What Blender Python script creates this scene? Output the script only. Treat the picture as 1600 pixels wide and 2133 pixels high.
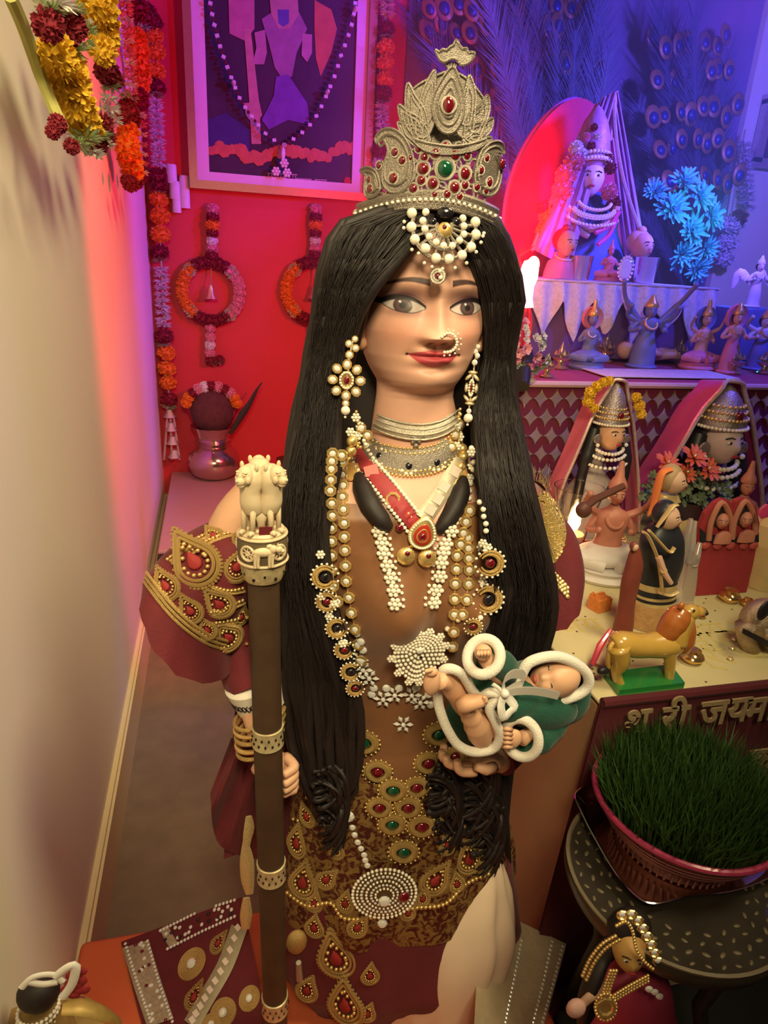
import bpy, bmesh, math, random
import numpy as np
from mathutils import Vector, Matrix
from mathutils.bvhtree import BVHTree
random.seed(7); rng = np.random.default_rng(7)
scene = bpy.context.scene
for o in list(bpy.data.objects): bpy.data.objects.remove(o)
C = scene.collection
PI = math.pi
# ---------------- camera (f, tilt and roll recovered from the photograph's vanishing points) ----------------
FPX, CX, CY, CAMZ = 1400.0, 800.0, 1066.5, 0.93
def _unit(v): return v/np.linalg.norm(v)
_down = _unit(np.array([585.-CX, 4800.-CY, FPX]))
_y = np.array([440.-CX, 520.-CY, FPX]); _y = _unit(_y-_down*np.dot(_y,_down))
RW = np.array([np.cross(_y,-_down), _y, -_down])        # world = RW @ (right, down, forward)
cam_d = bpy.data.cameras.new('camera'); cam = bpy.data.objects.new('camera', cam_d); C.objects.link(cam)
cam_d.sensor_fit = 'VERTICAL'; cam_d.sensor_height = 24.0; cam_d.lens = 24.0*FPX/2133.0
cam_d.clip_start = 0.01
cam.matrix_world = Matrix(((RW[0][0],-RW[0][1],-RW[0][2],0),(RW[1][0],-RW[1][1],-RW[1][2],0),(RW[2][0],-RW[2][1],-RW[2][2],CAMZ),(0,0,0,1)))
scene.camera = cam
scene.view_settings.view_transform = 'Standard'; scene.view_settings.look = 'None'
scene.view_settings.exposure = 0.0; scene.view_settings.gamma = 1.0; scene.view_settings.use_curve_mapping = False
# ---------------- light ----------------
w = bpy.data.worlds.new('world'); scene.world = w; w.use_nodes = True
w.node_tree.nodes['Background'].inputs[0].default_value = (1.0,0.75,0.5,1); w.node_tree.nodes['Background'].inputs[1].default_value = 0.012
def light(name, kind, loc, energy, col, target=None, size=0.1, spot=60, blend=0.5):
    d = bpy.data.lights.new(name, kind); d.energy = energy; d.color = col
    if kind == 'AREA': d.size = size
    else: d.shadow_soft_size = size
    if kind == 'SPOT': d.spot_size = math.radians(spot); d.spot_blend = blend
    o = bpy.data.objects.new(name, d); C.objects.link(o); o.location = loc
    if target is not None:
        o.rotation_euler = (Vector(target)-Vector(loc)).to_track_quat('-Z','Y').to_euler()
    return o
WARM = (1.0,0.84,0.48)
light('room_lamp', 'SPOT', (0.0,-0.30,1.52), 60.0, WARM, (0.10,0.65,0.85), 0.14, 62, 0.8)
light('wall_fill_light', 'SPOT', (0.78,0.08,2.25), 112.0, WARM, (-0.12,0.72,0.85), 0.32, 62, 0.6)  # added warm fill to brighten the left wall, no visible fixture
light('red_spot_lamp', 'SPOT', (0.62,1.30,1.05), 27.0, (1.0,0.02,0.05), (0.12,2.15,0.92), 0.03, 138, 0.25)
light('red_altar_lamp', 'POINT', (0.575,1.20,0.925), 0.6, (1.0,0.01,0.08), None, 0.02)
light('blue_spot_lamp', 'SPOT', (1.30,1.15,1.50), 105.0, (0.13,0.08,1.0), (1.0,2.4,1.2), 0.05, 105, 0.3)
light('blue_altar_lamp', 'SPOT', (1.18,0.92,1.42), 30.0, (0.10,0.08,1.0), (0.88,1.42,0.82), 0.04, 80, 0.5)
light('violet_rim_lamp', 'SPOT', (0.80,1.05,1.32), 5.0, (0.45,0.06,1.0), (0.22,0.55,0.95), 0.03, 48, 0.6)
light('violet_lamp', 'SPOT', (0.85,1.75,1.80), 17.0, (0.30,0.03,1.0), (0.0,2.4,1.5), 0.05, 80, 0.6)
# ---------------- helpers ----------------
O = np.array([0.,0.,CAMZ])
def ray(px,py): return RW@np.array([(px-CX)/FPX,(py-CY)/FPX,1.0])
def W(px,py,Y): v = ray(px,py); return O+v*(Y/v[1])
def WZ(px,py,z): v = ray(px,py); return O+v*((z-CAMZ)/v[2])
def WX(px,py,x): v = ray(px,py); return O+v*(x/v[0])
def mpp(P): return float((RW.T@(np.array(P)-O))[2])/FPX
def V(*a): return np.array(a,dtype=float)
# materials -------------------------------------------------
MATS = {}
def mat(name, col, rough=0.5, metal=0.0, var=0.12, vscale=60.0, bump=0.0, bscale=200.0, emit=None, estr=0.0, trans=0.0, sheen=0.0, coat=0.0, alpha=1.0, sss=0.0, ior=1.45):
    if name in MATS: return MATS[name]
    m = bpy.data.materials.new(name); m.use_nodes = True; nt = m.node_tree; b = nt.nodes['Principled BSDF']
    tc = nt.nodes.new('ShaderNodeTexCoord'); nz = nt.nodes.new('ShaderNodeTexNoise'); nz.inputs['Scale'].default_value = vscale; nz.inputs['Detail'].default_value = 4
    nt.links.new(tc.outputs['Object'], nz.inputs['Vector'])
    mx = nt.nodes.new('ShaderNodeMix'); mx.data_type = 'RGBA'
    c = np.array(col[:3],dtype=float)
    mx.inputs['A'].default_value = (*np.clip(c*(1-var),0,1),1); mx.inputs['B'].default_value = (*np.clip(c*(1+var),0,1),1)
    nt.links.new(nz.outputs['Fac'], mx.inputs['Factor']); nt.links.new(mx.outputs['Result'], b.inputs['Base Color'])
    b.inputs['Roughness'].default_value = rough; b.inputs['Metallic'].default_value = metal
    if bump:
        n2 = nt.nodes.new('ShaderNodeTexNoise'); n2.inputs['Scale'].default_value = bscale; n2.inputs['Detail'].default_value = 3
        nt.links.new(tc.outputs['Object'], n2.inputs['Vector'])
        bp = nt.nodes.new('ShaderNodeBump'); bp.inputs['Strength'].default_value = bump; bp.inputs['Distance'].default_value = 0.002
        nt.links.new(n2.outputs['Fac'], bp.inputs['Height']); nt.links.new(bp.outputs['Normal'], b.inputs['Normal'])
    if emit is not None: b.inputs['Emission Color'].default_value = (*emit,1); b.inputs['Emission Strength'].default_value = estr
    b.inputs['Transmission Weight'].default_value = trans; b.inputs['Sheen Weight'].default_value = sheen
    b.inputs['Coat Weight'].default_value = coat; b.inputs['Alpha'].default_value = alpha; b.inputs['IOR'].default_value = ior
    if sss: b.inputs['Subsurface Weight'].default_value = sss; b.inputs['Subsurface Radius'].default_value = (0.01,0.004,0.002)
    MATS[name] = m; return m
def vcol_mat(name, rough=0.45, coat=0.0, sss=0.0):
    m = bpy.data.materials.new(name); m.use_nodes = True; nt = m.node_tree; b = nt.nodes['Principled BSDF']
    a = nt.nodes.new('ShaderNodeVertexColor'); a.layer_name = 'paint'
    nz = nt.nodes.new('ShaderNodeTexNoise'); nz.inputs['Scale'].default_value = 90; tc = nt.nodes.new('ShaderNodeTexCoord'); nt.links.new(tc.outputs['Object'], nz.inputs['Vector'])
    mx = nt.nodes.new('ShaderNodeMix'); mx.data_type='RGBA'; mx.blend_type='MULTIPLY'; mx.inputs['Factor'].default_value = 0.12
    nt.links.new(a.outputs['Color'], mx.inputs['A']); nt.links.new(nz.outputs['Fac'], mx.inputs['B']); nt.links.new(mx.outputs['Result'], b.inputs['Base Color'])
    b.inputs['Roughness'].default_value = rough; b.inputs['Coat Weight'].default_value = coat
    MATS[name] = m; return m
# mesh builder ----------------------------------------------
class MB:
    def __init__(s): s.v = []; s.f = []
    def add(s, vs, fs):
        n = len(s.v); s.v.extend([tuple(map(float,p)) for p in vs]); s.f.extend([tuple(i+n for i in q) for q in fs]); return s
    def grid(s, P, closed_u=False, closed_v=False, cap0=False, cap1=False):
        # P: rows x cols x 3
        P = np.asarray(P,dtype=float); R_,K = P.shape[:2]; fs = []
        for i in range(R_ if closed_v else R_-1):
            j2 = (i+1)%R_
            for k in range(K if closed_u else K-1):
                k2 = (k+1)%K; fs.append((i*K+k,i*K+k2,j2*K+k2,j2*K+k))
        if cap0: fs.append(tuple(range(K-1,-1,-1)))
        if cap1: fs.append(tuple((R_-1)*K+k for k in range(K)))
        return s.add(P.reshape(-1,3), fs)
    def box(s, c, size, M=None):
        h = np.array(size)/2.0; vs = []
        for x in (-1,1):
            for y in (-1,1):
                for z in (-1,1):
                    p = np.array([x,y,z])*h
                    if M is not None: p = M@p
                    vs.append(np.array(c)+p)
        return s.add(vs, [(0,1,3,2),(4,6,7,5),(0,4,5,1),(2,3,7,6),(0,2,6,4),(1,5,7,3)])
    def lathe(s, prof, c=(0,0,0), seg=24, M=None, sx=1.0, sy=1.0, wob=None, ring=False):
        rows = []
        for r,z in prof:
            row = []
            for k in range(seg):
                a = 2*PI*k/seg; rr = r*(1+(wob(a,z) if wob else 0)); p = np.array([rr*math.cos(a)*sx, rr*math.sin(a)*sy, z])
                if M is not None: p = M@p
                row.append(np.array(c)+p)
            rows.append(row)
        return s.grid(rows, closed_u=True, closed_v=ring, cap0=(not ring and prof[0][0]>1e-5), cap1=(not ring and prof[-1][0]>1e-5))
    def tube(s, pts, rad, seg=8, cap=True, flat=1.0, up=(0,0,1)):
        pts = [np.array(p,dtype=float) for p in pts]; n = len(pts)
        if np.isscalar(rad): rad = [rad]*n
        elif len(rad) != n: rad = np.interp(np.linspace(0,1,n),np.linspace(0,1,len(rad)),rad)
        rows = []; prev = None
        for i in range(n):
            t = pts[min(i+1,n-1)]-pts[max(i-1,0)]; t = t/(np.linalg.norm(t)+1e-12)
            if prev is None:
                u = np.array(up,dtype=float)
                if abs(np.dot(u,t)) > 0.95: u = np.array([1.,0,0])
            else: u = prev
            u = u-t*np.dot(u,t); u = u/(np.linalg.norm(u)+1e-12); prev = u; b = np.cross(t,u)
            rows.append([pts[i]+rad[i]*(math.cos(2*PI*k/seg)*b+flat*math.sin(2*PI*k/seg)*u) for k in range(seg)])
        return s.grid(rows, closed_u=True, cap0=cap, cap1=cap)
    def ell(s, c, r, u=16, v=10, M=None):
        if np.isscalar(r): r = (r,r,r)
        rows = []
        for i in range(1,v):
            ph = PI*i/v
            row = []
            for k in range(u):
                a = 2*PI*k/u; p = np.array([r[0]*math.sin(ph)*math.cos(a), r[1]*math.sin(ph)*math.sin(a), r[2]*math.cos(ph)])
                if M is not None: p = M@p
                row.append(np.array(c)+p)
            rows.append(row)
        p1 = np.array([0,0,r[2]]); p2 = -p1
        if M is not None: p1 = M@p1; p2 = M@p2
        n = len(s.v); s.grid(rows, closed_u=True)
        a = len(s.v); s.v.append(tuple(np.array(c)+p1)); s.v.append(tuple(np.array(c)+p2))
        for k in range(u):
            s.f.append((n+(k+1)%u, n+k, a)); s.f.append((n+(v-2)*u+k, n+(v-2)*u+(k+1)%u, a+1))
        return s
    def torus(s, c, R_, r, M=None, seg=24, sec=8, sx=1.0, sy=1.0):
        rows = []
        for i in range(seg):
            a = 2*PI*i/seg; row = []
            for k in range(sec):
                b = 2*PI*k/sec; p = np.array([(R_*sx+r*math.cos(b))*math.cos(a),(R_*sy+r*math.cos(b))*math.sin(a),r*math.sin(b)])
                if M is not None: p = M@p
                row.append(np.array(c)+p)
            rows.append(row)
        return s.grid(rows, closed_u=True, closed_v=True)
    def slab(s, pts, off, dome=0.0):
        # polygon pts (3D) extruded by vector off
        pts = [np.array(p,dtype=float) for p in pts]; n = len(pts); off = np.array(off,dtype=float)
        if dome:
            c = sum(pts)/n; r2 = [c+(p-c)*0.82+off*(1+dome) for p in pts]
            vs = pts+[p+off for p in pts]+r2
            fs = [tuple(range(n-1,-1,-1)), tuple(2*n+i for i in range(n))]
            for i in range(n):
                j = (i+1)%n; fs.append((i,j,n+j,n+i)); fs.append((n+i,n+j,2*n+j,2*n+i))
        else:
            vs = pts+[p+off for p in pts]; fs = [tuple(range(n-1,-1,-1)), tuple(n+i for i in range(n))]
            for i in range(n):
                j = (i+1)%n; fs.append((i,j,n+j,n+i))
        return s.add(vs, fs)
    def mesh(s, name, m=None, smooth=True, origin=None):
        vs = np.array(s.v); o = (vs.max(0)+vs.min(0))/2 if origin is None else np.array(origin,dtype=float)
        me = bpy.data.meshes.new(name); me.from_pydata((vs-o).tolist(), [], s.f)
        if smooth: me.polygons.foreach_set('use_smooth',[True]*len(me.polygons))
        if m is not None: me.materials.append(m)
        bm = bmesh.new(); bm.from_mesh(me); bmesh.ops.recalc_face_normals(bm, faces=bm.faces); bm.to_mesh(me); bm.free()
        me.update(); return me, o
    def build(s, name, m, parent=None, smooth=True, sharp=True, **k):
        me, o = s.mesh(name, m, smooth)
        if smooth and sharp: me.set_sharp_from_angle(angle=math.radians(40))
        return link(name, me, Matrix.Translation(Vector(o)), parent, **k)
MW = {}
def link(name, data, M, parent=None, label=None, cat=None, group=None, kind=None):
    o = bpy.data.objects.new(name, data); C.objects.link(o); MW[o.name] = M.copy()
    o.matrix_basis = M
    if parent is not None: o.parent = parent; o.matrix_parent_inverse = MW[parent.name].inverted()
    for k,v_ in (('label',label),('category',cat),('group',group),('kind',kind)):
        if v_ is not None: o[k] = v_
    return o
def thing(name, label, cat, loc, group=None, kind=None):
    return link(name, None, Matrix.Translation(Vector(loc)), None, label, cat, group, kind)
def MR(right, up, n):   # 3x3 numpy: local x->right, y->up, z->normal
    return np.array([right,up,n]).T
def M4(c, M3, sc=1.0):
    if np.isscalar(sc): sc = (sc,sc,sc)
    m = M3@np.diag(sc)
    return Matrix(((m[0][0],m[0][1],m[0][2],c[0]),(m[1][0],m[1][1],m[1][2],c[1]),(m[2][0],m[2][1],m[2][2],c[2]),(0,0,0,1)))
def frame(n, up=(0,0,1), spin=0.0):
    n = np.array(n,dtype=float); n /= np.linalg.norm(n); u = np.array(up,dtype=float); u = u-n*np.dot(u,n)
    if np.linalg.norm(u) < 1e-4: u = np.array([1.,0,0])-n*n[0]
    u /= np.linalg.norm(u); r = np.cross(u,n)
    if spin: c_,s_ = math.cos(spin),math.sin(spin); r,u = c_*r+s_*u, c_*u-s_*r
    return MR(r,u,n)
FRONT = MR(V(1,0,0),V(0,0,1),V(0,-1,0))     # local z towards the camera
def rotz(a): c_,s_=math.cos(a),math.sin(a); return np.array([[c_,-s_,0],[s_,c_,0],[0,0,1]])
def rotx(a): c_,s_=math.cos(a),math.sin(a); return np.array([[1,0,0],[0,c_,-s_],[0,s_,c_]])
def roty(a): c_,s_=math.cos(a),math.sin(a); return np.array([[c_,0,s_],[0,1,0],[-s_,0,c_]])
def tag(o, label, cat, group=None, kind=None):
    for k,v_ in (('label',label),('category',cat),('group',group),('kind',kind)):
        if v_ is not None: o[k] = v_
    return o
def struct(o): o['kind'] = 'structure'; return o
def smooth_path(pts, n=40, closed=False):
    P = [np.array(p,dtype=float) for p in pts]; m = len(P); out = []
    segs = m if closed else m-1
    for i in range(segs):
        if closed: p0,p1,p2,p3 = P[(i-1)%m],P[i],P[(i+1)%m],P[(i+2)%m]
        else: p0,p1,p2,p3 = P[max(i-1,0)],P[i],P[i+1],P[min(i+2,m-1)]
        k = max(1,int(round(n/segs)))
        for j in range(k):
            t = j/k; out.append(0.5*((2*p1)+(-p0+p2)*t+(2*p0-5*p1+4*p2-p3)*t*t+(-p0+3*p1-3*p2+p3)*t**3))
    if not closed: out.append(P[-1])
    return out
def resample(pts, step):
    pts = [np.array(p) for p in pts]; d = [0.0]
    for a,b in zip(pts[:-1],pts[1:]): d.append(d[-1]+np.linalg.norm(b-a))
    n = max(1,int(round(d[-1]/step))); out = []
    for i in range(n+1):
        t = d[-1]*i/n; j = min(max(np.searchsorted(d,t)-1,0),len(pts)-2); u = (t-d[j])/max(d[j+1]-d[j],1e-9); out.append(pts[j]*(1-u)+pts[j+1]*u)
    return out
def pxrows(rows, Y, dr=0.8, seg=28, sub=6, pw=2.0, dy=None):
    """rings of an upright body: rows of (y_px, x_left_px, x_right_px[, depth ratio]) seen on the plane Y"""
    R0 = []
    for r in rows:
        a = W(r[1],r[0],Y); b = W(r[2],r[0],Y); c = (a+b)/2; R0.append((c[0],c[2],np.linalg.norm(b-a)/2,(r[3] if len(r)>3 else dr),(r[4] if len(r)>4 else 0.0)))
    R0 = np.array(smooth_path(R0, sub*(len(R0)-1)+1)); P = []
    for cx,cz,hw,d,oy in R0:
        row = []
        for k in range(seg):
            a = 2*PI*k/seg; ca,sa = math.cos(a),math.sin(a)
            row.append((cx+hw*math.copysign(abs(ca)**(2/pw),ca), Y+oy+hw*d*math.copysign(abs(sa)**(2/pw),sa), cz))
        P.append(row)
    return P
# ---------------- the room ----------------
XL, YR = -0.191, 2.40
m_cream = mat('cream_wall_paint', (0.88,0.84,0.63), 0.6, var=0.03, vscale=8, bump=0.05, bscale=60)
m_red = mat('red_wall_paint', (0.62,0.035,0.045), 0.55, var=0.08, vscale=10, bump=0.08, bscale=80)
m_floor = mat('brown_carpet', (0.22,0.155,0.10), 0.95, var=0.25, vscale=25, bump=0.5, bscale=900)
m_base = mat('cream_gloss_trim', (0.72,0.60,0.33), 0.4, var=0.04)
m_ceil = mat('ceiling_paint', (0.75,0.70,0.62), 0.8, var=0.03)
struct(MB().box((XL-0.05,0.9,1.2),(0.1,3.4,2.4)).build('wall_left', m_cream, smooth=False))
struct(MB().box((1.2,YR+0.05,1.2),(2.98,0.1,2.4)).build('wall_rear', m_red, smooth=False))
struct(MB().box((2.74,0.9,1.2),(0.1,3.1,2.4)).build('wall_right', m_cream, smooth=False))
struct(MB().box((1.25,0.9,-0.05),(3.4,3.4,0.1)).build('floor', m_floor, smooth=False))
struct(MB().box((1.25,0.9,2.45),(3.4,3.4,0.1)).build('ceiling', m_ceil, smooth=False))
b = MB().box((XL+0.006,0.9,0.0475),(0.012,2.99,0.095)); b.box((XL+0.004,0.9,0.099),(0.008,2.99,0.008))
struct(b.build('baseboard_left', m_base, smooth=False))
struct(MB().box((1.2,YR-0.006,0.05),(2.95,0.012,0.1)).build('baseboard_rear', m_base, smooth=False))
# ---------------- the goddess statue ----------------
YS = 0.575
m_skin = vcol_mat('painted_skin', 0.52, 0.04)
m_hair = mat('dark_hair', (0.017,0.011,0.011), 0.58, var=0.4, vscale=300)
m_maroon = mat('maroon_velvet', (0.12,0.008,0.014), 0.8, var=0.3, vscale=40, bump=0.25, bscale=500, sheen=0.08)
m_copper = mat('copper_satin', (0.23,0.095,0.040), 0.45, var=0.18, vscale=25, bump=0.15, bscale=60, sheen=0.2)
m_gold = mat('gold_bead', (0.88,0.62,0.24), 0.3, 0.75, var=0.15, vscale=300)
m_goldthread = mat('gold_thread', (0.58,0.38,0.14), 0.45, 0.6, var=0.35, vscale=800, bump=0.6, bscale=1500)
m_silverthread = mat('silver_zari', (0.66,0.60,0.50), 0.35, 0.8, var=0.3, vscale=900, bump=0.5, bscale=1400)
m_pearl = mat('pearl', (0.86,0.79,0.66), 0.22, 0.0, var=0.06, coat=0.6)
m_crystal = mat('crystal_stone', (0.86,0.84,0.80), 0.06, 0.15, var=0.1, coat=1.0)
m_ruby = mat('ruby_stone', (0.14,0.005,0.012), 0.08, 0.0, coat=1.0)
m_emerald = mat('emerald_stone', (0.006,0.07,0.03), 0.08, 0.0, coat=1.0)
m_black = mat('black_stone', (0.012,0.010,0.014), 0.15, 0.0, coat=0.5)
m_cuff = mat('white_cuff_cloth', (0.72,0.66,0.58), 0.8, var=0.08)
m_satin = mat('cream_satin', (0.74,0.56,0.42), 0.38, var=0.10, vscale=18, bump=0.25, bscale=22)
m_peach = mat('peach_chiffon', (0.70,0.46,0.32), 0.6, var=0.1, vscale=30, bump=0.3, bscale=40)
statue = thing('goddess_statue', 'large painted goddess statue with long black hair holding a green-robed baby doll', 'statue', (0.17,YS,0.124))
E0 = W(913,641,0.528); X0 = float(E0[0]); ZE = float(E0[2])
NC = 300; uu = np.linspace(-1,1,NC,endpoint=False); TH = PI*(0.45*uu+0.55*uu**3)
# key rows: z above eye, half width, front, back, samples to the next key, x centre, front-centre y
keys = [(.0885,.003,.003,.003,3),(.085,.022,.022,.024,4),(.075,.037,.038,.041,6),(.055,.047,.0475,.051,20),(.034,.0505,.050,.054,60),(.006,.0520,.0505,.055,60),
 (-.024,.0505,.0495,.052,55),(-.048,.0455,.0480,.045,30),(-.062,.0405,.0462,.040,16),(-.071,.0360,.0435,.037,12),(-.0765,.0330,.0400,.035,8),(-.0800,.0325,.0345,.034,6),(-.0840,.0325,.0295,.033,6),(-.092,.0325,.0275,.032,8)]
rows = []
for i in range(len(keys)-1):
    a,b = np.array(keys[i]),np.array(keys[i+1]); n = int(a[4])
    for j in range(n): rows.append((a+(b-a)*j/n)[:4])
rows.append(np.array(keys[-1][:4])); HR = np.array(rows)
ker = np.exp(-0.5*(np.arange(-6,7)/2.5)**2); ker /= ker.sum()
for c_ in (1,2,3):   # soften the key-to-key corners
    col = HR[:,c_]; pad = np.concatenate([np.full(6,col[0]),col,np.full(6,col[-1])]); sm = np.convolve(pad,ker,'valid'); sm[:6]=col[:6]; sm[-6:]=col[-6:]; HR[:,c_] = sm
HR[:,1] *= 1.07; HR[:,0] = np.where(HR[:,0]<0, HR[:,0]*0.85, HR[:,0]*0.94)
HX = np.outer(HR[:,1],np.sin(TH)); ct = np.cos(TH)
HF = np.where(ct[None,:]>0, np.outer(HR[:,2],ct), np.outer(HR[:,3],ct)); HZ = np.repeat(HR[:,:1],NC,1)
def g(x,z,cx,cz,sx,sz): return np.exp(-0.5*((x-cx)/sx)**2-0.5*((z-cz)/sz)**2)
x,z = HX/1.04,np.where(HZ<0,HZ/0.85,HZ/0.94); ax = np.abs(x); fm = np.clip((ct[None,:]-0.15)/0.4,0,1)
nose_t = np.clip((0.008-z)/0.034,0,1); prof = np.where(z>-0.026, nose_t**1.25, np.exp(-0.5*((z+0.026)/0.0040)**2))
disp = 0.0150*prof*np.exp(-0.5*(x/(0.0036+0.0038*nose_t))**2) + 0.0035*g(x,z,0,0.006,0.0045,0.012)
disp += 0.0062*g(ax,z,0.0090,-0.0265,0.0040,0.0040) - 0.0030*g(ax,z,0.0055,-0.0322,0.0025,0.0018)
disp += -0.0060*g(ax,z,0.0225,0.004,0.0125,0.0085) + 0.0042*g(ax,z,0.0250,0.0005,0.0105,0.0062) - 0.0022*g(ax,z,0.011,-0.001,0.004,0.006)
disp += 0.0026*g(ax,z,0.021,0.0165,0.015,0.0045)
disp += 0.0046*g(ax,z,0.0045,-0.0408,0.0075,0.0028)+0.0052*g(x,z,0,-0.0488,0.0098,0.0036)-0.0024*g(x,z,0,-0.0446,0.010,0.0013)-0.0020*g(ax,z,0.0185,-0.0440,0.0035,0.004)
disp += -0.0016*g(x,z,0,-0.0365,0.0018,0.0030)-0.0030*g(x,z,0,-0.0565,0.011,0.0035)+0.0050*g(x,z,0,-0.0680,0.0115,0.0080)
disp += 0.0042*g(ax,z,0.029,-0.024,0.0125,0.0125)
HF = HF+disp*fm
# torso rings continue below the neck
def zpx(y,x_=870): return float(W(x_,y,YS)[2])
def hw(y,xl,xr): a=W(xl,y,YS); b_=W(xr,y,YS); return (b_[0]-a[0])/2, (a[0]+b_[0])/2
tk = [(905,775,955,.85,.9,10),(935,765,968,.8,.9,8),(965,715,1010,.62,.8,8),(995,610,1085,.48,.6,8),(1030,545,1130,.46,.55,8),(1090,550,1130,.48,.5,10),(1180,620,1080,.58,.5,12),(1290,655,1040,.60,.55,12),(1400,672,1010,.55,.6,12),(1500,670,995,.56,.65,12),(1620,640,1005,.60,.7,12),(1760,610,1020,.62,.7,12),(1900,620,1010,.62,.7,1)]
T = []
for y_,xl,xr,df,db,n in tk:
    h_,xc = hw(y_,xl,xr); T.append((zpx(y_),h_,h_*df,h_*db,xc,n))
T.append((0.128,.085,.055,.06,T[-1][4],1))
def trow(zq):  # half width, front, back, centre at a world height
    zz = [t[0] for t in T][::-1]; return [np.interp(zq,zz,[t[k] for t in T][::-1]) for k in (1,2,3,4)]
TR = []
for i in range(len(T)-1):
    a,b = np.array(T[i]),np.array(T[i+1]); n = max(4,int(a[5]))
    for j in range(n): TR.append((a+(b-a)*j/n)[:5])
TR.append(np.array(T[-1][:5])); TR = np.array(TR)
for c_ in (1,2,3,4):
    col = TR[:,c_]; pad = np.concatenate([np.full(6,col[0]),col,np.full(6,col[-1])]); TR[:,c_] = np.convolve(pad,ker,'valid')
TX = TR[:,4:5]+np.outer(TR[:,1],np.sign(np.sin(TH))*np.abs(np.sin(TH))**0.9)
TF = np.where(ct[None,:]>0, np.outer(TR[:,2],ct), np.outer(TR[:,3],ct)); TZ = np.repeat(TR[:,:1],NC,1)
zb = zpx(1200); xb = TX-TR[:,4:5]
TF = TF+0.030*np.exp(-0.5*((np.abs(xb)-0.036)/0.024)**2-0.5*((TZ-zb)/0.030)**2)*(ct[None,:]>0)*np.clip(ct[None,:]*2,0,1)
bodyX = np.vstack([HX+X0,TX]); bodyY = YS-np.vstack([HF,TF]); bodyZ = np.vstack([HZ+ZE,TZ])
P = np.stack([bodyX,bodyY,bodyZ],-1); NRW = P.shape[0]
verts = P.reshape(-1,3)
i0 = np.arange(NRW-1)[:,None]*NC; k0 = np.arange(NC)[None,:]; k1 = (k0+1)%NC
F_ = np.stack([i0+k0,i0+NC+k0,i0+NC+k1,i0+k1],-1).reshape(-1,4)
# paint
def lin(r,g_,b_): return np.array([((c/255.)/12.92 if c/255.<=.04045 else ((c/255.+.055)/1.055)**2.4) for c in (r,g_,b_)])
col = np.tile(lin(226,172,150),(NRW*NC,1)).reshape(NRW,NC,3); nh = HX.shape[0]; fr = (ct[None,:]>0.1)&np.ones_like(HX,bool)
def sstep(d,w_): return np.clip(0.5-d/w_,0,1)
def paint(mask, c_):
    mk = (mask*fr)[...,None]; col[:nh] = col[:nh]*(1-mk)+c_*mk
paint(0.35*g(ax,z,0.030,-0.024,0.011,0.010), lin(222,130,110))
ex = (ax-0.0252)/0.0158; zt = 0.0060*np.clip(1-np.abs(ex)**2.2,0,1)+0.0012*ex; zl = -0.0056*np.clip(1-np.abs(ex)**2.4,0,1)+0.0012*ex
inx = (np.abs(ex)<1.0)
paint(0.95*np.exp(-0.5*((ax-0.0262)/0.0130)**2-0.5*((z-0.0082)/0.0052)**2), lin(78,42,56))
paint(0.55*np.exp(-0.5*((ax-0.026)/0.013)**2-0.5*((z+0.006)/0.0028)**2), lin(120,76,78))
eye = inx*sstep(z-zt,0.0006)*sstep(zl-z,0.0006)
paint(eye, lin(190,174,170))
irc = np.hypot(ax-0.0258+0.0010*np.sign(x),(z-0.0004)); 
paint(eye*sstep(irc-0.0068,0.0008), lin(52,32,34)); paint(eye*sstep(irc-0.0056,0.0014), lin(84,60,62)); paint(eye*sstep(irc-0.0026,0.0006), lin(16,10,12))
paint(eye*sstep(np.hypot(ax-0.0258+0.0030*np.sign(x),z-0.0034)-0.0009,0.0004), lin(240,230,230))  # painted glint: a fixed pale highlight dot on each eye
ln = (ex>-1.0)*(ex<1.30)*sstep(np.abs(z-zt-0.0008-0.0012*np.clip(ex,0,2))-0.0019-0.0006*np.clip(ex,-1,1),0.0010); paint(ln, lin(30,18,24))
paint(inx*sstep(np.abs(z-zl)-0.0005,0.0006)*0.85, lin(44,26,30))
paint((np.abs(ex)<0.95)*sstep(np.abs(z-(zt+0.0038))-0.0003,0.0006)*0.7, lin(60,36,42))
bx = (ax-0.009)/0.034; bz = 0.0196+0.0038*np.sin(np.clip(bx,0,1)*PI)-0.0048*np.clip(bx,0,1); bt = 0.0027*(1-0.75*np.clip(bx,0,1))
paint((bx>0)*(bx<1)*sstep(np.abs(z-bz)-bt,0.0010)*0.93, lin(48,28,34))
lx = ax/0.0205; lu = -0.0446+0.0070*np.clip(1-lx**1.6,0,1)-0.0014*np.exp(-(ax/0.0028)**2)+0.0016*lx**2; ld = -0.0446-0.0105*np.clip(1-lx**2.0,0,1)+0.0016*lx**2
paint((lx<1)*sstep(z-lu,0.0007)*sstep(ld-z,0.0007), lin(196,74,84))
paint((lx<1.0)*sstep(np.abs(z-(-0.0446+0.0016*lx**2))-0.0004,0.0007)*0.8, lin(96,26,36))
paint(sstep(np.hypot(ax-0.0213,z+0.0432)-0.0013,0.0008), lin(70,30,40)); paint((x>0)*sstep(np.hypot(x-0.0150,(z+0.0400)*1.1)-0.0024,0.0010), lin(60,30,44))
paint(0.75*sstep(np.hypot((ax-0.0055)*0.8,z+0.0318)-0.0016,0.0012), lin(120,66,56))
vc = np.concatenate([col.reshape(-1,3),np.ones((NRW*NC,1))],1)
body_v = [tuple(p) for p in verts.tolist()]
ex_b = MB()
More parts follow.
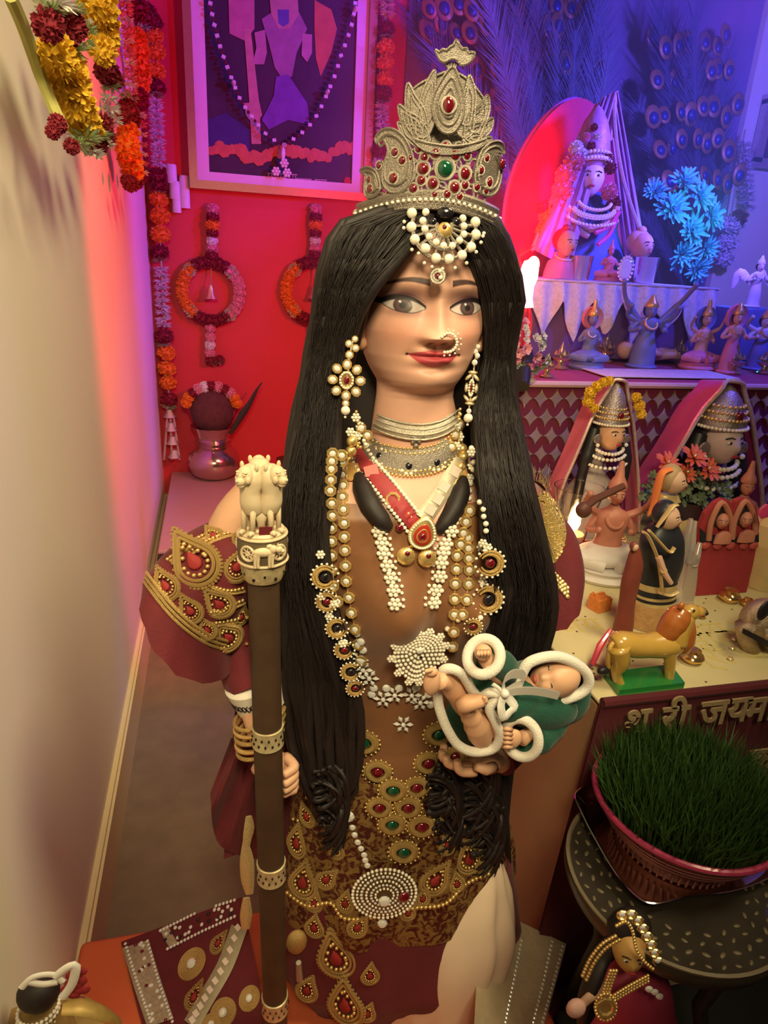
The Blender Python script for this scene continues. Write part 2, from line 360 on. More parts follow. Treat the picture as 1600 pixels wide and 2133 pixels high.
# ears, arms and hands joined to the body mesh
for s_ in (-1,1):
    c_ = V(X0+s_*0.0505,YS-0.004,ZE-0.016); ex_b.ell(c_,(0.006,0.011,0.019),12,8,rotx(0.15)); ex_b.torus(c_+V(s_*0.004,-0.001,0.001),0.0115,0.0032,roty(PI/2)@rotz(0),16,6,1.45,0.85); ex_b.ell(c_+V(s_*0.002,-0.005,-0.017),(0.005,0.006,0.006),10,6)
A = [W(560,1040,YS),W(500,1110,0.57),W(470,1240,0.565),W(505,1350,0.55),W(540,1450,0.525),W(556,1540,0.50)]
armL = smooth_path(A,24); ex_b.tube(armL, np.interp(np.linspace(0,1,len(armL)),[0,.25,.55,.8,1],[.030,.029,.026,.021,.015]),16)
hp = W(572,1600,0.512); ex_b.ell(hp,(0.016,0.010,0.019),14,10)
for q in range(4):
    zz = 0.012-0.0085*q; L = [1.0,1.1,1.05,0.85][q]
    ex_b.tube(smooth_path([hp+V(0.010,0,zz),hp+V(0.017,-0.013,zz-0.001),hp+V(0.012,-0.018*L,zz-0.002),hp+V(0.006,-0.022*L,zz-0.002)],9),[.0052,.0052,.005,.005,.0048,.0046,.0044,.0042,.004,.0034][:10],8)
ex_b.tube([hp+V(-0.012,-0.002,0.010),hp+V(-0.017,-0.012,0.012),hp+V(-0.014,-0.022,0.016)],[.0062,.0056,.0045],8)
B_ = [W(1075,1040,YS),W(1105,1120,0.57),W(1092,1270,0.555),W(1082,1420,0.535),W(1070,1530,0.510),W(1030,1585,0.488)]
armR = smooth_path(B_,24); ex_b.tube(armR, np.interp(np.linspace(0,1,len(armR)),[0,.25,.55,.8,1],[.030,.029,.026,.020,.014]),16)
hq = W(1010,1585,0.480); ex_b.ell(hq,(0.020,0.014,0.008),14,10)
for q in range(4):
    dy_ = 0.010-0.0075*q; L = [1.0,1.1,1.05,0.85][q]
    ex_b.tube(smooth_path([hq+V(-0.014,dy_,0),hq+V(-0.027,dy_,0.002),hq+V(-0.038*L,dy_,0.008),hq+V(-0.040*L,dy_,0.016)],9),[.0048]*7+[.0044,.004,.0034],8)
ex_b.tube([hq+V(0.004,-0.012,0.002),hq+V(-0.008,-0.020,0.008),hq+V(-0.018,-0.020,0.014)],[.0058,.0052,.0042],8)
n0 = len(body_v); allv = body_v+ex_b.v; allf = [tuple(q) for q in F_.tolist()]+[tuple(np.array(q)+n0) for q in ex_b.f]
allf.append(tuple(range(NC-1,-1,-1)))
me = bpy.data.meshes.new('body'); org = np.array([X0,YS,0.6]); me.from_pydata((np.array(allv)-org).tolist(),[],allf)
me.polygons.foreach_set('use_smooth',[True]*len(me.polygons)); me.materials.append(m_skin)
ca = me.color_attributes.new('paint','FLOAT_COLOR','POINT'); full = np.ones((len(allv),4)); full[:n0] = vc; full[n0:,:3] = lin(218,168,136); ca.data.foreach_set('color',full.ravel().astype(np.float32))
bm = bmesh.new(); bm.from_mesh(me); bmesh.ops.recalc_face_normals(bm, faces=bm.faces); bm.to_mesh(me); bm.free()
body = link('body', me, Matrix.Translation(Vector(org)), statue)
# ---- garments ----
def embroidered(name, c1_, c2_, sc):
    m = bpy.data.materials.new(name); m.use_nodes = True; nt = m.node_tree; b = nt.nodes['Principled BSDF']; tc = nt.nodes.new('ShaderNodeTexCoord'); vo = nt.nodes.new('ShaderNodeTexNoise'); vo.inputs['Scale'].default_value = sc; vo.inputs['Detail'].default_value = 5; vo.inputs['Distortion'].default_value = 1.2; nt.links.new(tc.outputs['Object'], vo.inputs['Vector'])
    rp_ = nt.nodes.new('ShaderNodeValToRGB'); rp_.color_ramp.elements[0].position = .44; rp_.color_ramp.elements[0].color = (*c1_,1); rp_.color_ramp.elements[1].position = .56; rp_.color_ramp.elements[1].color = (*c2_,1); nt.links.new(vo.outputs['Fac'], rp_.inputs['Fac']); nt.links.new(rp_.outputs['Color'], b.inputs['Base Color'])
    bp = nt.nodes.new('ShaderNodeBump'); bp.inputs['Strength'].default_value = .7; bp.inputs['Distance'].default_value = .002; nt.links.new(vo.outputs['Fac'], bp.inputs['Height']); nt.links.new(bp.outputs['Normal'], b.inputs['Normal']); b.inputs['Roughness'].default_value = .5; b.inputs['Metallic'].default_value = .25; MATS[name] = m; return m
m_embro = embroidered('gold_embroidery_on_maroon', (0.075,0.012,0.010), (0.26,0.15,0.045), 130)
m_embro2 = embroidered('gold_embroidery_on_red', (0.15,0.012,0.018), (0.36,0.22,0.07), 210)
def torso_shell(name, m, y0, y1, off, cut=None, flare=0.0, n=40, seg=96, wave=0.0, nw=14, parent=statue, x0=None):
    z0,z1 = zpx(y0),(zpx(y1) if y1 > 3 else y1); Pm = []
    for i in range(n+1):
        t = i/n; zq = z0+(z1-z0)*t; h_,f_,b_,xc = trow(zq); row = []
        for k in range(seg):
            a = -PI+2*PI*k/seg; o_ = off+flare*t*t+wave*t*math.sin(nw*a)
            s_ = math.sin(a); c_ = math.cos(a); xx_ = (h_+o_)*math.copysign(abs(s_)**.9,s_); bust = 0.030*math.exp(-0.5*((abs(xx_)-0.036)/0.024)**2-0.5*((zq-zb)/0.030)**2)*max(0,min(1,2*c_))
            row.append((xc+xx_, YS-((f_+o_)*c_+bust if c_>0 else (b_+o_)*c_), zq))
        Pm.append(row)
    Pm = np.array(Pm); mb = MB(); K = seg; vs = Pm.reshape(-1,3); fs = []
    for i in range(n):
        for k in range(K):
            k2 = (k+1)%K
            if cut is not None and cut(Pm[i,k]): continue
            fs.append((i*K+k,i*K+k2,(i+1)*K+k2,(i+1)*K+k))
    mb.add(vs,fs); return mb.build(name, m, parent)
zV0,zV1 = zpx(960),zpx(1090)
bodice = torso_shell('bodice', m_copper, 1005, 1560, 0.004, cut=lambda p: p[1]<YS and p[2] > zV1+abs(p[0]-X0-0.004)*1.7, n=110, seg=240)
skirt = torso_shell('skirt', m_maroon, 1540, 0.126, 0.012, flare=0.035, n=40, wave=0.004, nw=13)
tunic = torso_shell('tunic', m_embro, 1530, 1800, 0.017, flare=0.008, n=24, wave=0.003, nw=11)
m_dark_lining = mat('maroon_lining', (0.10,0.012,0.018), 0.8, var=0.2)
def bell(name, rings, m, parent=statue, seg=40, n=26, scallop=0.0, ns=12):
    # rings: (centre, major half vector, minor half vector)
    K = smooth_path([np.concatenate(r) for r in rings], n); Pm = []
    for i,q in enumerate(K):
        c_,u,w_ = q[:3],q[3:6],q[6:9]; t = i/(len(K)-1); ax_ = np.cross(u,w_); ax_ = ax_/(np.linalg.norm(ax_)+1e-9)
        Pm.append([c_+u*math.cos(2*PI*k/seg)+w_*math.sin(2*PI*k/seg)+ax_*scallop*t*t*abs(math.sin(ns*PI*k/seg)) for k in range(seg)])
    mb = MB().grid(Pm, closed_u=True); return mb.build(name, m, parent)
def pv(p,q,Y1,Y2=None): return (W(q[0],q[1],Y2 or Y1)-W(p[0],p[1],Y1))
slL = bell('sleeve', [(W(505,1085,.565), pv((505,1085),(462,1092),.565), V(0,.030,0)), (W(470,1150,.555), pv((470,1150),(385,1125),.555,.55), V(0,.040,.004)), (W(420,1235,.545), pv((420,1235),(325,1175),.545,.535), V(0.01,.05,.010)), (W(405,1290,.54), pv((405,1290),(297,1212),.54,.53), V(0.014,.060,.016))], m_maroon, scallop=-0.004)
slR = bell('sleeve', [(W(1098,1015,.565), pv((1098,1015),(1128,1008),.565), V(0,.024,0)), (W(1120,1070,.565), pv((1120,1070),(1160,1060),.565), V(0,.030,0)), (W(1135,1130,.56), pv((1135,1130),(1192,1105),.56,.555), V(0,.038,.004)), (W(1140,1190,.55), pv((1140,1190),(1205,1160),.55,.545), V(0,.045,.008)), (W(1135,1240,.545), pv((1135,1240),(1200,1200),.545,.54), V(0,.050,.010))], m_maroon, scallop=0.004)
yk = MB(); yk.grid([[W(xp,yp,YS)+V(0,-dd,0) for xp,yp,dd in r] for r in ([(560,1005,.0),(530,1020,.015),(500,1050,.018)],[(560,1040,.03),(520,1060,.03),(470,1085,.022)],[(575,1090,.035),(530,1100,.035),(465,1110,.03)])])
yoke = yk.build('shoulder_chiffon', m_peach, statue)
# maroon drape with a scalloped edge behind the staff
def patch(name, top, bot, Yt, Yb, m, parent, nx=16, ny=20, thick=0.002, ripple=0.004, nr=3.0):
    tp = resample(smooth_path([V(*p,0) for p in top],40),1.0); bt = resample(smooth_path([V(*p,0) for p in bot],40),1.0); Pm = []
    for i in range(ny+1):
        t = i/ny; row = []
        for k in range(nx+1):
            a = tp[int(round(k/nx*(len(tp)-1)))]; b_ = bt[int(round(k/nx*(len(bt)-1)))]; p = a*(1-t)+b_*t
            row.append(W(p[0],p[1],Yt+(Yb-Yt)*t+ripple*math.sin(nr*2*PI*k/nx+2*t)))
        Pm.append(row)
    Pm = np.array(Pm); Pm[:,:,2] = np.maximum(Pm[:,:,2],0.1255); mb = MB().grid(Pm); mb.grid(Pm[:,::-1]+V(0,thick,0)); return mb.build(name, m, parent)
drape = patch('drape', [(500,1350),(560,1360),(640,1380)], [(466,1790),(520,1770),(600,1740)], .555,.55, m_maroon, statue)
patch('drape', [(482,1540),(530,1545),(600,1540)], [(438,1655),(462,1765),(600,1800)], .548,.545, m_maroon, statue, ripple=0.006)
# cream satin front fall and its fold
_fr0 = np.array(pxrows([(1790,975,1040,.5,0),(1830,900,1046,.45,-.005),(1890,820,1048,.42,-.012),(1950,800,1044,.42,-.02),(2020,806,1010,.42,-.03),(2085,824,992,.42,-.038),(2140,832,985,.42,-.042)],0.515,seg=60))
for i_ in range(len(_fr0)):
    c0 = _fr0[i_].mean(0)
    for k_ in range(60): a_ = 2*PI*k_/60; _fr0[i_,k_] = c0+(_fr0[i_,k_]-c0)*(1+.10*math.sin(4*a_+.06*i_)*min(1,i_/10)+.04*math.sin(9*a_-.1*i_))
_fr0[:,:,2] = np.maximum(_fr0[:,:,2],0.1255)
fall = MB().grid(_fr0, closed_u=True).build('satin_fall', m_satin, statue)
g_=[]
for i in range(17):
    t = i/16; row=[]
    for k_ in range(21):
        u = k_/20; a = (1000-12*t,1880+255*t); b_ = (1180-46*t,1966+170*t); row.append(WZ(a[0]+(b_[0]-a[0])*u,a[1]+(b_[1]-a[1])*u,0.124+.003+.060*(1-u)**1.4+.0016*math.sin(8*u+3*t)))
    g_.append(row)
g_ = np.array(g_); mb = MB().grid(g_); mb.grid(g_[:,::-1]-V(0,0,.002)); trail = mb.build('cream_trail', mat('cream_zari_cloth',(0.56,0.43,0.27),0.4,0.2,var=0.2,vscale=80,bump=0.3,bscale=200), statue)
# ---- hair ----
hb = MB(); nu,nv = 90,60; Pm = []
for i in range(nv+1):
    ph = PI*0.02+PI*0.80*i/nv; row = []
    for k in range(nu):
        a = 2*PI*k/nu; d_ = V(math.sin(ph)*math.sin(a), math.sin(ph)*math.cos(a), math.cos(ph)); wv = 1+0.012*math.sin(a*23+ph*7)
        row.append(V(X0-0.006,YS+0.010,ZE+0.012)+d_*V(0.066,0.066,0.070)*wv)
    Pm.append(row)
Pm = np.array(Pm); fs = []
for i in range(nv):
    for k in range(nu):
        c_ = Pm[i,k]; lx_ = c_[0]-X0; lz = c_[2]-ZE
        face = c_[1] < YS-0.006 and (lx_/0.056)**2+((lz+0.010)/0.058)**2 < 1.0
        if not face: fs.append((i*nu+k,i*nu+(k+1)%nu,(i+1)*nu+(k+1)%nu,(i+1)*nu+k))
hb.add(Pm.reshape(-1,3),fs)
def lock(path, r0, n=22, seg=7, wav=0.004, flat=0.55):
    p = smooth_path(path,n); m_ = len(p); ph = random.uniform(0,6.28); fr_ = random.uniform(2.0,3.6)
    p = [q+V(math.sin(ph+fr_*2*PI*i/m_),0.6*math.cos(ph*1.7+fr_*2*PI*i/m_),0)*wav*(i/m_) for i,q in enumerate(p)]
    r = [r0*(0.55+0.45*math.sin(PI*min(1,0.15+i/m_*0.85)))*(1 if i<m_-3 else (m_-i)/4) for i in range(m_)]
    hb.tube(p, r, seg, flat=flat, up=(0,1,0))
def side(bounds, n, Yf, r):
    # bounds: list of (y, x_outer, x_inner); locks interpolate between them, in layers
    for i in range(n):
        u = (i+random.uniform(0.1,0.9))/n; lay = random.random(); path = []
        for (y_,xo,xi,yy_) in bounds:
            x_ = xo+(xi-xo)*u+random.uniform(-6,6); path.append(W(x_,y_+random.uniform(-6,6),yy_+0.030*lay-0.004+0.02*(1-u)*0.5))
        lock(path, r*random.uniform(0.7,1.25))
LB = [(436,840,905,.530),(470,715,885,.522),(540,686,822,.518),(600,672,770,.522),(660,662,748,.528),(740,648,722,.535),(860,628,700,.530),(980,604,690,.522),(1120,592,668,.512),(1280,592,690,.505),(1420,600,735,.505),(1540,612,742,.505),(1640,640,735,.503),(1690,660,700,.50)]
RB = [(436,950,905,.530),(470,1030,925,.526),(540,1062,985,.530),(630,1082,1012,.540),(740,1058,1015,.555),(860,1072,990,.550),(980,1094,1000,.508),(1100,1122,1015,.490),(1220,1150,1035,.486),(1310,1142,1020,.490),(1400,1118,1000,.497),(1500,1090,960,.51),(1600,1060,900,.505),(1700,1055,890,.50),(1790,1060,960,.50)]
side(LB,120,.52,0.0056); side(RB,110,.53,0.0058)
for i in range(420):   # fine loose strands
    Bd = LB if i%2 else RB; u = random.uniform(-0.06,1.02); k0_ = random.randint(0,5); path = [W(xo+(xi-xo)*u+random.uniform(-5,5),y_,yy_-0.006) for (y_,xo,xi,yy_) in Bd[k0_:k0_+7]]
    lock(path, 0.0005, 14, 3, 0.004, 1.0)
for cx_,cy_,rr,n,Yc in ((690,1690,46,24,.50),(980,1660,72,46,.495),(930,1695,48,26,.492),(1010,1740,50,28,.494)):   # curls at the ends
    for i in range(n):
        a0 = random.uniform(0,6.28); r_ = rr*random.uniform(0.45,1.0); path = [W(cx_+r_*math.cos(a0+s_*0.9)*(1-0.06*s_),cy_-70+s_*22+r_*0.8*math.sin(a0+s_*0.9),Yc+random.uniform(-.006,.012)) for s_ in range(7)]
        lock(path, 0.0030, 26, 6, 0.001)
us = MB(); k_ = len(armL); us.tube(armL[int(k_*.30):int(k_*.78)], [.031]*4+[.0275]*(int(k_*.78)-int(k_*.30)-4), 16); us.build('under_sleeve', m_maroon, statue)
us = MB(); us.tube(armR[int(k_*.25):int(k_*.97)], np.linspace(.028,.0200,int(k_*.97)-int(k_*.25)), 16); us.build('under_sleeve', m_maroon, statue)
hair = hb.build('hair', m_hair, statue, sharp=False)
# ray targets for the jewellery
def bvh_of(*objs):
    vs=[]; fs=[]
    for o in objs:
        M = MW[o.name]; n = len(vs); vs += [M@v_.co for v_ in o.data.vertices]; fs += [tuple(i+n for i in p.vertices) for p in o.data.polygons]
    return BVHTree.FromPolygons(vs, fs)
BODY = bvh_of(body,bodice,skirt,tunic,fall)
BODYH = bvh_of(body,bodice,skirt,tunic,fall,hair)
def hit(px,py,tree,off=0.0,Y=None,need=False):
    d_ = ray(px,py); d_ = d_/np.linalg.norm(d_); r = tree.ray_cast(Vector(O),Vector(d_))
    if r[0] is None:
        if need: return None,None
        p = W(px,py,Y if Y else YS-0.05); return p, V(0,-1,0)
    n = np.array(r[1]); n = -n if np.dot(n,d_)>0 else n
    return np.array(r[0])+n*off, n
# ---------------- jewellery ----------------
def unit(name, mb, m, smooth=True): return mb.mesh(name, m, smooth, origin=(0,0,0))[0]
u_pearl = unit('pearl', MB().ell((0,0,0),1.0,14,9), m_pearl)
u_crystal = unit('crystal', MB().lathe([(1.0,0),(0.95,.18),(0.62,.48),(0.001,.56)],seg=9), m_crystal, False)
u_ruby = unit('ruby', MB().lathe([(1.0,0),(0.92,.25),(0.6,.5),(0.001,.6)],seg=12), m_ruby)
u_emer = unit('emerald', MB().lathe([(1.0,0),(0.92,.25),(0.6,.5),(0.001,.6)],seg=12), m_emerald)
u_blk = unit('dark_stone', MB().lathe([(1.0,0),(0.92,.25),(0.6,.5),(0.001,.6)],seg=12), m_black)
u_bead = unit('gold_bead', MB().ell((0,0,0),1.0,10,7), m_gold)
_k = MB().lathe([(0.55,.12),(0.70,.42),(0.95,.42),(1.05,.2),(1.0,0.0)],seg=8,M=rotz(PI/8)); u_set = unit('gold_setting', _k, m_gold, False)
_k = MB()
for q in range(6): _k.ell((0.68*math.cos(q*PI/3),0.68*math.sin(q*PI/3),0.15),0.36,9,6)
_k.ell((0,0,0.25),0.40,9,6); u_flower = unit('pearl_flower', _k, m_pearl)
_k = MB()
for q in range(6):
    a = q*PI/3; M_ = rotz(a)
    _k.add([M_@np.array(p) for p in ((.25,0,.1),(.62,.24,.05),(1.0,0,.05),(.62,-.24,.05),(.62,0,.32))],[(0,3,4),(3,2,4),(2,1,4),(1,0,4)])
_k.ell((0,0,.15),.24,8,6); u_cflower = unit('crystal_flower', _k, m_crystal, False)
_k = MB().torus((0,0,0),1.0,0.22,None,20,6); u_ring = unit('bezel_ring', _k, m_silverthread)
_k = MB().torus((0,0,0.1),0.78,0.24,None,20,8); _k.torus((0,0,0.0),1.05,0.12,None,20,6); u_rope = unit('gold_rope_ring', _k, m_goldthread)
def inst(name, me, p, n, s, parent, spin=0.0, up=(0,0,1), **k):
    return link(name, me, M4(p, frame(n,up,spin), s), parent, **k)
CAMF = -_unit(np.array([0.172,0.56,-0.05]))
def nsoft(n, w_=0.6):
    n = np.array(n)*(1-w_)+CAMF*w_; return n/np.linalg.norm(n)
def run_px(parent, name, me, pts, rpx, tree, off=0.3, w_=0.6, sub=None, Y=None):
    for q,(px,py) in enumerate(pts):
        p,n = hit(px,py,tree,0,Y); s = rpx*mpp(p); n = nsoft(n,w_); o = inst(name, me, p+n*s*off, n, s, parent)
        if sub: inst(sub[0], sub[1], p+n*s*(off+sub[3]), n, s*sub[2], o)
def cz(u,v,ox,oy,sc): return (ox+u/sc, oy+v/sc)
c1 = lambda L: [cz(u,v,580,820,2.6667) for u,v in L]
c2 = lambda L: [cz(u,v,560,1300,2.2857) for u,v in L]
# --- crown: a curved plate standing on a cylinder round the head ---
RC = 0.0585
XC0 = float(W(892,440,YS)[0])
def cyl(px,py,R_=RC):
    d_ = ray(px,py); a = d_[0]**2+d_[1]**2; bq = -2*(d_[0]*XC0+d_[1]*YS); c_ = XC0**2+YS**2-R_**2; D = bq*bq-4*a*c_
    t = (-bq-math.sqrt(D))/(2*a) if D > 0 else -bq/(2*a)
    p = O+d_*t; n = V(p[0]-XC0,p[1]-YS,0); return p, n/np.linalg.norm(n)
m_crown = mat('antique_silver_gold', (0.31,0.265,0.225), 0.38, 0.7, var=0.3, vscale=500, bump=0.5, bscale=1200)
crown = thing('crown', 'tall antique gold lotus crown with dark red stones on the goddess statue\'s head', 'crown', cyl(892,450)[0])
def cplate(name, px, th=0.0022, parent=crown, m=m_crown, rim=True, inset=(0.7,), R_=RC):
    q = smooth_path([V(*p,0) for p in px],44,True); pts = [cyl(p[0],p[1],R_)[0] for p in q]
    c_ = sum(q)/len(q); n = cyl(c_[0],c_[1],R_)[1]; mb = MB().slab(pts, n*th)
    for iv in ((1.0,)+tuple(inset) if rim else ()):
        ip = [cyl(c_[0]+(p[0]-c_[0])*iv,c_[1]+(p[1]-c_[1])*iv,R_)[0]+n*th for p in q]; ip.append(ip[0]); mb.tube(ip,0.0010,5,cap=False)
    return mb.build(name, m, parent)
band = MB()
bl = smooth_path([V(748,460,0),V(790,446,0),V(837,435,0),V(890,431,0),V(940,435,0),V(985,447,0),V(1020,462,0),V(1034,470,0)],40)
for off_,r_ in ((0,0.0022),(-9,0.0026),(-20,0.0022),(-30,0.0028)):
    band.tube([cyl(p[0],p[1]+off_)[0] for p in bl], r_, 8)
pb = [cyl(p[0],p[1])[0] for p in bl]; pt_ = [cyl(p[0],p[1]-32)[0] for p in bl]; band.grid([pb,pt_])
bk = [V(XC0+RC*math.cos(a),YS+RC*math.sin(a),0) for a in np.linspace(0.15,PI-0.15,24)]
for dz in (0.004,0.010): band.tube([p+V(0,0,cyl(892,455)[0][2]+dz-0.006) for p in bk],0.0030,8)
band.build('band', m_crown, crown)
for p in resample(bl,11.0): 
    q,n = cyl(p[0],p[1]-15); inst('bead', u_pearl, q+n*0.003, n, 0.0014, crown)
# lotus petals (tips and roots in photo pixels)
lot = [((906,148),(890,160,26),(880,280)),((975,158),(965,170,24),(965,280)),((852,175),(868,200,22),(880,290)),((1012,200),(990,215,22),(975,290)),((833,220),(855,245,20),(885,297)),((1022,247),(1000,258,18),(970,297)),((831,256),(855,280,16),(890,302)),((1020,288),(995,292,14),(965,302))]
for tip,mid,root in lot:
    t_,r_ = np.array(tip,float),np.array(root,float); d_ = r_-t_; L = np.linalg.norm(d_); d_/=L; nn = np.array([-d_[1],d_[0]]); sgn = 1 if tip[0]<930 else -1; w2 = 19.0
    out = [t_, t_+d_*L*.25+nn*(w2*.5)+nn*sgn*3, t_+d_*L*.55+nn*w2-nn*sgn*2, r_+nn*w2*.7, r_-nn*w2*.7, t_+d_*L*.55-nn*w2-nn*sgn*2, t_+d_*L*.25-nn*(w2*.6)+nn*sgn*3]
    cplate('lotus_petal', [tuple(p) for p in out], inset=(0.62,))
cplate('lotus_petal', [(940,143),(955,170),(964,205),(962,245),(948,272),(932,280),(915,272),(902,245),(900,210),(915,175)], 0.004, inset=(0.72,0.45))
cplate('lotus_back', [(858,292),(838,262),(842,225),(862,185),(905,160),(940,150),(975,168),(1008,210),(1015,250),(1010,290),(935,312)], 0.0012, inset=(), R_=RC-0.0016)
cplate('lotus_base', [(858,292),(890,300),(935,306),(975,302),(1010,292),(990,312),(935,322),(885,315)], 0.004, inset=())
p,n = cyl(932,222); o = inst('gem_bezel', u_ring, p+n*0.005, n, 0.0050, crown); inst('ruby', u_ruby, p+n*0.005, n, (0.0040,0.0055,0.004), o)
cplate('crown_tip', [(905,107),(913,112),(920,106),(928,108),(936,101),(943,97),(948,86),(955,98),(962,105),(970,104),(974,112),(986,112),(982,125),(972,135),(958,138),(950,128),(938,125),(926,132),(915,128)], 0.0035, inset=())
tp_ = MB()
for u_ in range(5): tp_.tube([cyl(926+u_*7,130)[0]+V(0,-.001,0),cyl(936+u_*2,148)[0]+V(0,-.001,0)],0.0009,6)
tp_.build('tip_stem', m_crown, crown)
pa = [(786,288),(800,272),(822,270),(845,286),(860,315),(866,350),(858,385),(835,402),(812,398),(800,378),(803,345),(812,315),(803,292),(790,300)]
cplate('paisley_plate', pa, 0.0025, inset=(0.78,)); cplate('paisley_plate', [(756,356),(770,349),(786,355),(795,372),(797,395),(785,410),(768,410),(765,385),(768,366)], 0.0025, inset=(0.7,))
cplate('paisley_plate', [(1045,320),(1040,298),(1022,295),(1000,310),(988,340),(984,375),(995,402),(1018,408),(1034,390),(1040,350),(1030,318)], 0.0025, inset=(0.78,)); cplate('paisley_plate', [(790,350),(800,338),(806,352),(806,380),(795,395),(786,380)], 0.002, inset=())
gems = [(907,318,11,0),(928,306,9,1),(946,324,10,1),(873,311,7,1),(884,328,8,1),(970,325,8,1),(882,352,12,1),(926,352,17,2),(966,362,12,1),(878,376,9,1),(901,383,11,1),(945,391,11,1),(966,386,8,1),(862,393,9,1),(825,318,8,1),(840,335,8,1),(822,372,10,1),(775,395,9,1),(773,375,6,1),(998,355,8,1),(1010,330,7,1),(1015,380,9,1),(793,345,7,1),(855,330,6,1),(990,390,8,1),(1008,398,7,1),(930,405,8,1),(905,405,6,1),(955,410,7,1)]
for gx,gy,gr,k_ in gems:
    p,n = cyl(gx,gy); s = gr*mpp(p); o = inst('gem_bezel', u_ring, p+n*0.002, n, s*1.15, crown); inst(['ruby','ruby','emerald'][k_], [u_ruby,u_ruby,u_emer][k_], p+n*0.002, n, s, o)
lat = MB()
for gx,gy in ((895,340),(905,365),(948,345),(985,345),(925,330),(925,378),(855,365),(850,350),(890,395),(918,392),(975,405),(840,408),(870,412),(960,340),(980,372),(1000,415),(815,408),(795,415),(860,345),(945,370),(915,340),(865,325),(955,310),(885,310)):
    p,n = cyl(gx,gy); lat.torus(p+n*0.001,0.0042,0.0011,frame(n),14,6)
lat.build('lattice', m_crown, crown)
p,n = cyl(1036,342); inst('red_bead', u_ruby, p+n*.004, n, 0.0042, crown)
# --- forehead ornament ---
tk_ = thing('forehead_ornament', 'round pearl forehead ornament hanging from the crown over the parting', 'ornament', hit(925,480,BODYH)[0])
def tik(px,py): 
    a = (py-440)/140.0; return W(px,py,0.5135-0.006*math.sin(PI*min(1,max(0,a))*0.7)+0.004*((px-920)/70)**2)
def tki(name, me, px,py, rpx, k=1.0, parent=tk_):
    p = tik(px,py); s = rpx*mpp(p); return inst(name, me, p, CAMF, (np.array(k)*s if not np.isscalar(k) else s*k), parent)
tb = MB()
for i_,R1,R2 in ((0,66,80),(1,40,54),(2,16,26)):
    tb.tube([tik(925+R1*math.cos(a),470+R2*0.9*math.sin(a)) for a in np.linspace(-0.25,PI+0.25,30)],0.0016,6)
for a in np.linspace(0,PI,11): tb.tube([tik(925+18*math.cos(a),470+22*math.sin(a)),tik(925+66*math.cos(a),470+72*math.sin(a))],0.0012,5)
tb.build('filigree', m_crown, tk_)
for px,py in ((858,444),(857,473),(864,499),(886,518),(908,538),(935,540),(962,532),(981,515),(991,489),(990,463)): tki('pearl',u_pearl,px,py,11)
for px,py in ((887,442),(881,460),(885,477),(894,493),(908,505),(924,512),(942,512),(957,501),(966,488),(966,471),(964,455)): tki('pearl',u_pearl,px,py,8)
for px,py in ((842,462),(841,475),(858,520),(872,528),(884,548),(900,556),(922,560),(948,558),(972,548),(992,525),(1002,505),(1008,486),(1006,492),(916,565)): tki('pearl',u_pearl,px,py,4)
tki('dark_stone',u_blk,928,443,15,(1.2,0.8,0.6)); tki('dark_stone',u_blk,902,462,9); tki('dark_stone',u_blk,950,462,10)
o = tki('gold_drop',u_bead,926,480,17,(1.0,1.0,0.5)); o2 = tki('ruby',u_ruby,926,474,5,1.0); o2.location += Vector(CAMF*0.0032)
p = tik(912,575); pd = MB().torus(p,0.0050,0.0012,frame(CAMF),22,6); pd.torus(p,0.0030,0.0008,frame(CAMF),18,6); pd.build('pendant_ring', m_silverthread, tk_); inst('ruby',u_ruby,p,CAMF,0.0022,tk_); inst('pearl',u_pearl,p+V(0.0016,-.002,-.0010),CAMF,0.0017,tk_)
# --- earrings ---
def earring(label, cx,cy,Yp, sx, full):
    e = thing('earring', label, 'earring', W(cx,cy-60,Yp), 'flower drop earrings')
    k = mpp(W(cx,cy,Yp)); c_ = W(cx,cy,Yp); nn = nsoft(V(-1,-0.6,0) if sx<1 else V(0,-1,0),0.8); F3 = frame(nn)
    loc = lambda a,b: c_+F3@np.array([a*k*sx,b*k,0])
    inst('setting', u_set, loc(0,0), nn, (16*k*sx,19*k,8*k), e); inst('ruby', u_ruby, loc(0,0)+nn*2*k, nn, (7*k*sx,9*k,6*k), e); 
    for q in range(16): inst('pearl', u_pearl, loc(13*math.cos(q*PI/8),16*math.sin(q*PI/8))+nn*3*k, nn, 2.6*k, e)
    for q in range(8):
        a = q*PI/4+PI/2; o_ = inst('petal_setting', u_set, loc(29*math.cos(a),32*math.sin(a)), nn, (11*k*sx,10*k,7*k), e, spin=a); inst('crystal', u_crystal, loc(29*math.cos(a),32*math.sin(a))+nn*2.2*k, nn, (7.5*k*sx,6.5*k,6*k), o_, spin=a)
    for a,b,r in ((4,52,9),(16,66,8),(2,74,8),(14,84,7),(0,-48,8)):
        o_ = inst('petal_setting', u_set, loc(a,b), nn, (r*k*sx,r*k,6*k), e); inst('crystal', u_crystal, loc(a,b)+nn*2*k, nn, r*.7*k, o_)
    inst('pearl', u_pearl, loc(0,-63), nn, 10*k, e); inst('pearl', u_pearl, loc(0,-77), nn, 3*k, e); 
    mb = MB().tube([loc(0,-70),loc(0,-40),loc(2,0),loc(4,50),loc(12,88)],0.0008,6); mb.build('wire', m_silverthread, e); return e
earring('crystal flower earring with pearl drop on the left cheek side, seen flat', 722,792,0.519,1.0,True)
earring('crystal earring with pearl drop on the right cheek side, seen edge on', 982,808,0.545,0.35,True)
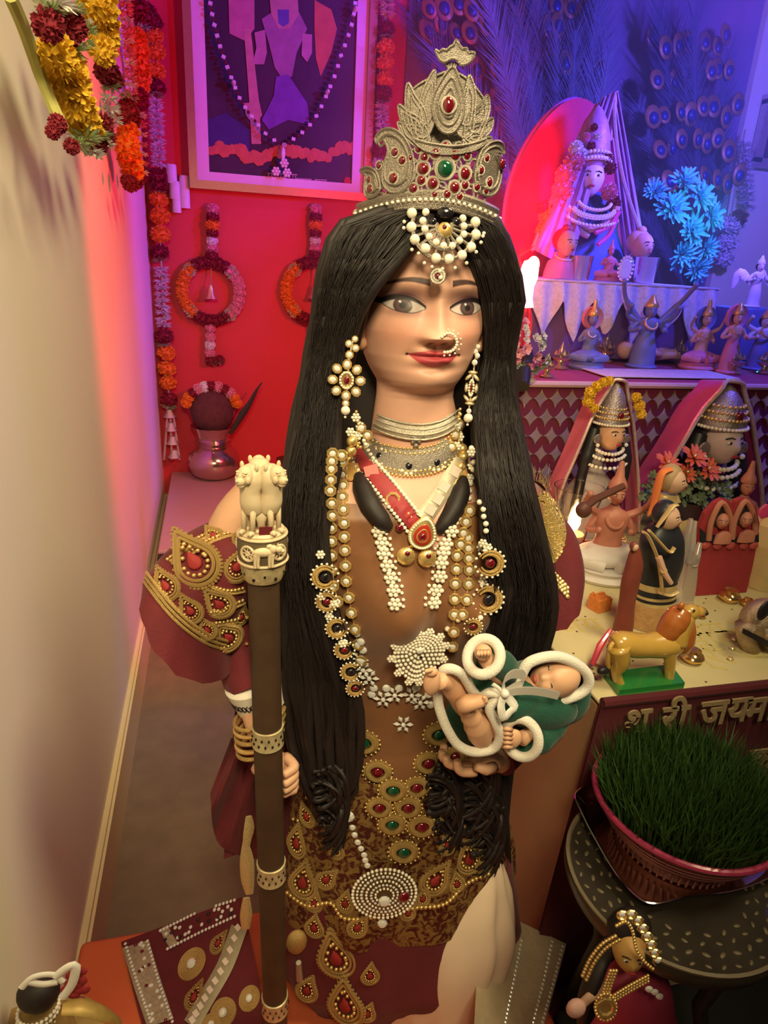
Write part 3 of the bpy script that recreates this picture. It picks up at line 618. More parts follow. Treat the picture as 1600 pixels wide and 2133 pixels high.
# --- nose ring ---
nr = thing('nose_ring', 'small pearl hoop nose ring on the goddess statue\'s nostril', 'nose ring', hit(930,715,BODY)[0])
nrp = [V(921,702,0),V(932,694,0),V(945,698,0),V(952,710,0),V(950,722,0),V(940,732,0),V(926,734,0)]
mb = MB().tube([W(q[0],q[1],0.5105) for q in smooth_path(nrp,24)],0.0006,6); mb.build('hoop', m_gold, nr)
for q in resample(smooth_path(nrp,24),6.5): p = W(q[0],q[1],0.5095); inst('pearl', u_pearl, p, CAMF, 0.0013, nr); 
for q in resample(smooth_path(nrp[1:],24),9.0): 
    d_ = q-V(928,714,0); p = W(q[0]+d_[0]*.35,q[1]+d_[1]*.35,0.5095); inst('spike', u_pearl, p, CAMF, (0.0009,0.0009,0.0012), nr)
# --- necklaces ---
def ribbon(name, cl, wpx, tree, off, m, parent, th=0.0018, n=40, Y=None):
    q = smooth_path([V(*p,0) for p in cl], n); rows=[[],[],[],[]]
    for i,p in enumerate(q):
        t = q[min(i+1,len(q)-1)]-q[max(i-1,0)]; t/=np.linalg.norm(t); nn=V(-t[1],t[0],0); ww = wpx if np.isscalar(wpx) else np.interp(i/(len(q)-1),np.linspace(0,1,len(wpx)),wpx)
        for r_,s_ in ((0,-.5),(1,-.2),(2,.2),(3,.5)):
            h_,nm = hit(p[0]+nn[0]*ww*s_,p[1]+nn[1]*ww*s_,tree,0,Y,True); rows[r_].append(None if h_ is None else h_+nsoft(nm,.5)*(off+(th if r_ in (1,2) else 0)))
    ok = [i for i in range(len(q)) if all(r_[i] is not None for r_ in rows)]; keep=[]
    for i in ok:
        if all(np.ptp([r_[i][1] for r_ in rows])<0.03 for _ in (0,)): keep.append(i)
    return MB().grid([[r_[i] for i in keep] for r_ in rows]).build(name, m, parent)
def necklace(label, at): return thing('necklace', label, 'necklace', hit(at[0],at[1],BODY)[0])
# thin silver gold choker
n1 = necklace('flat woven silver gold choker band tight around the neck', (880,900))
ch = [(762,850),(775,868),(805,885),(845,897),(885,899),(920,890),(946,872)]
ribbon('band', ch, 30, BODY, 0.002, m_silverthread, n1)
for dv in (-16,-5,6,16): 
    mb = MB().tube([h_[0] for h_ in (hit(p[0],p[1]+dv,BODY,0.0036,None,True) for p in smooth_path([V(*q,0) for q in ch],30)) if h_[0] is not None and h_[0][1]<YS-.008],0.0010,6); mb.build('woven_cord', m_silverthread, n1)
mb = MB(); 
for dx,dy_,r_ in ((0,0,9),(-13,-4,6),(13,-5,6),(0,13,6),(-6,6,5),(7,5,5)): p,n = hit(866+dx,915+dy_,BODY); mb.ell(p+n*.002,(r_*4e-4,.0016,r_*4e-4),10,6)
mb.build('pendant', m_crown, n1)
# broad collar
n2 = necklace('broad gold collar necklace with dark round stones below the choker', (850,965))
cl = [(742,885),(756,922),(780,946),(815,957),(855,962),(900,956),(932,940),(950,912),(958,880)]
ribbon('collar', cl, 54, BODY, 0.0015, m_crown, n2)
for dv,st,r_ in ((-28,8,3.4),(-17,10,4.2),(20,9,4.0),(30,8,3.6)):
    pts = [(p[0],p[1]+dv) for p in resample(smooth_path([V(*q,0) for q in cl],40),st)]
    run_px(n2,'bead',u_bead,pts,r_,BODY,0.9)
for cx_,cy_ in ((792,951),(851,971),(908,963)):
    run_px(n2,'dark_stone',u_blk,[(cx_,cy_)],9,BODY,0.5); run_px(n2,'pearl',u_pearl,[(cx_+17*math.cos(a),cy_+16*math.sin(a)) for a in np.linspace(0,2*PI,10,endpoint=False)],4.2,BODY,0.9)
for cx_,cy_ in ((765,905),(752,890),(945,905),(955,885),(770,930),(938,930)): run_px(n2,'gold_setting',u_set,[(cx_,cy_)],11,BODY,0.5,sub=('crystal',u_crystal,0.6,0.25))
# gold kundan double strand
n3 = necklace('long double strand of gold octagonal settings with clear stones down both sides', (715,1100))
LA = c1([(300,330),(295,372),(293,415),(290,475),(290,535),(295,605),(297,672),(297,742),(298,815),(300,893),(303,975),(300,1065),(325,1150)]); LBk = c1([(350,340),(352,372),(355,410),(358,452),(362,510),(358,572),(362,642),(367,715),(368,790),(372,865),(375,950),(380,1035),(395,1125),(410,1210),(430,1300),(445,1385),(462,1475)])
RA = c1([(1060,648),(1040,708),(1025,770),(1010,832),(990,895),(988,970),(982,1050),(980,1135),(978,1220),(975,1315),(967,1395)]); RBk = c1([(1050,795),(1053,855),(1055,910),(1058,975),(1055,1052),(1045,1140),(1022,1220)])
for Lx in (LA,LBk,RA,RBk): 
    run_px(n3,'gold_setting',u_set,Lx,13,BODYH,0.35,0.75,sub=('crystal',u_crystal,0.55,0.3))
    mb = MB().tube([hit(p[0],p[1],BODYH,0.001)[0] for p in Lx],0.0008,5); mb.build('thread', m_goldthread, n3)
# pearl flower strand and pendant
n4 = necklace('pearl flower strand with a large teardrop pearl pendant on the belly', (868,1345))
FL = c1([(545,690),(555,760),(575,825),(585,885),(605,952),(625,1020),(640,1090),(648,1165)]); FR = c1([(975,690),(960,760),(930,830),(915,880),(905,935),(900,1010),(880,1085),(860,1155)])
for Lx in (FL,FR): run_px(n4,'pearl_flower',u_flower,Lx,15,BODY,0.35)
for Lx,sx in ((FL,-1),(FR,1)): run_px(n4,'pearl',u_pearl,[(p[0]-17*sx,p[1]+q) for p in Lx for q in (-8,6)],4,BODY,0.8)
pc,pn = hit(868,1345,BODY,0.004); pn = nsoft(pn,.6); F3 = frame(pn); k = mpp(pc)
def tear(a,s=1.0): r_ = 52*s*(1-0.12*math.sin(a)); return np.array([r_*math.cos(a)*(1 if math.sin(a)>0 else 1-0.35*abs(math.sin(a))**2), r_*math.sin(a)*(1.0 if math.sin(a)>0 else 1.35),0])*k
MB().slab([pc+F3@tear(a) for a in np.linspace(0,2*PI,40,endpoint=False)], pn*0.002).build('pendant_plate', m_crown, n4)
for s_,n_ in ((0.22,8),(0.38,15),(0.54,22),(0.70,28),(0.86,34),(1.0,38)):
    for a in np.linspace(0,2*PI,n_,endpoint=False): inst('pearl', u_pearl, pc+F3@tear(a,s_)+pn*0.0028, pn, 3.9*k, n4)
for a in np.linspace(0,2*PI,12,endpoint=False): inst('pearl_flower', u_flower, pc+F3@tear(a+.2,1.12)+pn*0.002, pn, 10*k, n4)
inst('crystal', u_crystal, pc+F3@np.array([0,4*k,0])+pn*.004, pn, 8*k, n4); inst('dark_stone', u_blk, pc+F3@np.array([4*k,-14*k,0])+pn*.004, pn, 4*k, n4)
# red, pearl and gold sash necklace
n5 = necklace('diagonal pearl and red stone necklace ending in a gold drop pendant', (873,1110))
sash = [(742,930),(760,965),(790,1000),(822,1040),(850,1075),(868,1100)]
ribbon('sash', sash, [22,26,32,34,30,26], BODY, 0.004, mat('red_silk',(0.35,0.03,0.04),0.6,var=.3), n5)
for p in resample(smooth_path([V(*q,0) for q in sash],40),9): 
    run_px(n5,'pearl',u_pearl,[(p[0]+16,p[1]-14),(p[0]-15,p[1]+12),(p[0]+22,p[1]-6)],4.4,BODY,1.6); run_px(n5,'bead',u_bead,[(p[0]+3,p[1]-2),(p[0]-8,p[1]+6)],3.6,BODY,1.9)
run_px(n5,'ruby',u_ruby,[(818,1040),(748,958),(832,1098)],9,BODY,0.8); run_px(n5,'gold_setting',u_set,[(818,1040)],16,BODY,0.5)
p,n = hit(776,988,BODY,0.006); n = nsoft(n); MB().box(p,(0.012,0.009,0.002),frame(n,spin=0.35)).build('pink_tile', mat('pink_enamel',(0.7,0.22,0.2),0.3), n5, smooth=False)
run_px(n5,'gold_bead',u_bead,[(733,918),(731,938),(728,960),(960,935),(963,952),(957,972)],12,BODYH,0.5)
for bx_,by_ in ((738,985),(955,992)):
    mb = MB()
    for q in range(7): mb.tube([hit(bx_-10+q*3.4,by_-14,BODYH,.003)[0],hit(bx_-14+q*4.6,by_+20,BODYH,.003)[0]],0.0011,5)
    mb.build('tassel', m_gold, n5)
p,n = hit(875,1112,BODY,0.006); n = nsoft(n,.75); F3 = frame(n,spin=-0.25); k = mpp(p)
dr = [np.array([30*math.cos(a)*(1-0.28*max(0,math.sin(a))**1.5),34*math.sin(a)*(1.25 if math.sin(a)>0 else .9),0])*k for a in np.linspace(0,2*PI,36,endpoint=False)]
MB().slab([p+F3@q for q in dr], n*.002, 0.6).build('drop_plate', m_gold, n5); MB().slab([p+n*.003+F3@(q*.62) for q in dr], n*.0012, .5).build('enamel', mat('red_enamel',(0.4,0.03,0.02),0.25), n5)
for q in dr[::1]: inst('pearl', u_pearl, p+n*.003+F3@(q*.86), n, 3.0*k, n5)
inst('ruby', u_ruby, p+n*.0044, n, 8*k, n5); MB().tube([p+n*.0045+F3@(q*.38) for q in dr]+[p+n*.0045+F3@(dr[0]*.38)],0.0007,5).build('rim', m_gold, n5)
for bx_,by_ in ((842,1157),(884,1160)):
    p,n = hit(bx_,by_,BODY,0.005); n = nsoft(n,.75); k = mpp(p); _m = MB().lathe([(0.001,.5),(.3,.45),(.9,.25),(1.0,0)],seg=40,wob=lambda a,z: 0.05*math.cos(20*a))
    o = link('gold_disc', unit('gold_disc',_m,m_gold), M4(p,frame(n),20*k), n5); inst('ruby', u_ruby, p+n*.003+V(0.001,0,.003), n, 6*k, o)
for q in range(8): run_px(n5,'bead',u_bead,[(845+q*6,1132+3*abs(q-3.5))],4,BODY,1.2)
# black thread braids
for lab,pp,rr in (('thick black thread braid hanging left of the gold drop pendant',[(748,992),(755,1020),(772,1055),(795,1085),(812,1100)],[.004,.0085,.0095,.008,.004]),('thick black thread braid hanging right of the gold drop pendant',[(962,996),(958,1025),(945,1060),(925,1090),(908,1105)],[.004,.0085,.009,.0075,.004])):
    q = [hit(a,b,BODY,0.002)[0] for a,b in pp]; qq = smooth_path(q,20); mb = MB().tube(qq, np.interp(np.linspace(0,1,len(qq)),np.linspace(0,1,5),rr),12); mb.build('thread_braid', m_hair, label=lab, cat='braid')
# mirror work lapel
n6 = thing('mirror_lapel', 'grey ribbon set with square mirrors on the statue\'s chest', 'ribbon', hit(915,1030,BODY)[0])
ribbon('ribbon', [(962,960),(935,1000),(905,1045),(880,1080)], 36, BODY, 0.003, mat('grey_zari_ribbon',(0.42,0.36,0.27),0.5,0.4,var=.2,vscale=400), n6)
m_mirror = mat('mirror_tile',(0.80,0.66,0.58),0.2,0.1,var=.05)
for px,py in ((942,985),(921,1018),(908,1042),(893,1064)): p,n = hit(px,py,BODY,0.006); MB().box(p,(0.0085,0.0085,0.0012),frame(nsoft(n),spin=-0.5)).build('mirror', m_mirror, n6, smooth=False)
# outer crescent strand
def crescent(p,n,s,parent,stone,spin=0.0):
    F3 = frame(n,spin=spin); mb = MB()
    for R_,r_ in ((1.0,.16),(.75,.2)): mb.tube([p+F3@(np.array([math.cos(a)*R_,math.sin(a)*R_,0.1])*s) for a in np.linspace(.5,2*PI-.5,26)],[s*r_*(.35+.65*math.sin(PI*i/25)) for i in range(26)],7)
    o = mb.build('crescent', m_goldthread, parent)
    for a in np.linspace(.3,2*PI-.3,16): inst('bead', u_pearl, p+F3@(np.array([math.cos(a)*1.2,math.sin(a)*1.2,.1])*s), n, s*.12, o)
    inst('stone', stone, p+n*s*.1, n, s*.42, o)
n7 = necklace('outer necklace of gold crescents with red and dark stones along the hair', (1010,1165))
for px,py,r,st,sp in ((1017,1170,26,u_ruby,PI),(1012,1248,27,u_blk,PI),(985,1300,16,u_ruby,PI),(672,1200,24,u_blk,0),(683,1250,20,u_ruby,0),(700,1305,20,u_blk,.3),(715,1350,18,u_ruby,.3),(728,1395,18,u_blk,.2),(735,1430,16,u_ruby,.2)):
    p,n = hit(px,py,BODYH,0.003); crescent(p,nsoft(n,.8),r*mpp(p),n7,st,sp)
run_px(n7,'pearl',u_pearl,c1([(1120,600),(1135,640),(1145,680),(1147,720),(1148,760),(1070,300),(1085,340),(1090,380),(1085,420),(1070,460),(1065,500),(1060,540),(1058,580),(1120,1240),(1150,1000),(1130,1050),(1000,1250),(940,1300)]),6,BODYH,.8)
run_px(n7,'pearl_flower',u_flower,c1([(1140,825),(1120,850),(1160,850),(1130,1040),(230,890),(240,1120),(300,1165),(285,1230),(330,1330),(355,1380),(1070,320),(1080,400),(1060,470),(430,130),(455,180),(440,230),(400,210),(980,190),(1000,240),(985,290)]),10,BODYH,.5)
# crystal flower belt and front ornament
n8 = thing('crystal_belt', 'belt of sparkling clear crystal flowers at the statue\'s waist', 'belt', hit(840,1470,BODY)[0])
run_px(n8,'crystal_flower',u_cflower,c2([(545,350),(640,470),(720,365),(450,210),(480,250),(430,160),(600,330),(680,330)]),22,BODY,.2,.7)
run_px(n8,'crystal',u_crystal,c2([(440,80),(450,120),(420,40),(500,300),(560,300),(620,300),(700,300),(760,330),(490,330),(770,380)]),9,BODY,.4,.7)
n9 = thing('waist_ornament', 'gold waist ornament of rope ringed red and green stones', 'ornament', hit(830,1640,BODY)[0])
for (u,v),st,r in (((455,555),u_emer,28),((375,430),u_blk,26),((805,515),u_emer,28),((518,695),u_ruby,26),((755,655),u_ruby,26),((590,783),u_emer,26),((700,770),u_ruby,24),((525,865),u_ruby,24),((660,865),u_ruby,25),((585,945),u_emer,25),((725,955),u_ruby,26),((640,1075),u_emer,27),((880,640),u_ruby,20),((790,900),u_emer,18)):
    px,py = cz(u,v,560,1300,2.2857); p,n = hit(px,py,BODY,0.003); n = nsoft(n,.6); s = r*mpp(p); o = inst('rope_ring', u_rope, p, n, (s,s*.9,s), n9); inst('stone', st, p+n*s*.05, n, s*.5, o)
    for a in np.linspace(0,2*PI,18,endpoint=False): inst('bead', u_bead, p+frame(n)@(np.array([1.22*math.cos(a),1.1*math.sin(a),.05])*s), n, s*.10, o)
n10 = thing('crystal_chain', 'crystal chain with a round concentric bead medallion on the tunic', 'chain', hit(798,1853,BODY)[0])
run_px(n10,'crystal',u_crystal,c2([(380,905)]),14,BODY,.5,.7); run_px(n10,'crystal',u_crystal,c2([(400,960),(410,995),(425,1030),(440,1060),(455,1090),(460,1115),(470,1140)]),7,BODY,.8,.7)
p,n = hit(798,1850,BODY,0.006); n = nsoft(n,.5); F3 = frame(n); k = mpp(p)
MB().lathe([(66*k,0),(64*k,.002),(20*k,.004),(.0001,.0045)],p,40,F3,sy=.9).build('medallion', mat('dark_filigree',(0.20,0.13,0.06),0.4,0.7,var=.4,vscale=500), n10)
for R_,n_,r_ in ((66,44,3.6),(57,40,2.8),(48,34,3.4),(38,28,2.8),(28,22,3.0),(19,15,2.6)):
    for a in np.linspace(0,2*PI,n_,endpoint=False): inst('bead', u_crystal if R_ in (48,28) else u_pearl, p+F3@(np.array([R_*math.cos(a),R_*.9*math.sin(a),0])*k)+n*(.0045*(1-R_/80.)+.001), n, r_*k, n10)
inst('crystal', u_crystal, p+n*.005-F3@np.array([0,12*k,0]), n, 13*k, n10); inst('ruby', u_ruby, p+n*.004+F3@np.array([40*k,-4*k,0]), n, 13*k, n10)
run_px(n10,'crystal',u_crystal,[(796,1918)],11,BODY,.6)
# --- embroidery: paisleys and rows of beads, parts of the garments ---
def paisley_pts(n=40):
    out = []
    for i in range(n):
        a = 2*PI*i/n; r = 1.0; x_ = math.cos(a)*0.72; y_ = math.sin(a)*0.78-0.12
        t_ = max(0,math.sin(a))**3; out.append(np.array([x_*(1-.55*t_)+.35*t_, y_+.55*t_,0]))
    return out
PPTS = paisley_pts()
def pais_mesh():
    rope = MB(); 
    for s_,r_ in ((1.0,.085),(.80,.07)): rope.tube([q*s_+np.array([0,0,.06]) for q in PPTS]+[PPTS[0]*s_+np.array([0,0,.06])],r_,6,cap=False)
    for i in range(0,40): rope.ell(PPTS[i]*1.14+np.array([0,0,.04]),.065,6,4)
    bd = MB()
    for i in range(0,40,3): bd.ell(PPTS[i]*.58+np.array([0,0,.08]),.085,7,5)
    ct_ = MB().slab([q*.34 for q in PPTS[::2]],np.array([0,0,.12]),.4); return unit('paisley_rope',rope,m_goldthread),unit('paisley_beads',bd,m_gold),unit('paisley_centre',ct_,mat('red_thread',(0.30,0.02,0.02),.7,var=.3,vscale=400))
UP1,UP2,UP3 = pais_mesh()
def paisley(px,py,rpx,spin,tree,parent,sx=1.0,w_=0.35,off=0.001):
    p,n = hit(px,py,tree,off); n = nsoft(n,w_); s = rpx*mpp(p); o = inst('paisley', UP1, p, n, (s*sx,s,s), parent, spin); inst('bead_ring', UP2, p, n, (s*sx,s,s), o, spin); inst('paisley_centre', UP3, p, n, (s*sx,s,s), o, spin)
for px,py,r,sp in ((620,1755,34,.3),(632,1836,40,.2),(680,1830,26,-.4),(700,1770,22,.4),(905,1832,38,-.3),(975,1787,40,.4),(930,1760,24,.5),(1010,1800,22,.2),(640,1700,24,.8),(880,1870,20,0),(950,1840,22,.4),(720,1880,24,.2),(850,1900,20,-.2),(655,1880,22,.1),(690,1730,20,.2),(960,1735,20,.1)): paisley(px,py,r,sp,BODY,tunic)
for px,py,r,sp in ((700,1992,52,.5),(655,1930,26,.2),(745,1930,26,-.3),(720,2090,50,.4),(640,2060,30,0),(770,2030,24,.2),(660,2120,26,.5),(765,2110,22,0)): paisley(px,py,r,sp,BODY,skirt)
for px,py,r in ((612,1705,9),(640,1660,8),(660,1640,8),(625,1610,8),(680,1680,8),(930,1690,9),(1000,1720,9)): run_px(tunic,'bead',u_bead,[(px+q*10,py+q*3) for q in range(3)],4,BODY,.6)
hemp = smooth_path([V(600,1858,0),V(640,1885,0),(690,1880,0),V(720,1912,0),V(800,1905,0),V(860,1890,0),V(925,1882,0),V(970,1840,0),V(1025,1815,0)],60)
for p in resample(hemp,9): run_px(tunic,'bead',u_bead,[(p[0],p[1])],4.6,BODY,.5)
SLL,SLR = bvh_of(slL),bvh_of(slR)
for px,py,r,sp in ((405,1172,60,.9),(345,1222,34,.8),(492,1180,34,-.2),(455,1258,36,.9),(395,1272,30,.7),(472,1328,40,.8),(500,1285,24,.2),(445,1118,24,1.2),(385,1138,22,1.0),(430,1312,24,.6),(500,1120,20,0)): paisley(px,py,r,sp,SLL,slL)
hp_ = [hit(a,b_,SLL,.0008,None,True)[0] for a,b_ in ((302,1212),(316,1232),(332,1254),(352,1278),(376,1302),(404,1324),(434,1342),(466,1352))]
hp_ = [q for q in hp_ if q is not None]
for dv in (0,.004,.008): MB().tube([q+V(.3*dv,0,dv) for q in smooth_path(hp_,24)],.0014,6).build('gold_cord', m_goldthread, slL)
for row in ([(505,1092),(470,1098),(440,1108),(410,1122),(380,1142),(350,1165)],[(500,1105),(460,1115),(425,1130),(395,1150)],[(325,1205),(345,1240),(375,1275),(410,1310),(450,1335)],[(430,1215),(455,1225),(480,1230),(505,1225)],[(435,1300),(460,1295),(490,1290),(510,1280)],[(440,1275),(470,1265),(505,1250)],[(460,1350),(485,1340),(510,1335)]):
    q = resample(smooth_path([V(*a,0) for a in row],20),8.0); run_px(slL,'bead',u_bead,[(a[0],a[1]) for a in q],4.2,SLL,.4)
    mb = MB().tube([hit(a[0]+4,a[1]+6,SLL,.0005)[0] for a in q],0.0015,5); mb.build('gold_cord', m_goldthread, slL)
m_seq = mat('gold_sequin_cloth',(0.62,0.48,0.20),.3,.5,var=.6,vscale=900,bump=.9,bscale=1300)
g_=[]
for py in range(1012,1172,6):
    row=[]; t_ = (py-1012)/160.; xr = 1100+78*math.sin(PI*min(1,.12+t_*.62)) 
    for q in range(9): row.append(hit(1078+(xr-1078)*q/8,py,SLR,.0010,None,True)[0])
    if all(r_ is not None for r_ in row): g_.append(row)
if len(g_)>2: MB().grid(g_).build('sequin_panel', m_seq, slR)
sq = MB()
for i in range(700):
    px = 1085+random.random()*90; py = 1012+random.random()*158; t_ = (py-1012)/160.; p,n = hit(px,py,SLR,.0014,None,True)
    if p is not None and px < 1100+76*math.sin(PI*min(1,.12+t_*.62)): sq.lathe([(.0021,0),(.0018,.0004),(.0006,.0002)],p,6,frame(n))
sq.build('sequins', m_gold, slR, kind='stuff')
for i,(a,b_) in enumerate(zip(np.linspace(1112,1182,14),np.linspace(1172,1225,14))):
    for dv in (0,9,18):
        p,n = hit(a,b_+dv-10*math.sin(i*.24),SLR,.001,None,True)
        if p is not None: inst('sequin', u_bead, p, n, (.0022,.0022,.0008), slR)
# cuff, bangles
ca_ = MB(); rr = lambda a,b,Y,r,w_: ca_.torus(W(a,b,Y),r,w_,rotx(.25)@roty(-.25),30,8)
cuff = MB().lathe([(.0245,.0145),(.0265,.013),(.0245,-.013),(.0225,-.0145)],W(537,1438,.527),30,roty(-.35)); cf = cuff.build('cuff', m_cuff, statue, label='white cuff with dark lettering')
for nm,cy_,r_,t_,mm in (('bangle',1488,.0235,.0018,m_goldthread),('bangle',1502,.0235,.0018,m_gold),('bangle',1518,.0225,.0020,m_goldthread),('bangle',1535,.022,.0022,m_gold),('bangle',1551,.021,.0020,m_goldthread)):
    MB().torus(W(541,cy_,.515),r_,t_,roty(-.3)@rotx(-.15),32,8).build('bangle', mm, label='gold bangle, number %s from the cuff on the staff arm'%{1488:'one',1502:'two',1518:'three',1535:'four',1551:'five'}[cy_], cat='bangle', group='bangles on the staff arm')

for q in range(9):
    a = -PI*.95+q*.17; R3 = roty(-.35); d_ = R3@np.array([math.cos(a),math.sin(a),0]); c_ = W(537,1438,.527); MB().torus(c_+d_*.0257+R3@np.array([0,0,.001]),.0022,.0006,frame(d_,R3@np.array([0,0,1.])),12,5,.8,1.3).build('printed_loop', m_black, cf)

TRL = bvh_of(trail)
for row in ([(1172,1972),(1152,2050),(1130,2130)],[(1150,1962),(1132,2045),(1110,2130)],[(1085,1960),(1070,2040),(1052,2130)]):
    for q in resample([V(*a,0) for a in row],9):
        p,n = hit(q[0],q[1],TRL,.0012,None,True)
        if p is not None: inst('bead', u_crystal, p, n, 3.6*mpp(p), trail)
# ---- hair behind the neck ----
hb2 = MB().grid(pxrows([(470,740,1010,.6),(540,690,1055,.5),(640,675,1072,.45),(760,665,1060,.40),(900,640,1075,.35),(1050,605,1110,.30),(1250,600,1140,.25),(1450,620,1120,.25),(1600,650,1060,.25),(1680,680,1030,.2)],0.625,seg=40), closed_u=True, cap0=True, cap1=True)
hb2.build('back_hair', m_hair, statue, sharp=False)
# ---------------- low platform, hem, staff ----------------
ZP = 0.124
m_orange = mat('orange_cotton', (0.66,0.13,0.045), 0.75, var=0.06, vscale=14, bump=0.2, bscale=30)
def rbox(name, c, size, m, r=0.006, **k):
    bm = bmesh.new(); bmesh.ops.create_cube(bm, size=1.0); bmesh.ops.scale(bm, vec=size, verts=bm.verts); bmesh.ops.bevel(bm, geom=bm.edges[:], offset=r, segments=3, affect='EDGES', profile=0.5)
    me = bpy.data.meshes.new(name); bm.to_mesh(me); bm.free(); me.polygons.foreach_set('use_smooth',[True]*len(me.polygons)); me.set_sharp_from_angle(angle=math.radians(50)); me.materials.append(m); return link(name, me, Matrix.Translation(Vector(c)), **k)
rbox('low_platform', (0.085,0.425,ZP/2), (0.54,0.456,ZP), m_orange, 0.008, label='low platform covered in plain orange cloth under the goddess statue', cat='platform')
m_cornerdark = mat('corner_dark_black', (0.010,0.009,0.009), 0.9, var=0.3)
rbox('dark_corner_box', (0.560,0.33,ZP/2), (0.40,0.26,ZP), m_cornerdark, 0.01, label='added black box whose colour gives the darkness of the bottom right corner', cat='stool')  # added box; the darkness of the corner is put into its black
# hem spread on the platform
hem = thing('shawl', 'maroon shawl with beaded borders and gold discs spread over the orange platform', 'shawl', WZ(400,2050,ZP))
g_ = []
for i in range(21):
    t = i/20; row = []
    for k_ in range(21):
        u = k_/20; a = (252+(300-252)*t, 1962+(2150-1962)*t); b_ = (505+(560-505)*t, 1868+(2150-1868)*t)
        px,py = a[0]+(b_[0]-a[0])*u, a[1]+(b_[1]-a[1])*u; row.append(WZ(px,py,ZP+0.004+0.055*u**1.5*(1-t*0.6)+0.0015*math.sin(9*u+5*t)))
    g_.append(row)
g_ = np.array(g_); hm = MB().grid(g_); hm.grid(g_[:,::-1]-V(0,0,0.003)); hemc = hm.build('cloth', m_maroon, hem); HEM = bvh_of(hemc)
m_border = mat('mirror_border', (0.46,0.38,0.27), 0.4, 0.5, var=0.5, vscale=260)
ribbon('border', [(283,1966),(305,2040),(335,2130)], 58, HEM, 0.001, m_border, hem); ribbon('border', [(345,1955),(420,1915),(492,1888)], 46, HEM, 0.0012, m_border, hem); ribbon('mirror_ribbon', [(500,1930),(470,2010),(430,2080),(400,2132)], 34, HEM, 0.002, mat('olive_ribbon',(0.36,0.30,0.2),.5,.3,var=.2,vscale=300), hem)
for row in ([(262,1968),(285,2045),(315,2130)],[(308,1962),(330,2040),(360,2130)],[(335,1940),(420,1898),(490,1876)],[(350,1978),(425,1940),(490,1910)]):
    for q in resample([V(*a,0) for a in row],8): 
        p,n = hit(q[0],q[1],HEM,.002,None,True)
        if p is not None: inst('bead', u_crystal, p, n, 3.4*mpp(p), hem)
random.seed(5)
for i in range(46):
    t = random.random(); q = (283+52*t+random.uniform(-16,16),1966+164*t) if i%2 else (345+147*t,1955-67*t+random.uniform(-13,13)); p,n = hit(q[0],q[1],HEM,.002,None,True)
    if p is not None: inst('sequin', u_crystal if i%3 else (u_ruby if i%2 else u_blk), p, n, 4*mpp(p), hem)
for t in np.linspace(0.04,0.96,11):
    q = smooth_path([V(500,1930,0),V(470,2010,0),V(430,2080,0),V(400,2132,0)],100)[int(t*99)]; p,n = hit(q[0],q[1],HEM,.004,None,True)
    if p is not None: MB().box(p,(0.0075,0.0055,0.001),frame(n,(0.45,0.2,1))).build('mirror', m_mirror, hem, smooth=False)
for px,py,r in ((400,2008,29),(465,2110,26),(520,2080,22),(440,2135,20)):
    p,n = hit(px,py,HEM,.001,None,True)
    if p is None: continue
    s = r*mpp(p); mb = MB()
    for R_ in (1.0,.86,.72,.58,.44): mb.torus(p,s*R_,s*.09,frame(n),26,5)
    o = mb.build('gold_disc', m_goldthread, hem); inst('crystal', u_crystal, p+n*.001, n, s*.36, o)
for px,py,r,sp in ((455,1965,20,.3),(405,2078,24,.6)): paisley(px,py,r,sp,HEM,hem,w_=0.1)
# sequinned gold leaves on the dress left edge
lf = MB()
for rows_ in ([(1700,512,525),(1725,508,530),(1750,506,524),(1775,508,518)],[(1750,506,516),(1790,500,528),(1830,502,530),(1862,512,528)],[(1870,506,520),(1905,500,525),(1935,504,520)]):
    lf.grid(pxrows(rows_,.515,dr=.25,seg=14,sub=5),closed_u=True,cap0=True,cap1=True)
lf.build('sequin_leaf', mat('pale_gold_sequin',(0.62,0.52,0.26),.35,.5,var=.5,vscale=700), statue)
p,n = V(*W(618,1962,.50)),V(0,-1,0)
mb = MB().ell(p,(.011,.007,.016),16,10); mb.build('tassel_ball', m_goldthread, statue); MB().tube([W(622,2005,.50),W(624,2040,.50)],[.003,.004],8).build('tassel_cord', m_silverthread, statue)
# ---- staff ----
m_wood = mat('dark_brown_wood', (0.060,0.032,0.017), 0.55, var=0.45, vscale=30, bump=0.25, bscale=70)
m_ivory = mat('ivory_resin', (0.66,0.52,0.34), 0.42, var=0.18, vscale=120, bump=0.25, bscale=300)
m_brasspat = mat('pierced_brass', (0.56,0.46,0.26), 0.4, 0.35, var=0.55, vscale=190)
YST = 0.478
S0 = W(549,1203,YST); S1 = W(574,2133,YST); dS = (S1-S0)/(S0[2]-S1[2]); S1 = S0+dS*(S0[2]-ZP-0.001); kS = mpp(S0)
ax_s = (S0-S1)/np.linalg.norm(S0-S1); FS = frame(ax_s,(0,-1,0)); FS = np.array([FS[:,0],FS[:,1],FS[:,2]]).T
staff = thing('staff', 'dark wooden staff topped with a carved lion capital beside the statue', 'staff', S1)
MB().tube([S1+(S0-S1)*t for t in np.linspace(0,1,12)], 33*kS, 24).build('shaft', m_wood, staff)
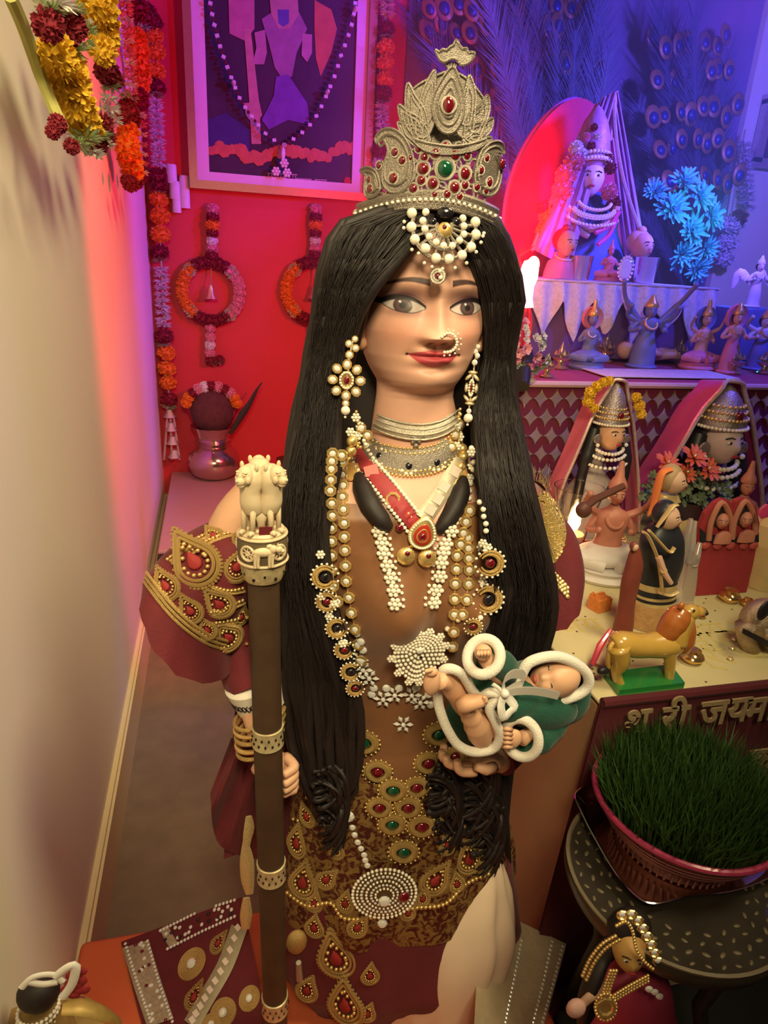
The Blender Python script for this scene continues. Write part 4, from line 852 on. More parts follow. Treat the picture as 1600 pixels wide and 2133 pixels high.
for yb_ in (1530,1811,2088):
    c_ = W(np.interp(yb_,[1203,2133],[549,574]),yb_,YST); k_ = mpp(c_); R_ = 34.5*kS
    mb = MB().lathe([(R_*.98,-23*k_),(R_*1.06,-22*k_),(R_*1.03,-15*k_),(R_*1.03,15*k_),(R_*1.06,22*k_),(R_*.98,23*k_)],c_,28,FS); o = mb.build('band', m_brasspat, staff)
    hl = MB()
    for q in range(14): 
        for dz in (-8,7): a = 2*PI*(q+(.5 if dz>0 else 0))/14; d_ = FS@np.array([math.cos(a),math.sin(a),0]); hl.ell(c_+d_*R_*1.03+ax_s*dz*k_,(2.6*k_,2.6*k_,4*k_),6,4)
    hl.build('pierced_hole', m_black, o)
cup = MB().lathe([(31*kS,0),(39*kS,1*kS),(45*kS,18*kS),(47*kS,38*kS),(44*kS,42*kS)],S0,32,FS); o = cup.build('cup', m_brasspat, staff)
hl = MB()
for q in range(12):
    a = 2*PI*q/12; d_ = FS@np.array([math.cos(a),math.sin(a),0]); hl.ell(S0+d_*43.5*kS+ax_s*(14+8*(q%2))*kS,4.0*kS,6,4)
hl.build('pierced_hole', m_black, o)
dz0 = 42*kS; D0 = S0+ax_s*dz0
MB().lathe([(40*kS,0),(49*kS,4*kS),(51*kS,20*kS),(51*kS,46*kS),(47*kS,60*kS),(44*kS,62*kS)],D0,36,FS).build('drum', mat('drum_brown',(0.12,0.085,0.045),.6,var=.3), staff)  # plain brown drum, darker than its ivory rings and reliefs
rg = MB()
for h_,R_ in ((4,50),(60,49),(32,10)): 
    if R_>20: rg.torus(D0+ax_s*h_*kS,R_*kS,3.2*kS,FS,40,8)
rg.build('drum_ring', m_ivory, staff)
for a in (-2.55,-0.55,0.9,2.2):     # wheels on the drum
    d_ = FS@np.array([math.cos(a),math.sin(a),0]); c_ = D0+d_*51*kS+ax_s*32*kS; F3 = frame(d_,ax_s); mb = MB().torus(c_,15*kS,3*kS,F3,20,6); mb.torus(c_,4*kS,2*kS,F3,10,5)
    for q in range(8): mb.tube([c_,c_+F3@np.array([15*kS*math.cos(q*PI/4),15*kS*math.sin(q*PI/4),0])],1.3*kS,5)
    mb.build('wheel', m_ivory, staff)
cf_ = D0+V(0,-1,0)*51*kS+V(0,0,1)*30*kS+V(2*kS,0,0)    # small bull on the drum front
bl_ = lambda x_,z_,y_=0: cf_+V(x_*kS,y_*kS,z_*kS)
mb = MB().ell(bl_(-4,8),(22*kS,8*kS,10*kS),14,8); mb.ell(bl_(14,14),(9*kS,7*kS,9*kS),12,8); mb.ell(bl_(26,14,-2),(8*kS,6*kS,7*kS),12,8); mb.ell(bl_(33,11,-3),(5*kS,4.5*kS,4.5*kS),10,6); mb.ell(bl_(8,20),(7*kS,5*kS,5*kS),10,6)
for x_ in (-20,-14,8,14): mb.tube([bl_(x_,4,-2),bl_(x_-1,-12,-2),bl_(x_-1,-24,-2)],[4.5*kS,3*kS,3*kS],8)
for s_ in (-1,1): mb.tube([bl_(24,20,3*s_),bl_(25,25,5*s_)],[1.6*kS,.6*kS],6)
mb.tube([bl_(-24,12),bl_(-28,0),bl_(-27,-10)],[1.4*kS,1.2*kS,1.6*kS],6); mb.build('bull', m_ivory, staff)
T0 = D0+ax_s*62*kS
MB().lathe([(47*kS,0),(48*kS,4*kS),(44*kS,9*kS),(.0001,9*kS)],T0,36,FS).build('abacus', m_ivory, staff)
sq_ = T0+V(4*kS,-40*kS,14*kS); MB().box(sq_,(26*kS,4*kS,24*kS)).build('red_plaque', mat('red_plaque',(0.14,0.02,0.025),.3,coat=.6), staff, smooth=False)
def lion_local():
    mb = MB(); P_ = []
    for x_,z_,rx,ry in smooth_path([(.02,.26,.10,.12),(.02,.30,.17,.19),(.05,.42,.20,.22),(.07,.52,.19,.21),(.08,.60,.18,.20),(.06,.70,.20,.23),(.06,.80,.21,.24),(.05,.90,.18,.21),(.04,.97,.10,.13),(.04,.99,.02,.03)],40):
        P_.append([(x_+rx*math.cos(a),ry*math.sin(a)*(1+.03*math.sin(9*a)),z_) for a in np.linspace(0,2*PI,22,endpoint=False)])
    mb.grid(P_,closed_u=True,cap0=True,cap1=True)
    mb.ell((.20,0,.85),(.16,.165,.15),16,10); mb.ell((.34,0,.805),(.095,.095,.07),14,8); mb.ell((.33,0,.745),(.07,.075,.035),12,6); mb.ell((.31,0,.875),(.08,.035,.045),10,6); mb.ell((.43,0,.825),(.024,.04,.022),8,6)
    for s_ in (-1,1):
        mb.ell((.32,s_*.075,.895),(.035,.034,.024),8,6); mb.ell((.30,s_*.078,.925),(.05,.05,.018),8,6); mb.ell((.10,s_*.17,.97),(.035,.045,.055),10,6); mb.ell((.27,s_*.12,.82),(.06,.05,.06),10,6)
        mb.tube([(.12,s_*.10,.40),(.15,s_*.105,.22),(.15,s_*.105,.06)],[.075,.05,.048],10); mb.ell((.19,s_*.105,.03),(.085,.058,.038),10,6)
        mb.tube([(-.02,s_*.10,.30),(-.06,s_*.12,.15),(-.03,s_*.13,.04)],[.10,.07,.05],10); mb.ell((.02,s_*.13,.025),(.08,.05,.03),10,6)
        for q in range(3): mb.ell((.255,s_*.105+(q-1)*.032,.022),(.022,.016,.022),6,4)
    return mb
u_lion = unit('lion', lion_local(), m_ivory)
for a,r_ in ((PI+.85,31),(-.85,31),(PI/2,24)):
    d_ = V(math.cos(a),math.sin(a),0); R3 = MR(d_,V(-d_[1],d_[0],0),V(0,0,1)); link('lion', u_lion, M4(T0+V(0,0,8*kS)+d_*(r_-9)*kS+V(-3*kS,0,0), R3, (112*kS,104*kS,142*kS)), staff)
# ---- baby doll ----
m_bskin = mat('doll_vinyl', (0.74,0.42,0.26), 0.45, var=0.06, sss=0.0); m_fleece = mat('white_fleece', (0.80,0.74,0.66), 0.95, var=0.06, vscale=300, bump=0.5, bscale=900, sheen=0.3)
m_green = mat('green_velour', (0.008,0.075,0.048), 0.75, var=0.25, vscale=60, bump=0.3, bscale=500, sheen=0.15); m_ribbon = mat('white_satin_ribbon', (0.84,0.80,0.74), 0.35, var=0.04)
YB = 0.455
bz = lambda u,v,Y=YB: W(860+u/4.0,1300+v/4.0,Y)
baby = thing('baby_doll', 'baby doll in a green hooded robe with white trim and bow, held by the statue', 'doll', bz(900,800,.47)); kB = mpp(bz(900,600))
bb = MB(); hc = bz(1185,445,.452)
hxv = bz(1385,430,.452)-hc; _nz = _unit(_unit(O-hc)+V(-.35,0,.10)); _hx = _unit(hxv-_nz*np.dot(hxv,_nz)); HM = np.array([_hx,np.cross(_nz,_hx),_nz]).T    # x: towards the crown of the head, z: out of the face
rows_ = []
for i in range(1,30):
    ph = PI*i/30
    row=[]
    for k_ in range(40):
        a = 2*PI*k_/40; x_ = math.cos(ph); rr_ = math.sin(ph); y_,z_ = rr_*math.cos(a),rr_*math.sin(a); f_ = 0.0
        if z_ > 0: f_ = .24*math.exp(-((x_+.26)/.15)**2-(y_/.15)**2)+.12*math.exp(-((x_+.60)/.10)**2-(y_/.20)**2)+.15*math.exp(-((x_+.38)/.25)**2-((abs(y_)-.45)/.22)**2)-.07*math.exp(-((x_+.02)/.12)**2-((abs(y_)-.32)/.16)**2)+.05*math.exp(-((x_-.3)/.3)**2-(y_/.5)**2)
        row.append(hc+HM@(np.array([x_*1.0,y_*.80,z_*.85+f_])*52*kB))
    rows_.append(row)
bb.grid(rows_,closed_u=True,cap0=True,cap1=True)
bb.tube([bz(1000,480),bz(900,560),bz(800,600),bz(640,660)],[22*kB,40*kB,46*kB,42*kB],14)           # torso inside the robe
bb.tube(smooth_path([bz(640,640,.455),bz(480,700,.452),bz(380,600,.446),bz(300,500,.440),bz(215,470,.432)],16),[24*kB]*8+[21*kB]*4+[17*kB]*5,12)    # leg towards the left
bb.ell(bz(158,478,.428),(17*kB,14*kB,30*kB),14,10); bb.ell(bz(160,400,.424),(12*kB,9*kB,9*kB),8,6)
for q in range(4): bb.ell(bz(112+q*14,392-q*3,.420),(3.6*kB,4*kB,4*kB),8,6)
bb.tube(smooth_path([bz(640,680,.45),bz(590,940,.446),bz(540,850,.440),bz(480,760,.436),bz(440,690,.432)],16),[24*kB]*6+[27*kB]*4+[21*kB]*3+[17*kB]*4,12)
bb.tube([bz(400,690,.428),bz(470,655,.425),bz(560,640,.424),bz(615,632,.424)],[17*kB,17*kB,14*kB,8*kB],12)
for q in range(4): bb.ell(bz(596+q*4,612+q*10,.420),(4*kB,4*kB,3.4*kB),8,6)
bb.tube([bz(760,560),bz(700,420,.445),bz(600,270,.436)],[16*kB]*3,10); bb.ell(bz(585,235,.430),(17*kB,15*kB,16*kB),14,10)
for q in range(4): bb.tube([bz(545+q*28,225,.424),bz(545+q*28,250-4*q,.419),bz(552+q*24,272,.421)],[4.2*kB,4.2*kB,3.4*kB],7)
bb.tube([bz(1000,720,.45),bz(980,900,.44),bz(900,960,.434)],[16*kB]*3,10); bb.ell(bz(835,955,.431),(20*kB,12*kB,22*kB),14,10)
for q in range(5): bb.tube([bz(820,880+q*36,.428),bz(785,872+q*37,.426),bz(752,876+q*38,.430)],[5.4*kB,4.8*kB,3.6*kB],8)
body_b = bb.build('body', m_bskin, baby, sharp=False)
fp = lambda x_,y_,z_: hc+HM@(np.array([x_,y_,z_])*52*kB)
for s_ in (-1,1):
    MB().ell(fp(.0,s_*.30,.735),(2.2*kB,7*kB,2.4*kB),10,6,HM).build('eye', mat('doll_eye',(0.05,0.035,0.03),.2,coat=1), body_b)
MB().ell(fp(-.60,0,.80),(4.0*kB,9*kB,4.5*kB),10,6,HM).build('lips', mat('doll_lips',(0.55,0.12,0.10),.4), body_b)
hd = MB(); rows_=[]   # hood: green shell behind the head, open towards the face
ring = [(900,430),(960,330),(1080,280),(1210,272),(1340,320),(1440,400),(1465,490),(1420,560),(1320,610),(1180,645),(1020,640),(900,600),(850,520)]
rp = smooth_path([bz(u,v,.444) for u,v in ring],60,True); rc_ = sum(rp)/len(rp)
for t,sc,dy_ in ((0,1.0,0),(.2,1.04,.012),(.45,1.03,.028),(.7,.90,.042),(.9,.6,.050),(1,.1,.052)): rows_.append([rc_+(p-rc_)*sc+V(0.004*t,dy_,-.028*math.sin(PI*t*.62)) for p in rp])
hd.grid(rows_,closed_u=True,cap1=True); hd.build('hood', m_green, baby)
tr = MB().tube(rp+[rp[0]], 11.5*kB, 10, cap=False); tr.build('hood_trim', m_fleece, baby, sharp=False)
rb = MB()
rb.ell(bz(1030,680,.452),(100*kB,46*kB,52*kB),24,14,roty(.30)); rb.ell(bz(720,560,.452),(74*kB,40*kB,44*kB),20,12,roty(.2)); rb.ell(bz(860,640,.450),(60*kB,42*kB,50*kB),20,12,roty(.2)); rb.ell(bz(1270,640,.475),(58*kB,40*kB,62*kB),20,12,roty(.5)); rb.ell(bz(520,760,.478),(70*kB,34*kB,75*kB),20,12,roty(-.1))
rb.build('robe', m_green, baby, sharp=False)
sv = MB().tube(smooth_path([bz(800,560,.462),bz(780,440,.455),bz(740,340,.446),bz(640,300,.440)],14),[34*kB]*5+[30*kB]*6+[28*kB]*4,14); sv.build('robe_sleeve', m_green, baby)
c_ = bz(590,270,.430); MB().torus(c_,31*kB,10.5*kB,frame(_unit(bz(540,200,.40)-bz(700,380,.45))),28,10,1.0,1.1).build('cuff', m_fleece, baby); MB().slab([bz(570,380,.433),bz(660,330,.431),bz(720,300,.434),bz(690,400,.434),bz(630,450,.436)],V(0,-.003,0),.4).build('cuff_flap', m_fleece, baby)
sv = MB().tube(smooth_path([bz(1150,740,.46),bz(1090,860,.452),bz(1000,950,.444),bz(950,960,.440)],14),[44*kB]*5+[40*kB]*5+[34*kB]*5,14); sv.build('robe_sleeve', m_green, baby)
c_ = bz(905,950,.432); MB().torus(c_,34*kB,10.5*kB,frame(_unit(V(-.75,-.75,.1))),28,10,1.05,1.25).build('cuff', m_fleece, baby)
tr = smooth_path([bz(u,v,Y_) for u,v,Y_ in ((250,390,.438),(330,375,.434),(420,430,.434),(500,560,.438),(560,610,.442),(640,570,.436),(710,600,.434),(640,700,.434),(690,820,.432),(725,920,.432),(690,1020,.434),(600,1060,.436),(480,1060,.438),(370,1000,.440),(290,880,.442),(240,760,.444),(210,640,.446),(215,500,.444))],90,True)
MB().tube(tr+[tr[0]],10*kB,10,cap=False).build('hem_trim', m_fleece, baby, sharp=False)
bw = MB()
def loop_(pts,w_,th=.0012):
    p = smooth_path(pts,20); up_ = V(0,-.25,1); r1=[];r2=[]
    for q in p: r1.append(q+V(0,-.0015,w_)); r2.append(q+V(0,.0015,-w_))
    bw.grid([r1,r2]); bw.grid([[q+V(0,.0012,0) for q in r2],[q+V(0,.0012,0) for q in r1]])
loop_([bz(760,575,.425),bz(760,480,.420),bz(830,420,.417),bz(920,430,.418),bz(920,500,.421),bz(840,530,.424),bz(765,575,.425)],12*kB)
loop_([bz(770,580,.425),bz(900,560,.421),bz(1050,565,.420),bz(1220,600,.421)],11*kB)
bw.tube(smooth_path([bz(770,580,.424),bz(735,680,.420),bz(760,780,.420),bz(810,730,.421),bz(850,690,.422),bz(800,620,.424),bz(775,585,.424)],18),9*kB,8,flat=.35,up=(0,1,0)); bw.tube([bz(760,580,.425),bz(710,530,.425),bz(665,500,.426)],[4*kB]*3,8,flat=.4,up=(0,1,0)); bw.ell(bz(768,580,.421),9*kB,10,8)
bw.build('bow', m_ribbon, baby, smooth=True)
# ---- round inlaid table, tray, basket of wheatgrass ----
ZT = 0.362; tc_ = WZ(1405,1818,ZT); TRd = 0.108
stt = thing('round_side_table', 'small round dark side table with pale inlay in front of the red velvet cloth', 'side table', (tc_[0],tc_[1],0))
m_dk = mat('dark_carved_wood', (0.035,0.027,0.019), 0.45, var=0.5, vscale=40, coat=.3); m_inlay = mat('bone_inlay', (0.17,0.135,0.08), 0.4, var=.3)
MB().lathe([(.02,-.022),(TRd*.97,-.020),(TRd,-.012),(TRd,-.004),(TRd*.985,0),(TRd*.93,-.0015),(.0005,-.002)],(tc_[0],tc_[1],ZT),64).build('top', m_dk, stt)
MB().lathe([(TRd*.99,-.003),(TRd*1.0,.001),(TRd*.97,.0015),(TRd*.955,-.001)],(tc_[0],tc_[1],ZT),64,ring=True).build('rim', m_inlay, stt)
leaf = unit('inlay_leaf', MB().lathe([(1,0),(.9,.25),(.001,.3)],seg=10,sx=.5), m_inlay)
for R_,n_,s_ in ((.90,44,.0032),(.80,36,.0042),(.70,30,.0034),(.62,24,.0038)):
    for q in range(n_):
        a = 2*PI*q/n_+R_*9; link('inlay', leaf, Matrix.Translation((tc_[0]+TRd*R_*math.cos(a),tc_[1]+TRd*R_*math.sin(a),ZT-.0016))@Matrix.Rotation(a+(.6 if q%2 else -.4),4,'Z')@Matrix.Scale(s_,4), stt)
for q in range(4):
    a = q*PI/2+.6; c_,s_ = math.cos(a),math.sin(a); MB().tube([(tc_[0]+.075*c_,tc_[1]+.075*s_,ZT-.02),(tc_[0]+.055*c_,tc_[1]+.055*s_,.22),(tc_[0]+.085*c_,tc_[1]+.085*s_,ZP if tc_[0]+.085*c_>.365 and tc_[1]+.085*s_<.46 else .001)],[.009,.008,.009],10).build('leg', m_dk, stt)
m_steel = mat('polished_steel', (0.72,0.64,0.56), 0.12, 1.0, var=.04)
tp = [(1200,1652),(1240,1635),(1330,1650),(1450,1640),(1560,1660),(1640,1720),(1640,1790),(1600,1828),(1520,1856),(1440,1862),(1400,1874),(1362,1880),(1330,1868),(1285,1820),(1240,1745),(1212,1690)]
tq = smooth_path([WZ(a,b_,ZT+.016) for a,b_ in tp],60,True); tcn = sum(tq)/len(tq)
tray = MB(); R_=[]
for sc,dz in ((.5,-.0135),(.80,-.0140),(.86,-.0135),(.95,-.003),(1.0,0),(1.015,-.0005),(1.0,-.0015),(.945,-.0045),(.85,-.0155),(.5,-.0155)): R_.append([tcn+(p-tcn)*sc+V(0,0,dz) for p in tq])
tray.grid(R_,closed_u=True,cap0=True,cap1=True); tray.build('steel_tray', m_steel, label='shiny steel heart shaped tray under the pink basket', cat='tray')
# basket
bt = WZ(1398,1770,ZT+.004); rim = WZ(1428,1652,ZT+.062); kk = mpp(rim); RB_ = 183*kk; HB = .058; bcx,bcy = (rim[0]*.75+bt[0]*.25)-.002,(rim[1]*.75+bt[1]*.25)-.003
RB_ = min(RB_,.098); zb0 = ZT+.0045
basket = thing('basket_bowl', 'pink woven plastic basket bowl filled with wheatgrass', 'bowl', (bcx,bcy,zb0)); m_pink = mat('pink_plastic', (0.36,0.03,0.09), 0.35, var=.1, coat=.3); m_pinkgold = mat('pink_copper_weave', (0.30,0.10,0.09), 0.35, 0.3, var=.3, vscale=60)
MB().lathe([(.0005,.002),(RB_*.60,0),(RB_*.63,.004),(RB_*.64,.014),(RB_*.72,.020),(RB_*.84,.034),(RB_*.95,.052),(RB_*.985,.0585),(RB_*.95,.058),(RB_*.90,.046),(.0005,.044)],(bcx,bcy,zb0),64).build('shell', m_pinkgold, basket)
MB().torus((bcx,bcy,zb0+.0585),RB_*.985,.0032,None,64,8).build('rim', m_pink, basket)
for q in range(56):
    a = 2*PI*q/56; MB().tube([(bcx+RB_*.655*math.cos(a),bcy+RB_*.655*math.sin(a),zb0+.003),(bcx+RB_*.675*math.cos(a+.03),bcy+RB_*.675*math.sin(a+.03),zb0+.018)],.0013,5).build('slat', m_pinkgold, basket)
for z_,r_ in ((.024,.765),(.031,.825),(.038,.872),(.045,.915)): MB().torus((bcx,bcy,zb0+z_),RB_*r_,.0013,None,64,6).build('woven_ring', m_pinkgold, basket)
gr = MB(); random.seed(3); YA0 = 0.550
for i in range(3600):
    a = random.uniform(0,2*PI); r_ = RB_*.9*math.sqrt(random.random()); h_ = random.uniform(.045,.075)*(1.0 if r_<RB_*.75 else .8); b0 = V(bcx+r_*math.cos(a),bcy+r_*math.sin(a),zb0+.042); ln = V(random.gauss(0,.010)+.10*(b0[0]-bcx),random.gauss(0,.010)+.10*(b0[1]-bcy),0); w_ = random.uniform(.0008,.0014); da = random.uniform(0,PI); wv = V(math.cos(da),math.sin(da),0)*w_
    ln[1] = min(ln[1],YA0-.014-b0[1]); p0,p1,p2 = b0,b0+ln*.4+V(0,0,h_*.6),b0+ln+V(0,0,h_); gr.add([p0-wv,p0+wv,p1+wv*.9,p1-wv*.9,p2],[(0,1,2,3),(3,2,4)])
gr.build('wheatgrass', mat('wheatgrass_green',(0.030,0.075,0.012),.6,var=.4,vscale=120), label='dense green wheatgrass sprouting in the pink basket bowl', cat='grass', kind='stuff')
# ---------------- rear wall: bench, picture, garlands, hangings, kalash ----------------
# bench
ZBN = 0.185
rbox('low_bench', (0.178,2.045,ZBN/2), (0.68,0.69,ZBN), mat('mauve_laminate',(0.50,0.30,0.30),0.45,var=.05), 0.004, label='low mauve topped bench against the red wall', cat='bench')
rbox('bench_front_board', (0.178,1.688,0.09), (0.68,0.016,0.178), mat('dark_brown_edge',(0.03,0.02,0.016),.6), 0.003, label='dark brown board along the front of the low bench', cat='board')
# pom-pom flowers
def pompom(seed, n=230):
    r_ = np.random.default_rng(seed); mb = MB().ell((0,0,0),.74,14,9)
    for i in range(n):
        z_ = 1-2*(i+.5)/n; a = i*2.39996; q = math.sqrt(1-z_*z_); d_ = np.array([q*math.cos(a),q*math.sin(a),z_]); d_ = d_+r_.normal(0,.16,3); d_ /= np.linalg.norm(d_); e_ = np.cross(d_,r_.normal(0,1,3)); e_ /= np.linalg.norm(e_); w_ = .13; l_ = r_.uniform(.92,1.10)
        mb.add([d_*.62-e_*w_*.6,d_*.62+e_*w_*.6,d_*l_*.9+e_*w_,d_*l_,d_*l_*.9-e_*w_],[(0,1,2,3,4)])
    return mb
def petals(n, seed, L=1.0, wd=.16, tilt=.5):
    r_ = np.random.default_rng(seed); mb = MB()
    for i in range(n):
        a = 2*PI*i/n+r_.uniform(-.1,.1); t = tilt+r_.uniform(-.25,.25); M_ = rotz(a)@roty(-t); l_ = L*r_.uniform(.8,1.05)
        mb.add([M_@np.array(p) for p in ((.15,0,0),(l_*.6,wd,.05),(l_,wd*.4,0),(l_,-wd*.4,0),(l_*.6,-wd,.05),(l_*.6,0,-.04))],[(0,1,5),(1,2,5),(2,3,5),(3,4,5),(4,0,5)])
    return mb
gm = dict(yellow=mat('yellow_petal',(0.80,0.50,0.035),.8,var=.25,vscale=40), orange=mat('orange_petal',(0.85,0.24,0.02),.8,var=.25,vscale=40), maroon=mat('maroon_petal',(0.26,0.015,0.03),.8,var=.3,vscale=60), white=mat('white_petal',(0.78,0.74,0.70),.8,var=.12,vscale=60), green=mat('pale_green_petal',(0.42,0.50,0.26),.8,var=.2,vscale=60), pink=mat('pink_petal',(0.75,0.28,0.36),.8,var=.2,vscale=50))
u_pom = {k:unit(k+'_pompom', pompom(i+3), m_, False) for i,(k,m_) in enumerate(gm.items())}
_fr = petals(26,5,1.0,.10,.15); _fr2 = petals(22,9,.9,.10,-.35); _fr.add(_fr2.v,_fr2.f); u_fringe = {k:unit(k+'_fringe', _fr, m_, False) for k,m_ in gm.items()}
def pom(parent,kind,px,py,rpx,Y=None,X=None,sz=1.0,fr_=False,name=None):
    p = W(px,py,Y) if X is None else WX(px,py,X); s = rpx*mpp(p); r3 = rotz(random.uniform(0,6))@rotx(random.uniform(-.3,.3))
    return link(name or (kind+('_petal_fringe' if fr_ else '_flower')), (u_fringe if fr_ else u_pom)[kind], M4(p, r3, (s,s,s*sz)), parent)
random.seed(21)
# swags on the left wall
XG = -0.135
s1 = thing('flower_garland', 'fluffy yellow and maroon flower garland swag nearest on the cream wall', 'garland', WX(180,320,XG))
for px,py,r in ((118,112,42),(135,140,46),(142,172,47),(150,205,47),(162,235,43),(178,262,37)): pom(s1,'yellow',px,py,r,X=XG,name='yellow_flower')
for px,py,r in ((205,5,42),(212,38,38),(216,72,34),(214,105,30)): pom(s1,'yellow',px,py,r,X=XG+.012)
for px,py,r in ((100,52,34),(128,60,40),(152,55,30),(222,148,27),(238,165,20),(120,258,20),(110,275,16),(215,258,22),(222,285,20),(205,303,20),(150,305,17)): pom(s1,'maroon',px,py,r,X=XG+.004)
for px,py,r,k_ in ((120,8,52,'white'),(150,20,36,'green'),(105,22,36,'green'),(145,104,44,'green'),(182,60,26,'green'),(180,92,24,'green'),(230,180,26,'green'),(228,205,24,'white'),(232,228,24,'white'),(238,250,22,'white'),(180,290,42,'green'),(205,280,34,'green'),(165,300,30,'green'),(195,318,28,'white'),(225,300,20,'white'),(185,46,12,'white')): pom(s1,k_,px,py,r,X=XG+.006,fr_=True)
MB().tube(smooth_path([WX(20,-10,XG-.02),WX(50,60,XG-.02),WX(85,160,XG-.02),WX(112,225,XG-.01),WX(130,262,XG)],24),.006,8).build('cord', mat('yellow_green_cord',(0.45,0.42,0.12),.8), s1)
XH = -0.150
s2 = thing('flower_garland', 'orange and pink flower garland swag behind the yellow one', 'garland', WX(275,390,XH))
for q in range(14): pom(s2,'pink' if q%3 else 'white',262+q*.9,-4+q*15,17,X=XH+.01,fr_=True)
for px,py,r in ((284,82,23),(289,108,23),(292,135,23),(294,160,22),(294,180,18),(268,278,24),(266,305,27),(272,332,27),(276,356,24)): pom(s2,'orange',px,py,r,X=XH)
for px,py,r in ((287,20,24),(300,40,22),(292,200,17),(296,215,15),(266,228,23),(272,248,22),(258,240,18),(272,382,18),(285,380,14),(262,375,12),(297,370,10)): pom(s2,'maroon',px,py,r,X=XH)
for q in range(7): pom(s2,'pink' if q%2 else 'white',294+q*.8,240+q*20,14,X=XH+.01,fr_=True)
for px,py in ((262,198),(275,205),(300,55),(285,60),(272,262)): pom(s2,'green',px,py,17,X=XH,fr_=True)
# straight hanging garlands on the rear wall
def strip_garland(label, segs, Y, tas=None):
    a0 = segs[0]; t_ = thing('flower_garland', label, 'garland', W(a0[1],a0[2],Y))
    for k_,px,py,r in segs:
        if k_ in ('white_strip','lilac_strip'):
            n_ = r
            for q in range(n_): pom(t_,'white' if k_=='white_strip' else 'pink',px+q*.6,py+q*13,19,Y,fr_=True,sz=.8); 
        else: pom(t_,k_,px,py,r,Y,sz=.85)
        if k_=='maroon': pom(t_,'green',px,py+16,18,Y,fr_=True,sz=.5)
    MB().tube([W(segs[0][1],segs[0][2]-30,Y),W(segs[-1][1],segs[-1][2],Y)],.003,6).build('string', gm['green'], t_)
    return t_
g3 = strip_garland('tall garland of orange balls and white petals in the room corner', [('maroon',305,25,22),('maroon',318,45,22),('orange',322,75,19),('orange',325,108,20),('orange',326,148,19),('maroon',326,182,20),('white_strip',325,212,11),('maroon',328,368,21),('maroon',332,385,18),('orange',331,415,20),('orange',333,450,21),('orange',334,488,21),('maroon',333,525,20),('white_strip',336,560,10),('maroon',342,700,20),('orange',347,735,19),('orange',348,768,19),('orange',350,797,18),('maroon',352,830,18)],2.355)
bl = MB()
for q in range(4): bl.lathe([(.003,.03),(.010,.026),(.014,.012),(.022,0),(.018,.002)],W(354+q*3,868+q*28,2.355),14)
for s_ in (-1,0,1): bl.tube([W(355+s_*6,862,2.355),W(358+s_*16,958,2.355)],.004,6)
bl.build('silver_tassel', m_silverthread, g3)
g4 = strip_garland('garland of orange balls and blue-lit white petals right of the framed picture', [('white_strip',806,-10,4),('maroon',806,60,18),('orange',804,98,19),('orange',803,131,19),('orange',802,164,18),('maroon',800,195,18),('white_strip',796,222,6),('maroon',792,315,18),('white_strip',790,340,5),('orange',786,420,18),('orange',786,452,18)],2.345)
# bracket
br = thing('wall_bracket', 'small white plastic plug and adapter on the red wall beside the frame', 'plug', W(365,400,2.385)); m_wp = mat('white_plastic',(0.75,0.70,0.68),.4)
for px,py,w_,h_ in ((357,362,22,36),(364,396,22,34),(368,427,18,30),(385,400,20,62)):
    c_ = W(px,py,2.383); k_ = mpp(c_); mb = MB().lathe([(.001,0),(w_*k_*.5,0),(w_*k_*.5,h_*k_*.9),(w_*k_*.42,h_*k_),(.001,h_*k_)],c_-V(0,0,h_*k_/2),20,sy=.6); mb.build('plug_body', m_wp, br)
# ---- framed picture ----
pic = thing('framed_picture', 'large gold framed deity picture hung on the red wall', 'picture', W(580,390,2.38)); YP = 2.385
FA,FB,FC,FD = (388,-60),(402,388),(757,408),(784,-60)
cl_ = [W(*FA,YP),W(*FB,YP),W(*FC,YP),W(*FD,YP)]; cen = sum(cl_)/4
xl = (cl_[0][0]+cl_[1][0])/2; xr = (cl_[2][0]+cl_[3][0])/2; zb_ = (cl_[1][2]+cl_[2][2])/2; zt_ = cl_[0][2]; m_frame = mat('gold_frame_paint',(0.50,0.30,0.12),.35,.4,var=.15); m_mat = mat('cream_mount',(0.78,0.66,0.60),.7,var=.03)
zt_ = max(zt_,zb_+.72)
def bar(name,x0,x1,z0,z1,y0,y1,m_): return MB().box(((x0+x1)/2,(y0+y1)/2,(z0+z1)/2),(abs(x1-x0),abs(y1-y0),abs(z1-z0))).build(name,m_,pic,smooth=False)
for a in ((xl-.012,xl+.012,zb_-.012,zt_+.012),(xr-.012,xr+.012,zb_-.012,zt_+.012),(xl+.012,xr-.012,zb_-.012,zb_+.012),(xl+.012,xr-.012,zt_-.012,zt_+.012)): bar('frame_bar',*a,2.362,2.395,m_frame)
for a in ((xl+.010,xl+.048,zb_+.010,zt_),(xr-.048,xr-.010,zb_+.010,zt_),(xl+.048,xr-.048,zb_+.010,zb_+.038)): bar('mount_board',*a,2.376,2.392,m_mat)
m_print = mat('dark_print_ground',(0.050,0.030,0.035),.7,var=.6,vscale=9)
bar('print',xl+.046,xr-.046,zb_+.036,zt_,2.384,2.394,m_print)
def flat(name, pts, m_, y=2.3835, par=pic): MB().slab([W(a,b_,y) for a,b_ in pts],V(0,-.0012,0)).build(name,m_,par,smooth=False)
pc_ = lambda n,c_: mat('print_'+n,c_,.75,var=.35,vscale=30)
flat('printed_flag',[(655,0),(690,20),(702,60),(690,110),(668,160),(658,120),(655,60)],pc_('orange',(0.50,0.16,0.06)))
flat('printed_robe',[(575,20),(545,40),(560,90),(572,140),(585,160),(608,160),(618,110),(640,60),(620,20)],pc_('mauve',(0.30,0.16,0.22)),2.3825)
flat('printed_skirt',[(575,160),(600,155),(640,215),(645,260),(600,250),(560,270),(545,250),(570,200)],pc_('violet',(0.16,0.07,0.26)),2.3820)
